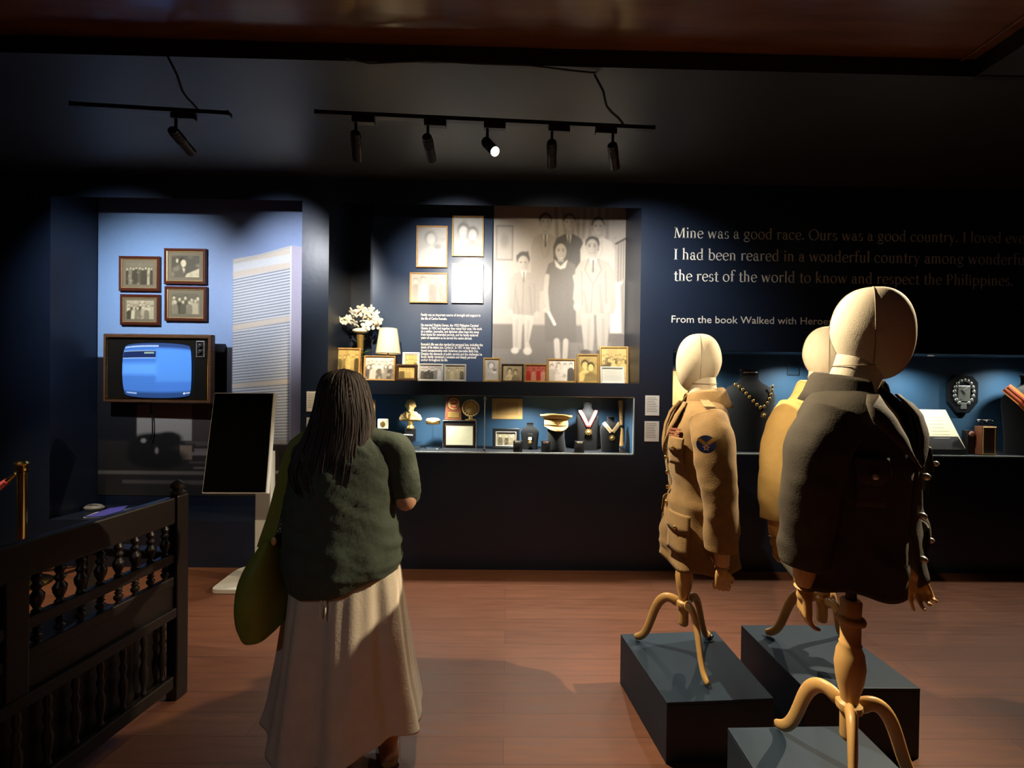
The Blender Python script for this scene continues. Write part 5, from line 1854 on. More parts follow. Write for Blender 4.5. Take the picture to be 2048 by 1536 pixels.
def onledge(px, py):
    return atZ(px, py, zl)


p0 = onledge(212, 1029)
t = thing('booklet', 'blue and white leaflet lying on the dark ledge', 'leaflet', (p0.x, p0.y, zl), .2)
MB().bb((-.11, -.07, 0), (.11, .07, .006)).build('pages', M['paper'], t)
m = MB()
m.add([(-.10, -.072, .007), (.112, -.072, .008), (.112, .072, .045), (-.02, .072, .03)], [(0, 1, 2, 3)])
m.build('cover', M['blue_print'], t, mods=[('SOLIDIFY', dict(thickness=.003))])
p0 = onledge(247, 1026)
t = thing('folded_card', 'small white folded card beside the blue leaflet', 'card', (p0.x, p0.y, zl), -.3)
MB().prism([(-.03, 0), (.03, 0), (.0, .028)], (0, .05, 0)).build('paper', M['paper'], t)
p0 = onledge(188, 1019)
t = thing('grey_pouch', 'dim grey cloth pouch lying behind the leaflet on the ledge', 'pouch', (p0.x, p0.y, zl))
MB().lathe([(.02, 0), (.075, .004), (.085, .02), (.06, .04), (.02, .048)], seg=24, sy=.55).build('pouch_body', M['grey_plastic'], t, smooth=True)
MB().tube([(-.05, -.02, .040), (0, -.03, .048), (.05, -.02, .040)], .003, 6).build('zip_seam', M['black'], t, smooth=True)

# ------------------------------------------------------------------ touch-screen kiosk
pb = Vector((-2.287, 3.0, 0))
BL, BR = atY(402, 987, 2.86), atY(533, 987.5, 2.86)
Wk = BR.x - BL.x
TLk, TRk = atY(428, 785, 2.86 * 131 / 121), atY(548, 785, 2.86 * 131 / 121)
ce = (BL + BR + TLk + TRk) / 4
ux = ((BR - BL) + (TRk - TLk)).normalized()
uz = ((TLk - BL) + (TRk - BR)).normalized()
uy = uz.cross(ux).normalized()
Hk = ((TLk - BL).length + (TRk - BR).length) / 2
Wk = ((BR - BL).length + (TRk - TLk).length) / 2
bk = atZ(530, 1160, 0.0)
ki = thing('touch_kiosk', 'white floor kiosk with a dark tilted touch screen', 'kiosk', (bk.x, bk.y, 0))
org = Vector((bk.x, bk.y, 0))


def K(a, b, d):
    return ce + ux * a + uz * b + uy * d - org


def kbox(m, a0, a1, b0, b1, d0, d1):
    P = [K(a, b, d) for a in (a0, a1) for b in (b0, b1) for d in (d0, d1)]
    return m.add(P, [(0, 1, 3, 2), (4, 6, 7, 5), (0, 4, 5, 1), (2, 3, 7, 6), (0, 2, 6, 4), (1, 5, 7, 3)])


sgn = 1 if uy.y > 0 else -1
hs, ws = Hk / 2, Wk / 2
kbox(MB(), -ws, ws, -hs, hs, .004 * sgn, .045 * sgn).build('screen_housing', M['white_metal'], ki, bevel=.006)
kbox(MB(), -ws + .008, ws - .008, -hs + .010, hs - .008, -.001 * sgn, .006 * sgn).build('touch_screen', M['screen_black'], ki, bevel=.001)
q0b = ce + uy * (.05 * sgn)
pc = atY(529.5, 1060, ce.y + .12)
px_ = pc.x - org.x
py_ = pc.y - org.y
pw = 15.5 * pc.y / FPX
m = MB()
m.loft([[(px_ - pw, py_ - .03, z), (px_ + pw, py_ - .03, z), (px_ + pw, py_ + .035, z), (px_ - pw, py_ + .035, z)] for z in (.03, .5, .98)], caps=True)
m.build('post', M['white_metal'], ki, bevel=.008)
m = MB()
A = Vector((px_, py_, .96))
m.tube([A, K(0, -.02, .05 * sgn)], .035, 14)
m.build('tilt_arm', M['white_metal'], ki, smooth=True)
m = MB()
f0, f1 = atZ(419, 1188, 0), atZ(640, 1190, 0)
b0, b1 = atZ(488, 1127, .033), atZ(572, 1127, .033)
for q_ in (b0, b1):
    q_.y = min(q_.y, YW - .025)
poly = []


def rc(p, q, r, n=5, rad=.05):
    p, q, r = Vector(p).to_2d(), Vector(q).to_2d(), Vector(r).to_2d()
    d0, d1 = (p - q).normalized(), (r - q).normalized()
    out = []
    for i in range(n + 1):
        s = i / n
        out.append((q + d0 * rad * (1 - s) ** 2 + d1 * rad * s ** 2))
    return out


V4 = [f0, f1, b1, b0]
for i in range(4):
    poly += rc(V4[i - 1], V4[i], V4[(i + 1) % 4], rad=.05 if i < 2 else .12)
MB().prism([(p.x - org.x, p.y - org.y) for p in poly], (0, 0, .032), (0, 0, 0.001), uz=(0, 1, 0)).build('base_plate', M['white_metal'], ki, bevel=.006)

# ------------------------------------------------------------------ brass post with a red rope
pz = atZ(44, 1172, 0)
sp = thing('stanchion', 'polished brass barrier post with a red rope end', 'barrier post', (pz.x, pz.y, 0))
hp = atY(44, 921, pz.y).z
MB().lathe([(.15, .001), (.155, .012), (.14, .024), (.06, .034), (.030, .05), (.026, .07)], seg=36).build('base', M['brass'], sp, smooth=True)
MB().lathe([(.026, .05), (.026, hp - .10), (.030, hp - .10), (.030, hp - .085), (.022, hp - .08)], seg=24).build('pole', M['brass'], sp, smooth=True)
MB().lathe([(.022, hp - .082), (.040, hp - .07), (.042, hp - .055), (.024, hp - .05), (.024, hp - .04), (.042, hp - .032), (.046, hp - .02), (.036, hp - .004), (.01, hp)], seg=24).build('finial', M['brass'], sp, smooth=True)
MB().tube([(-.030 - .012 * (1 - math.cos(a)), 0, hp - .088 + .012 * math.sin(a)) for a in np.linspace(0, 2 * PI, 16)[:-1]], .004, 8, closed=True, caps=False).build('hook_ring', M['brass'], sp, smooth=True)
A = Vector((pz.x - .045, pz.y, hp - .095))
rp = thing('barrier_rope', 'red velvet barrier rope hooked on the brass post', 'rope', A)
pts = [Vector((-.62 * s, -.05 * s, -.62 * s + .40 * s * s)) for s in np.linspace(0, 1, 12)]
MB().tube(pts[:2], [.010, .017], 14).build('brass_end', M['brass'], rp, smooth=True)
MB().tube([pts[1].lerp(pts[2], .0)] + pts[2:], .022, 14).build('rope', M['red_rope'], rp, smooth=True)

# ------------------------------------------------------------------ carved wooden bench (seen from behind)
E = atZ(362, 1392, 0)        # outer end post at the floor
ydir = Vector((atZ(0, 1099, .966).x, atZ(0, 1099, .966).y, 0)) - Vector((atZ(344, 997, .966).x, atZ(344, 997, .966).y, 0))
ydir.normalize()
Lb = 1.75
be = thing('carved_bench', 'long dark wooden bench with rows of turned spindles in its back', 'bench', (E.x - .02, E.y, 0))
u = ydir                     # along the bench, towards the camera
n = Vector((u.y, -u.x, 0))   # towards the seat side
if n.x > 0:
    n = -n


def B(a, d, z):
    return u * a + n * d + Vector((0, 0, z))


def bbox(a0, a1, d0, d1, z0, z1, m=None):
    m = m or MB()
    P = [B(a, d, z) for a in (a0, a1) for d in (d0, d1) for z in (z0, z1)]
    return m.add(P, [(0, 1, 3, 2), (4, 6, 7, 5), (0, 4, 5, 1), (2, 3, 7, 6), (0, 2, 6, 4), (1, 5, 7, 3)])


WD = M['wood_dark']


def post(a, d, z1, nm='leg'):
    bbox(a - .03, a + .03, d - .03, d + .03, 0.001, z1).build(nm, WD, be, bevel=.006)


for a in (.0, Lb):
    post(a, 0, .97, 'back_post')
    m = MB()
    m.lathe([(.030, .97), (.034, .98), (.018, .99), (.030, 1.005), (.030, 1.02), (.012, 1.035), (.001, 1.04)], B(a, 0, 0), 16)
    m.build('finial', WD, be, smooth=True)
    post(a, .50, .66, 'front_post')
    bbox(a - .032, a + .032, -.02, .54, .66, .70).build('armrest', WD, be, bevel=.008)
bbox(.03, Lb - .03, -.022, .022, .84, .965).build('top_rail', WD, be, bevel=.008)
bbox(.03, Lb - .03, -.018, .018, .655, .70).build('middle_rail', WD, be, bevel=.006)
bbox(.03, Lb - .03, -.030, .022, .40, .445).build('seat_rail', WD, be, bevel=.004)
bbox(.03, Lb - .03, .0, .54, .405, .435).build('seat', WD, be, bevel=.006)
bbox(.03, Lb - .03, -.016, .016, .545, .59).build('lower_rail', WD, be, bevel=.005)
bbox(.03, Lb - .03, -.010, .010, .444, .546).build('back_panel', WD, be)
bbox(.03, Lb - .03, -.018, .018, .06, .12).build('stretcher', WD, be, bevel=.005)
bbox(.56, .62, -.024, .024, .44, .85).build('back_stile', WD, be, bevel=.005)
bbox(1.16, 1.22, -.024, .024, .44, .85).build('back_stile', WD, be, bevel=.005)
prof = [(.008, 0), (.016, .06), (.009, .12), (.019, .30), (.021, .42), (.010, .55), (.018, .66), (.010, .74), (.017, .86), (.008, 1)]


def spindles(a0, a1, k, z0, z1, nm='spindle', sc=1.0):
    for i in range(k):
        a = a0 + (a1 - a0) * (i + .5) / k
        MB().lathe([(r_ * sc, z0 - .003 + (z1 - z0 + .006) * t_) for r_, t_ in prof], B(a, 0, 0), 12).build(nm, WD, be, smooth=True)


for a0, a1 in ((.03, .56), (.62, 1.16), (1.22, Lb - .03)):
    spindles(a0, a1, 8, .70, .84)
    spindles(a0, a1, 8, .59, .655, sc=.8)
spindles(.03, Lb - .03, 20, .12, .40, 'apron_spindle', .8)
bbox(.03, Lb - .03, .030, .042, .06, .41).build('apron_panel', WD, be)

# ------------------------------------------------------------------ podiums
def podium(name, label, bl, br, fl, fr, z):
    P = [atZ(*bl, z), atZ(*br, z), atZ(*fr, z), atZ(*fl, z)]
    return podium_w(name, label, P, z)


def podium_w(name, label, P, z):
    ce = sum((Vector((p[0], p[1], 0)) for p in P), Vector()) / 4
    t = thing(name, label, 'podium', (ce.x, ce.y, 0), 0, 'mannequin podiums')
    m = MB()
    m.prism([(p[0] - ce.x, p[1] - ce.y) for p in P], (0, 0, z - .012), (0, 0, .001), uz=(0, 1, 0))
    m.build('plinth_box', M['podium'], t, bevel=.003)
    m = MB()
    m.prism([(p[0] - ce.x, p[1] - ce.y) for p in P], (0, 0, .0115), (0, 0, z - .0115), uz=(0, 1, 0))
    m.build('top_board', M['podium'], t, bevel=.002)
    return t


ZP1, ZP2, ZP3 = .25, .29, .31
podium('podium', 'low dark podium under the khaki uniform mannequin', (1241, 1268), (1430, 1262), (1334, 1405), (1548, 1397), ZP1)
podium('podium', 'low dark podium behind, under the tan shirted mannequin', (1482, 1250), (1668, 1250), (1608, 1376), (1841, 1377), ZP2)
a = atZ(1455, 1455, ZP3)
podium_w('podium', 'low dark podium cut by the picture edge under the dark jacket mannequin', [(a.x, a.y), (a.x + .47, a.y + .01), (a.x + .47, a.y - .47), (a.x, a.y - .48)], ZP3)


# ------------------------------------------------------------------ mannequins
def ring_table(tab, z):
    for (a, b) in zip(tab[:-1], tab[1:]):
        if b[0] <= z <= a[0]:
            s = (a[0] - z) / (a[0] - b[0])
            s = s * s * (3 - 2 * s) * .5 + s * .5
            return [a[i] + (b[i] - a[i]) * s for i in range(1, len(a))]
    return list(tab[-1][1:]) if z < tab[-1][0] else list(tab[0][1:])


def wrinkle(p, seed, amp, f=9.0):
    v = Vector((p[0] * f + seed * 3.1, p[1] * f + seed, p[2] * f * .55))
    p = Vector(p)
    out = noise.noise(v) + .4 * noise.noise(v * 2.1)
    for (ca, sa, fr, k) in ((.75, .66, 13, 0), (.95, -.31, 11, 5)):
        al, pe = (p.x - p.y) * ca - p.z * sa, (p.x - p.y) * sa + p.z * ca
        n = noise.noise(Vector((al * 3 + seed + k, pe * fr, seed * 2 + k)))
        out += 1.5 * max(0, 1 - abs(n) * 3) ** 2 * max(0, noise.noise(Vector((p.x * 5 + k, p.y * 5 + seed, p.z * 5))) + .1)
    return amp * out


def tube_cloth(pts, radii, seg, seed, amp, name, material, parent, flat=.9, thick=.004, sub=6):
    """a sleeve: smooth tube with creases, open ends"""
    P, R = [], []
    n_ = len(pts)
    pv = [Vector(p) for p in pts]
    for i in range(n_ - 1):
        p0, p1, p2, p3 = pv[max(i - 1, 0)], pv[i], pv[i + 1], pv[min(i + 2, n_ - 1)]
        for k in range(sub):
            s = k / sub
            P.append(.5 * ((2 * p1) + (p2 - p0) * s + (2 * p0 - 5 * p1 + 4 * p2 - p3) * s * s + (3 * p1 - p0 - 3 * p2 + p3) * s ** 3))
            R.append(radii[i] + (radii[i + 1] - radii[i]) * s)
    P.append(pv[-1])
    R.append(radii[-1])
    m = MB().tube(P, R, seg, caps=False, flat=flat)
    axis = P
    out = []
    for j, v in enumerate(m.v):
        i = j // seg
        d = (Vector(v) - axis[i])
        k = wrinkle(v, seed, amp, 14) + amp * .35 * noise.noise(Vector((i * .9, 1.2 * math.sin(j % seg * 2 * PI / seg + seed) + i * .2, seed)))
        out.append(tuple(axis[i] + d * (1 + k / max(R[i], .01))))
    m.v = out
    return m.build(name, material, parent, smooth=True, angle=180, mods=[('SUBSURF', dict(levels=1, render_levels=1)), ('SOLIDIFY', dict(thickness=thick, offset=-1))])


JT = [(1.222, .068, .070, .016), (1.205, .085, .078, .014), (1.188, .125, .086, .010), (1.165, .168, .098, .006), (1.130, .196, .112, 0),
      (1.07, .204, .126, -.006), (.98, .200, .132, -.010), (.90, .190, .126, -.008), (.82, .182, .120, -.004), (.72, .194, .132, 0), (.60, .212, .146, 0), (.46, .232, .158, 0)]


def jacket_pt(z, t, tab, off=0.0):
    """t measured from the wearer's front, positive to the wearer's left (+X)"""
    a, b, yc = ring_table(tab, z)[:3]
    e = .86
    sx, cy = math.sin(t), math.cos(t)
    x = (a + off) * math.copysign(abs(sx) ** e, sx)
    y = -(b + off) * math.copysign(abs(cy) ** e, cy) + yc
    return Vector((x, y, z))


def jacket(par, spec):
    tab, hem, top = spec['tab'], spec['hem'], 1.222
    material = spec['mat']
    seed = spec['seed']
    oc_ = spec.get('open_at', 0.0)

    def gap(z):
        g0 = spec['gap']
        for (z0, a0), (z1, a1) in zip(g0[:-1], g0[1:]):
            if z1 <= z <= z0:
                return a0 + (a1 - a0) * (z0 - z) / (z0 - z1)
        return g0[-1][1]
    nz, nt = 46, 72
    zs_ = [top - (top - hem) * (i / nz) ** .92 for i in range(nz + 1)]
    rings = []
    for z in zs_:
        g = gap(z)
        row = []
        for k in range(nt + 1):
            s = k / nt
            t_ = oc_ + g / 2 + (2 * PI - g) * s
            dz = spec.get('hem_wave', .006) * math.sin(5 * t_ + seed) * max(0, (hem + .25 - z) / .25) if z < hem + .25 else 0
            p = jacket_pt(z, t_, tab)
            amp = spec.get('amp', .006) * (0.4 + min(1, max(0, 1.15 - z) * 2.5))
            w_ = wrinkle(p, seed, amp, 8)
            w_ += spec.get('flare', .008) * max(0, (.78 - z) / .3) * math.sin(7 * t_ + seed)
            r_ = Vector((p.x, p.y, 0))
            if r_.length > 1e-4:
                p += r_.normalized() * w_
            p.z += dz
            row.append(p)
        rings.append(row)
    m = MB().loft(rings, closed_u=False)
    jk = m.build('jacket', material, par, smooth=True, angle=180, mods=[('SOLIDIFY', dict(thickness=.005, offset=0))])
    for sg, arm in ((1, spec['arm_l']), (-1, spec['arm_r'])):
        tube_cloth(arm, spec.get('sleeve_r', [.080, .084, .078, .070, .066, .062]), 24, seed + sg, spec.get('samp', .006), 'sleeve', material, jk, flat=.88)
    # collar: a folded band round the neck
    m = MB()
    rows = []
    for rz_, ro in ((1.215, .000), (1.250, .003), (1.262, .010), (1.250, .018), (1.205, .030), (1.178, .040)):
        row = []
        for k in range(41):
            s = k / 40
            t_ = oc_ * .5 + .52 + (2 * PI - 1.04) * s
            f_ = abs(s - .5) * 2
            base = jacket_pt(1.215, t_, tab)
            d = Vector((base.x, base.y - .01, 0)).normalized()
            p = Vector((base.x, base.y, 0)) + d * (ro * (1 + .5 * (1 - f_)) - .004)
            p.z = rz_ - .030 * f_ ** 2 - (0.004 if ro > .025 else 0)
            row.append(p)
        rows.append(row)
    m.loft(rows, closed_u=False)
    m.build('collar', material, jk, smooth=True, angle=180, mods=[('SOLIDIFY', dict(thickness=.004))])
    # lapels
    for sg in (1, -1):
        lw = spec.get('lapel', .38)
        zt_, zb_ = 1.195, spec['lapel_bottom']
        m = MB()
        rows = []
        for i in range(13):
            s = i / 12
            z = zt_ + (zb_ - zt_) * s
            g = gap(z) / 2
            wd = lw * (.55 + .75 * min(1, s * 2.2)) * (1 - s) ** .8 if s > .28 else lw * (.55 + .75 * s * 2.2) * (1 - s) ** .8
            row = []
            for k in range(6):
                q_ = k / 5
                t_ = oc_ + sg * (g - .02 + wd * q_)
                p = jacket_pt(z, t_, tab, .008 + .008 * math.sin(q_ * PI) + .004)
                p.z += .012 * q_ * (1 if s > .1 else 0)
                row.append(p)
            rows.append(row)
        m.loft(rows, closed_u=False)
        m.build('lapel', material, jk, smooth=True, angle=180, mods=[('SOLIDIFY', dict(thickness=.004))])
    # pockets with flaps and buttons
    for (tc_, zc_, pw_, ph_, fl) in spec['pockets']:
        for z0_, z1_, w0, of, nm in ((zc_ - ph_, zc_, pw_, .006, 'pocket'), (zc_ - ph_ * .36, zc_ + .012, pw_ * 1.06, .012, 'pocket_flap')):
            rows = []
            for i in range(7):
                z = z1_ + (z0_ - z1_) * i / 6
                row = []
                for k in range(9):
                    q_ = k / 8 - .5
                    dip = .018 * (1 - (2 * q_) ** 2) if (nm == 'pocket_flap' and i == 6) else 0
                    p = jacket_pt(z, tc_ + q_ * w0, tab, of + spec.get('pof', .004))
                    wv = spec.get('flare', .008) * max(0, (.78 - z) / .3) * math.sin(7 * (tc_ + q_ * w0) + seed)
                    p += Vector((p.x, p.y, 0)).normalized() * wv
                    p.z -= dip
                    row.append(p)
                rows.append(row)
            m = MB().loft(rows, closed_u=False)
            po = m.build(nm, material, jk, smooth=True, angle=180, mods=[('SOLIDIFY', dict(thickness=.004, offset=1))])
        p = jacket_pt(zc_ - ph_ * .30, tc_, tab, .022 + spec.get('pof', .004))
        MB().ell(p, (.008, .008, .008), 10, 6).build('button', spec['button'], jk, smooth=True)
    for (tc_, zc_) in spec['buttons']:
        p = jacket_pt(zc_, tc_, tab, .012)
        MB().ell(p, (.010, .010, .010), 12, 8).build('button', spec['button'], jk, smooth=True)
    return jk


def shoulder_patch(jk, c, nrm, r):
    """round blue patch with a golden winged star"""
    nrm = Vector(nrm).normalized()
    up = Vector((0, 0, 1))
    a = up.cross(nrm).normalized()
    up = nrm.cross(a)
    c = Vector(c)

    def disc(rr, d, mt, nm, par, ctr=(0, 0), k=24):
        m = MB()
        m.prism([(ctr[0] + rr * math.cos(2 * PI * i / k), ctr[1] + rr * math.sin(2 * PI * i / k)) for i in range(k)], nrm * .002, c + nrm * d, ux=a, uz=up)
        return m.build(nm, mt, par)
    disc(r, .0, M['patch_blue'], 'shoulder_patch', jk)
    m = MB()
    for sg in (-1, 1):
        m.prism([(sg * r * .1, -r * .2), (sg * r * .95, r * .45), (sg * r * .75, r * .75), (sg * r * .1, r * .25)], nrm * .002, c + nrm * .0025, ux=a, uz=up)
    m.build('patch_wing', M['patch_gold'], jk)
    m = MB()
    m.prism([((r * .42 if i % 2 == 0 else r * .18) * math.sin(2 * PI * i / 10), -r * .38 + (r * .42 if i % 2 == 0 else r * .18) * math.cos(2 * PI * i / 10)) for i in range(10)], nrm * .002, c + nrm * .0035, ux=a, uz=up)
    m.build('patch_star', M['paper'], jk)
    disc(r * .13, .006, M['patch_red'], 'patch_dot', jk, (0, -r * .38), 12)


def head_mesh(par, zc, yaw, fwd=0.0):
    hd_r = Matrix.Rotation(yaw, 3, 'Z')
    rings = []
    NZ, NT = 30, 40

    def pt(u_, t_):
        # u_ 0 top .. 1 chin ; t_ from the face
        th = PI * u_
        z = .130 * math.cos(th)
        s = math.sin(th)
        kx = .080
        ky = .098
        low = max(0, (u_ - .5) / .5)
        kx *= 1 - .22 * low ** 1.2
        x = kx * s ** .80 * math.sin(t_)
        cf = math.cos(t_)
        yb = ky * s ** .78 * cf
        if cf > 0:
            yb *= 1 - .08 * low
        else:
            yb *= 1 - .42 * low ** 1.3
        y = -yb - .006 + .0 - .016 * low * max(0, cf)
        z -= .012 * low * max(0, cf)
        return hd_r @ Vector((x, y, z)) + Vector((0, -fwd, zc))
    for i in range(NZ + 1):
        u_ = min(max(i / NZ, .004), .996)
        rings.append([pt(u_, 2 * PI * k / NT) for k in range(NT)])
    h = MB().loft(rings, caps=True).build('head', M['linen'], par, smooth=True, angle=180)
    for lst in ([(u_, PI / 2) for u_ in np.linspace(.95, .02, 24)] + [(u_, -PI / 2) for u_ in np.linspace(.02, .95, 24)], [(u_, 0) for u_ in np.linspace(.97, .02, 24)] + [(u_, PI) for u_ in np.linspace(.02, .9, 24)]):
        P = []
        for u_, t_ in lst:
            p = pt(u_, t_)
            d = p - Vector((0, -fwd, zc))
            P.append(p + d.normalized() * .0004)
        MB().tube(P, .0013, 6).build('seam', M['seam'], h, smooth=True)
    return h


LEGP = [(.020, .232, .020), (.050, .252, .019), (.085, .250, .018), (.115, .215, .0165), (.135, .160, .015), (.152, .100, .0145), (.172, .048, .0145), (.198, .020, .0150), (.226, .013, .0125)]


def wood_hand(par, wrist, direction, palm_n, side, curl, name='hand'):
    """carved wooden hand: palm, four fingers of different lengths and a thumb"""
    d = Vector(direction).normalized()
    nrm = Vector(palm_n)
    nrm = (nrm - d * nrm.dot(d)).normalized()
    s = d.cross(nrm) * side
    w0 = Vector(wrist)
    HS = .84
    prims = [('c', w0, w0 + d * .03, .021, .026)]
    for k, off in enumerate((-.026, -.009, .009, .026)):
        prims.append(('c', w0 + d * .025 + s * off * .6, w0 + d * .088 + s * off, .015, .013))
    for k, (off, ln) in enumerate(((.031, .068), (.0105, .078), (-.0105, .072), (-.031, .056))):
        p = w0 + d * .090 + s * off
        dd = d.copy()
        ax = s
        ang = 0
        for j, fr in enumerate((.45, .32, .23)):
            ang += curl[k] * (1 if j else .6)
            dd = (d * math.cos(ang) + nrm * math.sin(ang)).normalized()
            q = p + dd * ln * fr
            prims.append(('c', p, q, .0086 - .0006 * j, .0080 - .0010 * j))
            p = q
    p = w0 + d * .035 + s * .028
    q = p + (d * .7 + s * .6 + nrm * .5).normalized() * .038
    r_ = q + (d * .85 + s * .1 + nrm * .6).normalized() * .032
    prims += [('c', p, q, .0125, .0110), ('c', q, r_, .0108, .0085)]
    prims = [(a_, w0 + (b_ - w0) * HS, w0 + (c_ - w0) * HS, d_ * HS, e_ * HS) for a_, b_, c_, d_, e_ in prims]
    return blob(name, prims, .0034, M['maple'], par, 2)


def mannequin(label, loc, rz, spec):
    t = thing('mannequin', label, 'mannequin', loc, rz, 'uniform mannequins')
    so = Vector((0, spec.get('stand_y', 0), 0))
    # stand
    MB().lathe([(0.0167, .135), (0.0213, .14), (0.0228, .15), (0.0228, .225), (0.0327, .230), (0.0342, .240), (0.0327, .250), (0.0228, .256), (0.0243, .275), (0.0350, .320), (0.0395, .365), (0.0350, .405), (0.0274, .425), (0.0289, .432),
                (0.0258, .436), (0.0258, .492), (0.0365, .497), (0.0380, .505), (0.0350, .512), (0.0258, .516), (0.0274, .56), (0.0228, .566)], so, seg=28).build('turned_post', M['maple'], t, smooth=True, angle=50)
    MB().cyl(so + Vector((0, 0, .56)), so + Vector((0, 0, .80)), .014, seg=16).build('pole', spec.get('pole', M['brass']), t, smooth=True)
    for k, ang in enumerate(spec['legs']):
        a = math.radians(ang) - rz
        dx, dy = math.cos(a), math.sin(a)
        m = MB()
        rings = []
        for i, (r_, z, w_) in enumerate(LEGP):
            i0, i1 = max(i - 1, 0), min(i + 1, len(LEGP) - 1)
            tz, tr = LEGP[i1][1] - LEGP[i0][1], LEGP[i1][0] - LEGP[i0][0]
            l_ = math.hypot(tz, tr)
            nr, nz_ = -tz / l_, tr / l_
            w_ = w_ * 1.12
            hh_ = w_ * 1.35
            pts_ = []
            for j in range(10):
                b_ = 2 * PI * j / 10
                cu, cv = math.cos(b_) * w_ * .72, math.sin(b_) * hh_ * .9
                rr_ = r_ + nr * cv
                pts_.append(so + Vector((dx * rr_ - dy * cu, dy * rr_ + dx * cu, max(.002, z + nz_ * cv))))
            rings.append(pts_)
        m.loft(rings, caps=True)
        lg = m.build('leg', M['maple'], t, smooth=True, angle=180, mods=[('SUBSURF', dict(levels=2, render_levels=2))])
        if spec.get('dark_foot') == k:
            MB().ell(so + Vector((dx * .222, dy * .222, .014)), (.026, .020, .0125), 14, 8).build('foot_cap', M['black_metal'], lg, smooth=True)
    # padded torso inside the jacket, neck and head
    rows = []
    for z in np.linspace(1.215, max(.62, spec['jacket']['hem'] + .08), 26):
        a_, b_, yc = ring_table(JT, z)[:3]
        if z > 1.15:
            a_ *= .93
        rows.append([Vector(((a_ - .014) * math.sin(2 * PI * k / 32), -(b_ - .016) * math.cos(2 * PI * k / 32) + yc, z - .006)) for k in range(32)])
    MB().loft(rows, caps=True).build('torso', M['linen'], t, smooth=True, angle=180)
    hy = spec.get('head_yaw', 0)
    fd = Matrix.Rotation(hy, 3, 'Z') @ Vector((0, -1, 0))
    m = MB()
    P = [Vector((0, .018, 1.12)), Vector((0, .016, 1.20)), Vector((0, .010 - .5 * spec.get('head_fwd', 0), 1.26)), Vector((0, .006 - .7 * spec.get('head_fwd', 0), 1.30)), Vector((0, -spec.get('head_fwd', 0), 1.34))]
    m.tube(P, [.068, .064, .062, .062, .058], 28)
    nk = m.build('neck', M['linen'], t, smooth=True, angle=60)
    MB().tube([(.0655 * math.cos(a_), .009 - .58 * spec.get('head_fwd', 0) + .0655 * math.sin(a_), 1.278) for a_ in np.linspace(0, 2 * PI, 33)[:-1]], .0012, 6, closed=True, caps=False).build('seam', M['seam'], nk, smooth=True)
    head_mesh(t, 1.380, hy, spec.get('head_fwd', 0))
    jacket(t, spec['jacket'])
    for sg, arm, hs_ in ((1, spec['jacket']['arm_l'], spec['hand_l']), (-1, spec['jacket']['arm_r'], spec['hand_r'])):
        e0, e1 = Vector(arm[-2]), Vector(arm[-1])
        d = (e1 - e0).normalized()
        wr = e1 + d * hs_['fore']
        MB().tube([e0.lerp(e1, .3), e1, wr - d * .012, wr - d * .006, wr, wr + d * .004], [.036, .032, .027, .021, .027, .020], 20).build('forearm', M['maple'], t, smooth=True, angle=50)
        wood_hand(t, wr + d * .002, hs_.get('dir', d), hs_['n'], hs_['side'], hs_['curl'])
    return t


gapc = [(1.23, .95), (1.16, .70), (1.0, .16), (.92, .02), (.80, .02), (.62, .10), (.40, .30)]
khaki = dict(tab=JT, hem=.475, mat=M['khaki'], seed=1, gap=gapc, lapel_bottom=.95, lapel=.42, button=M['brass'], amp=.010, samp=.010, flare=.010, pof=.008,
             arm_l=[(.165, .0, 1.125), (.220, .012, 1.05), (.240, .026, .93), (.246, .036, .82), (.244, .042, .70), (.240, .046, .60)],
             arm_r=[(-.165, .0, 1.125), (-.222, .006, 1.05), (-.246, .012, .93), (-.252, .006, .82), (-.250, -.012, .70), (-.246, -.03, .60)],
             pockets=[(.72, 1.03, .52, .11, 1), (-.72, 1.03, .52, .11, 1), (.80, .70, .72, .16, 1), (-.80, .70, .72, .16, 1)], buttons=[(.10, .93), (.10, .86), (.10, .79), (.10, .72)])
relaxed = (.35, .42, .48, .5)
fist = (.9, .95, 1.0, 1.0)
A1 = (atZ(1275, 1284, ZP1) + atZ(1424, 1392, ZP1) + atZ(1421, 1281, ZP1)) / 3
A1 += Vector((.97, .24, 0)) * .055
mq = mannequin('mannequin in a khaki uniform jacket standing in profile on the first podium', (A1.x, A1.y, ZP1 + .001), math.radians(-104),
               dict(legs=(-87, 33, 153), dark_foot=1, stand_y=-.055, head_yaw=math.radians(-4), jacket=khaki,
                    hand_l=dict(fore=.075, n=(-1, 0, 0), side=1, curl=fist), hand_r=dict(fore=.075, n=(1, 0, 0), side=-1, curl=relaxed)))
jk = [c_ for c_ in mq.children if c_.name.startswith('jacket')][0]
shoulder_patch(jk, (.292, -.030, 1.035), (1, -.12, .16), .036)
MB().prism([(-.022, 0), (.022, 0), (.018, .115), (0, .13), (-.018, .115)], (0, 0, .004), (.205, .0, 1.178), ux=(0, 1, 0), uz=(-.97, 0, .23)).build('shoulder_strap', M['khaki'], jk, bevel=.001)
m = MB()
for k in range(3):
    pp = jacket_pt(1.075 - .014 * k, .62, JT, .018)
    m.box(pp, (.06, .005, .009), Matrix.Rotation(.62, 3, 'Z'))
m.build('ribbon_bar', mat('faded_ribbon', (.30, .11, .06), .8), jk)

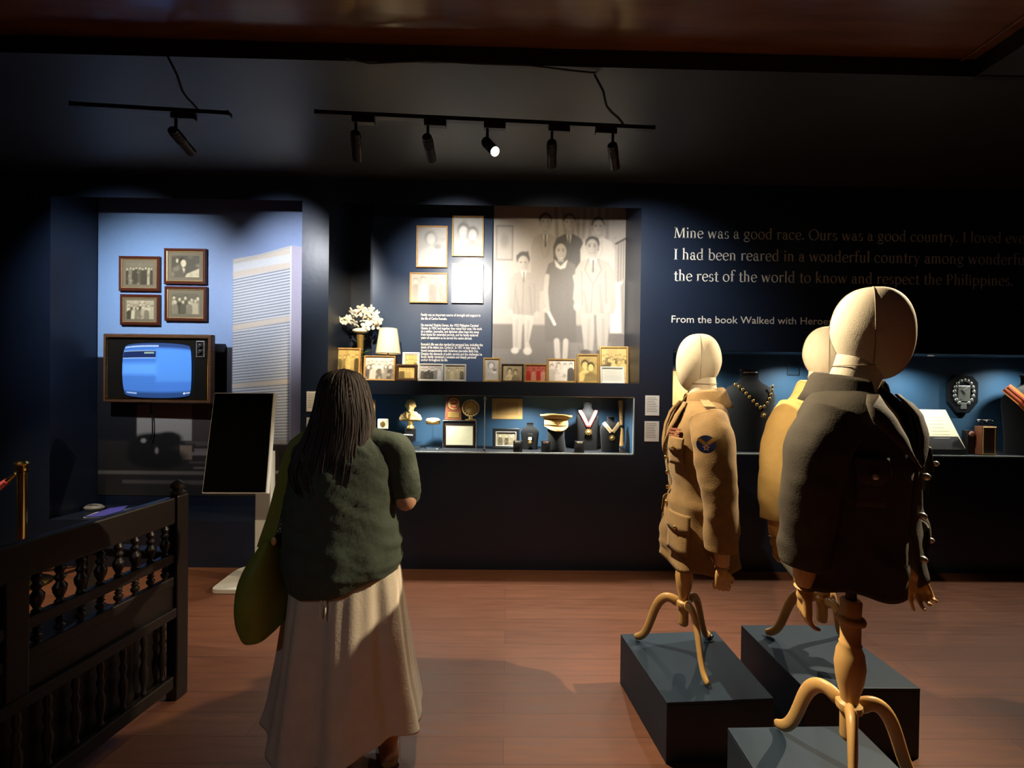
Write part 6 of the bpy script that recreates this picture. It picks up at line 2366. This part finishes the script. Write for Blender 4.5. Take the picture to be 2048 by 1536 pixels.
JT2 = [(a_, b_ * 1.02, c_ * 1.05, d_) for a_, b_, c_, d_ in JT]
tanj = dict(tab=JT2, hem=.60, mat=M['tan_cloth'], seed=4, gap=[(1.23, .9), (1.16, .6), (1.05, .1), (.9, .02), (.4, .1)], lapel_bottom=1.03, lapel=.3, button=M['frame_oak'], amp=.007, samp=.010,
            arm_l=[(.165, .0, 1.125), (.222, .0, 1.05), (.252, .0, .93), (.262, -.01, .84), (.265, -.03, .74), (.268, -.05, .645)],
            arm_r=[(-.165, .0, 1.125), (-.222, .0, 1.05), (-.268, .0, .93), (-.290, -.005, .84), (-.302, -.015, .74), (-.308, -.025, .645)],
            pockets=[(.70, 1.03, .5, .12, 1), (-.70, 1.03, .5, .12, 1)], buttons=[(.05, 1.0), (.05, .9), (.05, .8), (.05, .7)])
A2 = (atZ(1482, 1250, ZP2) + atZ(1841, 1377, ZP2)) / 2
A2 = Vector((atY(1648, 1000, A2.y + .02).x, A2.y + .02, 0))
mannequin('mannequin in a tan shirt standing behind the dark jacket mannequin', (A2.x, A2.y, ZP2 + .001), math.radians(14),
          dict(legs=(-90, 30, 150), head_yaw=math.radians(40), jacket=tanj,
               hand_l=dict(fore=.075, n=(-1, -.3, 0), side=1, curl=relaxed), hand_r=dict(fore=.075, n=(.6, -.8, 0), side=-1, curl=fist)))

JT3 = [(1.222, .070, .072, .016), (1.205, .088, .080, .014), (1.188, .130, .090, .010), (1.165, .175, .102, .006), (1.130, .205, .118, 0),
       (1.07, .206, .128, -.006), (.98, .204, .134, -.010), (.90, .200, .132, -.008), (.82, .202, .132, -.004), (.72, .214, .142, 0), (.60, .226, .152, 0), (.46, .24, .16, 0)]
darkj = dict(tab=JT3, hem=.655, mat=M['olive_dark'], seed=7, open_at=-.12, gap=[(1.23, .9), (1.16, .62), (1.08, .34), (1.0, .05), (.86, .03), (.80, .10), (.62, .30)], lapel_bottom=.99, lapel=.62, button=M['frame_silver'], amp=.008, samp=.008,
             flare=.014, hem_wave=.012, sleeve_r=[.076, .080, .076, .070, .066, .062],
             arm_l=[(.165, .0, 1.125), (.224, -.005, 1.05), (.244, -.01, .96), (.250, -.02, .88), (.252, -.035, .80), (.252, -.055, .715)],
             arm_r=[(-.165, .0, 1.125), (-.222, .006, 1.05), (-.238, .014, .96), (-.236, .024, .88), (-.228, .030, .80), (-.218, .034, .715)],
             pockets=[(.55, 1.03, .44, .12, 1), (-.95, 1.02, .46, .12, 1), (.62, .80, .5, .12, 1)], buttons=[(.06, .97), (.06, .86), (.06, .74)])
A3 = Vector((atY(1704, 1100, 1.237).x, 1.237, 0))
mq = mannequin('mannequin in a dark olive uniform jacket, tallest and in front of the others', (A3.x, A3.y, ZP3 + .001), math.radians(31),
               dict(legs=(-126, -6, 114), head_yaw=math.radians(24), head_fwd=.030, jacket=darkj, pole=M['black_metal'],
                    hand_l=dict(fore=.075, n=(-.8, -.5, 0), side=1, curl=(.05, .55, .75, .8)), hand_r=dict(fore=.075, n=(.7, -.7, 0), side=-1, curl=relaxed)))
jk = [c_ for c_ in mq.children if c_.name.startswith('jacket')][0]
shoulder_patch(jk, (.290, -.050, 1.055), (.85, -.45, .3), .030)
# ------------------------------------------------------------------ the visitor seen from behind
YV = 1.64
P0 = Vector((atY(693, 1100, YV).x, YV, 0))
pe = thing('person', 'long haired person in a green blouse and cream skirt seen from behind', 'person', (P0.x, P0.y, 0))


def V(px, py, dy=0.0):
    q = atY(px, py, YV + dy)
    return Vector((q.x - P0.x, dy, q.z))


hc = V(688, 800)
elbR = V(812, 1000, -.02)
shR = V(768, 884, 0)
shL = V(618, 884, 0)
elbL = V(603, 1000, .0)
prims = [
    ('e', (hc.x, .006, 1.462), (.072, .088, .098)), ('e', (hc.x, .030, 1.425), (.056, .065, .070)),
    ('e', (hc.x, .098, 1.445), (.012, .020, .022)), ('e', (hc.x, .085, 1.395), (.026, .014, .010)), ('e', (hc.x, .080, 1.365), (.026, .020, .018)),
    ('e', (hc.x - .077, .005, 1.455), (.010, .020, .032)), ('e', (hc.x + .077, .005, 1.455), (.010, .020, .032)),
    ('c', (hc.x, -.01, 1.30), (hc.x, .0, 1.40), .052, .048),
    ('c', (shL.x + .03, 0, 1.262), (shR.x - .03, 0, 1.262), .046, .046),
    ('c', (-.07, 0, 1.22), (.07, 0, 1.22), .095, .095), ('c', (-.07, .01, 1.05), (.07, .01, 1.05), .10, .10),
    ('c', (-.06, 0, .95), (.06, 0, .95), .105, .105), ('e', (0, -.02, .84), (.185, .135, .12)), ('e', (-.03, .075, 1.17), (.13, .06, .07)),
    ('c', (shR.x, 0, 1.255), elbR, .052, .043), ('c', elbR, (.20, .20, 1.09), .040, .030), ('c', (.20, .20, 1.09), (.155, .265, 1.12), .027, .026),
    ('c', (shL.x, 0, 1.255), elbL, .050, .043), ('c', elbL, (-.10, .20, 1.10), .038, .029), ('c', (-.10, .20, 1.10), (-.06, .262, 1.12), .027, .026),
    ('c', (-.09, 0, .82), (-.095, .02, .46), .085, .055), ('c', (-.095, .02, .46), (-.09, .04, .09), .052, .034),
    ('c', (.09, 0, .82), (.14, .02, .46), .085, .055), ('c', (.14, .02, .46), (.185, -.005, .10), .052, .034),
    ('c', (-.09, .03, .05), (-.10, .17, .032), .036, .028), ('c', (.185, -.02, .055), (.125, .16, .034), .036, .028),
]
# palms and fingers, closed round nothing, in front of the body
for sg, w0, d in ((1, Vector((.155, .265, 1.12)), Vector((-.35, .75, .45))), (-1, Vector((-.06, .262, 1.12)), Vector((.35, .75, .45)))):
    d.normalize()
    nrm = Vector((-sg * .8, -.2, .1))
    nrm = (nrm - d * nrm.dot(d)).normalized()
    s_ = d.cross(nrm)
    if s_.z < 0:
        s_ = -s_
    for off in (-.025, -.008, .008, .025):
        prims.append(('c', w0 + s_ * off * .6, w0 + d * .075 + s_ * off, .016, .013))
    for k, (off, ln) in enumerate(((.027, .066), (.009, .074), (-.009, .068), (-.026, .054))):
        p_ = w0 + d * .078 + s_ * off
        ang = 0
        for j, fr_ in enumerate((.45, .32, .23)):
            ang += .30 + .08 * k
            dd = d * math.cos(ang) + nrm * math.sin(ang)
            q_ = p_ + dd * ln * fr_
            prims.append(('c', p_, q_, .0092 - .0006 * j, .0088 - .0008 * j))
            p_ = q_
    p_ = w0 + d * .03 + s_ * .026
    q_ = p_ + (d * .6 + s_ * .6 + nrm * .4).normalized() * .036
    prims += [('c', p_, q_, .012, .0105), ('c', q_, q_ + (d * .8 + s_ * .1 + nrm * .5).normalized() * .030, .0102, .008)]
blob('body', prims, .0065, M['skin'], pe, 3)
for sg in (-1, 1):
    MB().ell((hc.x + sg * .030, .079, 1.470), (.012, .010, .010), 14, 10).build('eye', M['frame_white'], pe, smooth=True)
    MB().tube([(hc.x + sg * (.016 + .03 * s_), .088 - .010 * s_, 1.490 + .006 * math.sin(s_ * PI)) for s_ in np.linspace(0, 1, 6)], .003, 6).build('eyebrow', M['hair'], pe, smooth=True)


def silhouette_loft(rows, nt=72, y_of=None, wr=None, top=None, bot=None):
    """rows: (py, pxL, pxR, half depth, centre y)"""
    rings = []
    for (py, a, b, hd_, yc) in rows:
        A_, B_ = V(a, py), V(b, py)
        rings.append((A_.z, (A_.x + B_.x) / 2, (B_.x - A_.x) / 2, hd_, yc))
    return rings


def dense(rings, n_):
    out = []
    N = len(rings)
    for i in range(n_ + 1):
        f = i / n_ * (N - 1)
        k = min(int(f), N - 2)
        s_ = f - k
        p0, p1, p2, p3 = rings[max(k - 1, 0)], rings[k], rings[k + 1], rings[min(k + 2, N - 1)]
        out.append([.5 * ((2 * b) + (c_ - a) * s_ + (2 * a - 5 * b + 4 * c_ - d_) * s_ * s_ + (3 * b - a - 3 * c_ + d_) * s_ ** 3) for a, b, c_, d_ in zip(p0, p1, p2, p3)])
    return out


# skirt
rows = silhouette_loft([(1085, 603, 792, .135, -.01), (1120, 596, 800, .15, -.015), (1160, 589, 806, .165, -.015), (1200, 584, 810, .178, -.015), (1250, 577, 816, .192, -.015),
                        (1300, 570, 822, .205, -.01), (1350, 561, 829, .218, -.005), (1400, 551, 838, .23, 0), (1436, 541, 846, .24, 0)])
rings = []
D = dense(rows, 48)
for i, (z, cx, a, b, yc) in enumerate(D):
    f = i / 48
    row = []
    for k in range(120):
        t_ = 2 * PI * k / 120
        fold = (.004 + .016 * f) * (math.sin(7 * t_ + .6) + .5 * math.sin(12 * t_ + 2.1 + f) + (.5 - .4 * f) * math.sin(21 * t_)) * min(1, f * 3 + .25)
        fold += .006 * noise.noise(Vector((math.cos(t_) * 2, math.sin(t_) * 2, z * 3)))
        x, y = math.sin(t_), math.cos(t_)
        zz = z
        if f > .6:
            zz += (f - .6) / .4 * (.018 * math.sin(3 * t_ + .4) + (.035 * max(0, math.cos(t_ - 2.35)) ** 3))
        row.append((cx + (a + fold * .8) * x, yc + (b + fold) * y, zz))
    rings.append(row)
MB().loft(rings).build('skirt', M['skirt'], pe, smooth=True, angle=180, mods=[('SOLIDIFY', dict(thickness=.003, offset=-1))])
# a bow of the waist cord hanging at the back
wb = V(648, 1192, -.185)
for a_, b_ in ((-.010, .075), (.008, .085)):
    MB().tube([wb + Vector((0, 0, .02)), wb + Vector((a_, -.008, -.03)), wb + Vector((a_ * 1.1, -.006, -b_))], .0035, 8).build('waist_cord', M['white_cloth'], pe, smooth=True)

# blouse
rows = silhouette_loft([(848, 662, 716, .060, -.01), (858, 640, 742, .078, -.01), (870, 618, 766, .095, -.012), (886, 602, 783, .115, -.015), (910, 594, 793, .130, -.02), (950, 588, 794, .145, -.025),
                        (1000, 583, 790, .155, -.03), (1050, 581, 796, .168, -.03), (1100, 581, 803, .185, -.03), (1140, 583, 804, .195, -.025), (1172, 588, 802, .190, -.02)])
D = dense(rows, 64)
rings = []
zh = D[-1][0]
for i, (z, cx, a, b, yc) in enumerate(D):
    f = i / 64
    row = []
    for k in range(120):
        t_ = 2 * PI * k / 120
        x, y = math.sin(t_), math.cos(t_)
        p = Vector((cx + a * x, yc + b * y, z))
        am = .003 + .004 * min(1, f * 2)
        w_ = am * noise.noise(Vector((p.x * 4, p.y * 4, p.z * 6)))
        # slanting creases over the back
        for (ca, sa, fr, am2, sd) in ((.80, .60, 17, .008, 1), (.94, .34, 13, .007, 5), (.5, .87, 15, .005, 9)):
            al_, pe_ = p.x * ca - p.z * sa, p.x * sa + p.z * ca
            nz_ = noise.noise(Vector((al_ * 3.2 + sd, pe_ * fr, sd + .5 * math.sin(t_))))
            w_ += 1.6 * am2 * (max(0, 1 - abs(nz_) * 3.2) ** 2) * (.35 + .65 * max(0, noise.noise(Vector((p.x * 4 + sd, p.z * 4, 2)))) * 2)
        w_ += .007 * f ** 2 * math.sin(7 * t_ + 2 * noise.noise(Vector((t_, 1, 1)))) * .8
        if f > .9:
            w_ -= .012 * ((f - .9) / .1) ** 2
        zz = p.z
        # hem: lowest behind her left hip, rising to the right side
        if f > .55:
            q_ = ((f - .55) / .45) ** 1.5
            zz += q_ * (-.034 + .147 * p.x + 1.7 * p.x * p.x + .085 * max(0, -y))
        row.append((p.x + w_ * x, p.y + w_ * y, zz))
    rings.append(row)
bl = MB().loft(rings).build('blouse', M['green_cloth'], pe, smooth=True, angle=180, mods=[('SOLIDIFY', dict(thickness=.003, offset=-1))])
tube_cloth([shR + Vector((-.06, -.01, -.005)), V(786, 900, -.01), V(801, 930, -.01), V(809, 965, -.015), V(812, 984, -.005), V(812, 996, .005)], [.060, .066, .064, .060, .056, .053], 26, 3, .007, 'sleeve', M['green_cloth'], bl, flat=1.0)
tube_cloth([shL + Vector((.06, -.01, -.005)), V(606, 900, -.01), V(600, 930, -.01), V(600, 965, -.01), V(602, 995, -.0), V(606, 1010, .03)], [.060, .062, .060, .056, .053, .050], 26, 5, .007, 'sleeve', M['green_cloth'], bl, flat=1.0)
MB().tube([V(666 + 5 * k, 850 - 2 * math.sin(k / 9 * PI), -.055 - .012 * math.sin(k / 9 * PI)) for k in range(10)], .010, 10).build('neck_band', M['green_cloth'], bl, smooth=True)

# hair: a cap over the skull running into long strands down the back
rowsH = [(738, 683, 694, .012, .0), (742, 668, 708, .045, .0), (750, 656, 720, .075, -.004), (765, 648, 730, .097, -.006), (785, 643, 736, .108, -.008), (810, 639, 742, .112, -.010), (835, 633, 747, .108, -.018),
         (860, 626, 749, .095, -.035), (885, 618, 750, .080, -.062), (910, 612, 751, .064, -.090), (932, 612, 748, .050, -.112), (950, 620, 742, .040, -.128), (966, 632, 732, .028, -.142)]
D = dense(silhouette_loft(rowsH), 70)
rings = []
for i, (z, cx, a, b, yc) in enumerate(D):
    f = i / 70
    row = []
    # open towards the face below the brow
    op = 0.0 if z > 1.53 else min(1.05, (1.53 - z) * 12)
    for k in range(97):
        s_ = k / 96
        t_ = op + (2 * PI - 2 * op) * s_
        x, y = math.sin(t_), math.cos(t_)
        ang = t_ * 9
        w_ = .0045 * math.sin(ang * 2.3 + 4 * noise.noise(Vector((t_ * 2, z * 3, 0)))) + .004 * math.sin(ang * 5.1 + z * 9) + .007 * noise.noise(Vector((t_ * 3, z * 2.2, 4)))
        w_ *= min(1, f * 6)
        zz = z
        if f > .72:
            zz -= ((f - .72) / .28) * (.030 * noise.noise(Vector((t_ * 4, 1, 2))) + .012 * noise.noise(Vector((t_ * 17, 3, 2))))
        row.append((cx + (a + w_) * x, yc + (b + w_) * y, zz))
    rings.append(row)
top_ = [(sum(q[0] for q in rings[0]) / 97, sum(q[1] for q in rings[0]) / 97, rings[0][0][2] + .003)] * 97
MB().loft([top_] + rings, closed_u=False).build('hair', M['hair'], pe, smooth=True, angle=180, mods=[('SOLIDIFY', dict(thickness=.006, offset=-1))])
rng = random.Random(12)
m = MB()
for k in range(420):
    t0_ = rng.uniform(.9, 2 * PI - .9)
    i0 = rng.randint(4, 44)
    i1 = min(70, i0 + rng.randint(22, 34))
    drift = rng.uniform(-.12, .12)
    P_, R_ = [], []
    for j in range(7):
        s_ = j / 6
        z, cx, a, b, yc = D[int(i0 + (i1 - i0) * s_)]
        t_ = t0_ + drift * s_
        o_ = .0015 + .0035 * math.sin(s_ * PI) + (.006 * s_ if i1 == 70 else 0)
        P_.append(Vector((cx + (a + o_) * math.sin(t_), yc + (b + o_) * math.cos(t_ + PI) * -1, z)))
        R_.append(.0022 * math.sin(PI * (.08 + .9 * s_)) + .0004)
    if i1 == 70:
        P_.append(P_[-1] + Vector((rng.uniform(-.006, .006), 0, -rng.uniform(.01, .05))))
        R_.append(.0004)
    m.tube(P_, R_, 5)
m.build('hair_strands', M['hair'], pe, smooth=True)
# shoes
for sg, h0, t0_ in ((1, Vector((.187, -.025, 0)), Vector((.118, .185, 0))), (-1, Vector((-.09, .015, 0)), Vector((-.102, .235, 0)))):
    d = (t0_ - h0)
    sd = Vector((-d.y, d.x, 0)).normalized()
    m = MB()
    rr = []
    for s_, w_, h_ in ((-.10, .018, .030), (-.04, .034, .060), (.08, .039, .072), (.3, .036, .055), (.6, .044, .048), (.85, .042, .040), (1.02, .030, .032), (1.10, .010, .022)):
        c_ = h0 + d * s_
        rr.append([c_ + sd * (w_ * math.cos(a_)) + Vector((0, 0, .004 + (h_ / 2) * (1 + math.sin(a_)))) for a_ in np.linspace(0, 2 * PI, 21)[:-1]])
    m.loft(rr, caps=True)
    sh = m.build('shoe', M['shoe'], pe, smooth=True)
    m = MB()
    rr = []
    for s_, w_ in ((-.11, .020), (-.04, .036), (.3, .036), (.6, .046), (.9, .042), (1.11, .012)):
        c_ = h0 + d * s_
        rr.append([c_ - sd * w_ + Vector((0, 0, .001)), c_ + sd * w_ + Vector((0, 0, .001)), c_ + sd * w_ + Vector((0, 0, .014)), c_ - sd * w_ + Vector((0, 0, .014))])
    m.loft(rr, caps=True)
    m.build('sole', M['frame_dark'], sh)

# ------------------------------------------------------------------ shoulder bag
YBg = 1.60
bc = atY(546, 1240, YBg)
bg = thing('shoulder_bag', 'olive green shoulder bag hanging at the visitor side', 'bag', (bc.x, YBg, bc.z))


def Bq(px, py, dy=0):
    q = atY(px, py, YBg)
    return Vector((q.x - bc.x, dy, q.z - bc.z))


rowsB = [(1062, 549, 572, .10, 0), (1080, 541, 577, .13, 0), (1105, 527, 581, .165, 0), (1135, 514, 583, .185, 0), (1165, 509, 584, .192, 0), (1195, 513, 584, .19, 0), (1218, 520, 583, .182, 0), (1234, 528, 578, .17, 0), (1241, 540, 568, .13, 0)]
rg = []
for (py, a, b, hd_, yc) in rowsB:
    A_, B_ = Bq(a, py), Bq(b, py)
    rg.append((A_.z, (A_.x + B_.x) / 2, (B_.x - A_.x) / 2, hd_, yc))
D = dense(rg, 40)
rings = []
for i, (z, cx, a, b, yc) in enumerate(D):
    row = []
    for k in range(48):
        t_ = 2 * PI * k / 48
        x = math.copysign(abs(math.sin(t_)) ** .8, math.sin(t_))
        y = math.copysign(abs(math.cos(t_)) ** .8, math.cos(t_))
        w_ = .005 * noise.noise(Vector((x * 1.5, y * 1.5, z * 9)))
        row.append((cx + (a + w_) * x, yc + (b + w_) * y, z))
    rings.append(row)
MB().loft(rings, caps=True).build('bag_body', M['bag'], bg, smooth=True, angle=180)
for sy_ in (-.055, .060):
    P = [Bq(557, 1078, sy_ * 1.6), Bq(560, 1060, sy_ * 1.5), Bq(567, 1020, sy_ * 1.1), Bq(578, 960, sy_ * .9), Bq(589, 905, sy_ * .8), Bq(600, 880, sy_ * .55), Bq(614, 869, sy_ * .25), Bq(630, 862, 0)]
    L_, R_ = [], []
    wds = [.030, .028, .024, .022, .021, .019, .018, .018]
    m = MB()
    rr = []
    for i, p in enumerate(P):
        d = (P[min(i + 1, len(P) - 1)] - P[max(i - 1, 0)]).normalized()
        s_ = Vector((d.z, 0, -d.x)).normalized()
        nn = d.cross(s_)
        w_ = wds[i]
        rr.append([p - s_ * w_ - nn * .003, p + s_ * w_ - nn * .003, p + s_ * w_ + nn * .003, p - s_ * w_ + nn * .003])
    m.loft(rr, caps=True)
    m.build('strap', M['bag'], bg, bevel=.001, mods=[('SUBSURF', dict(levels=2, render_levels=2))], smooth=True, angle=180)
rg_ = Bq(579, 1044, -.06)
MB().tube([rg_ + Vector((.016 * math.cos(a_), .004 * math.sin(a_), .008 * math.sin(a_))) for a_ in np.linspace(0, 2 * PI, 20)[:-1]], .003, 8, closed=True, caps=False).build('metal_ring', M['silver'], bg, smooth=True)
ch_ = Bq(577, 1062, -.10)
MB().ell(ch_ + Vector((0, 0, .0)), (.010, .008, .016), 12, 8).build('charm', M['gold_cast'], bg, smooth=True)
MB().tube([rg_ + Vector((0, -.002, -.008)), ch_ + Vector((0, 0, .014))], .0025, 6).build('charm_cord', M['leather'], bg, smooth=True)
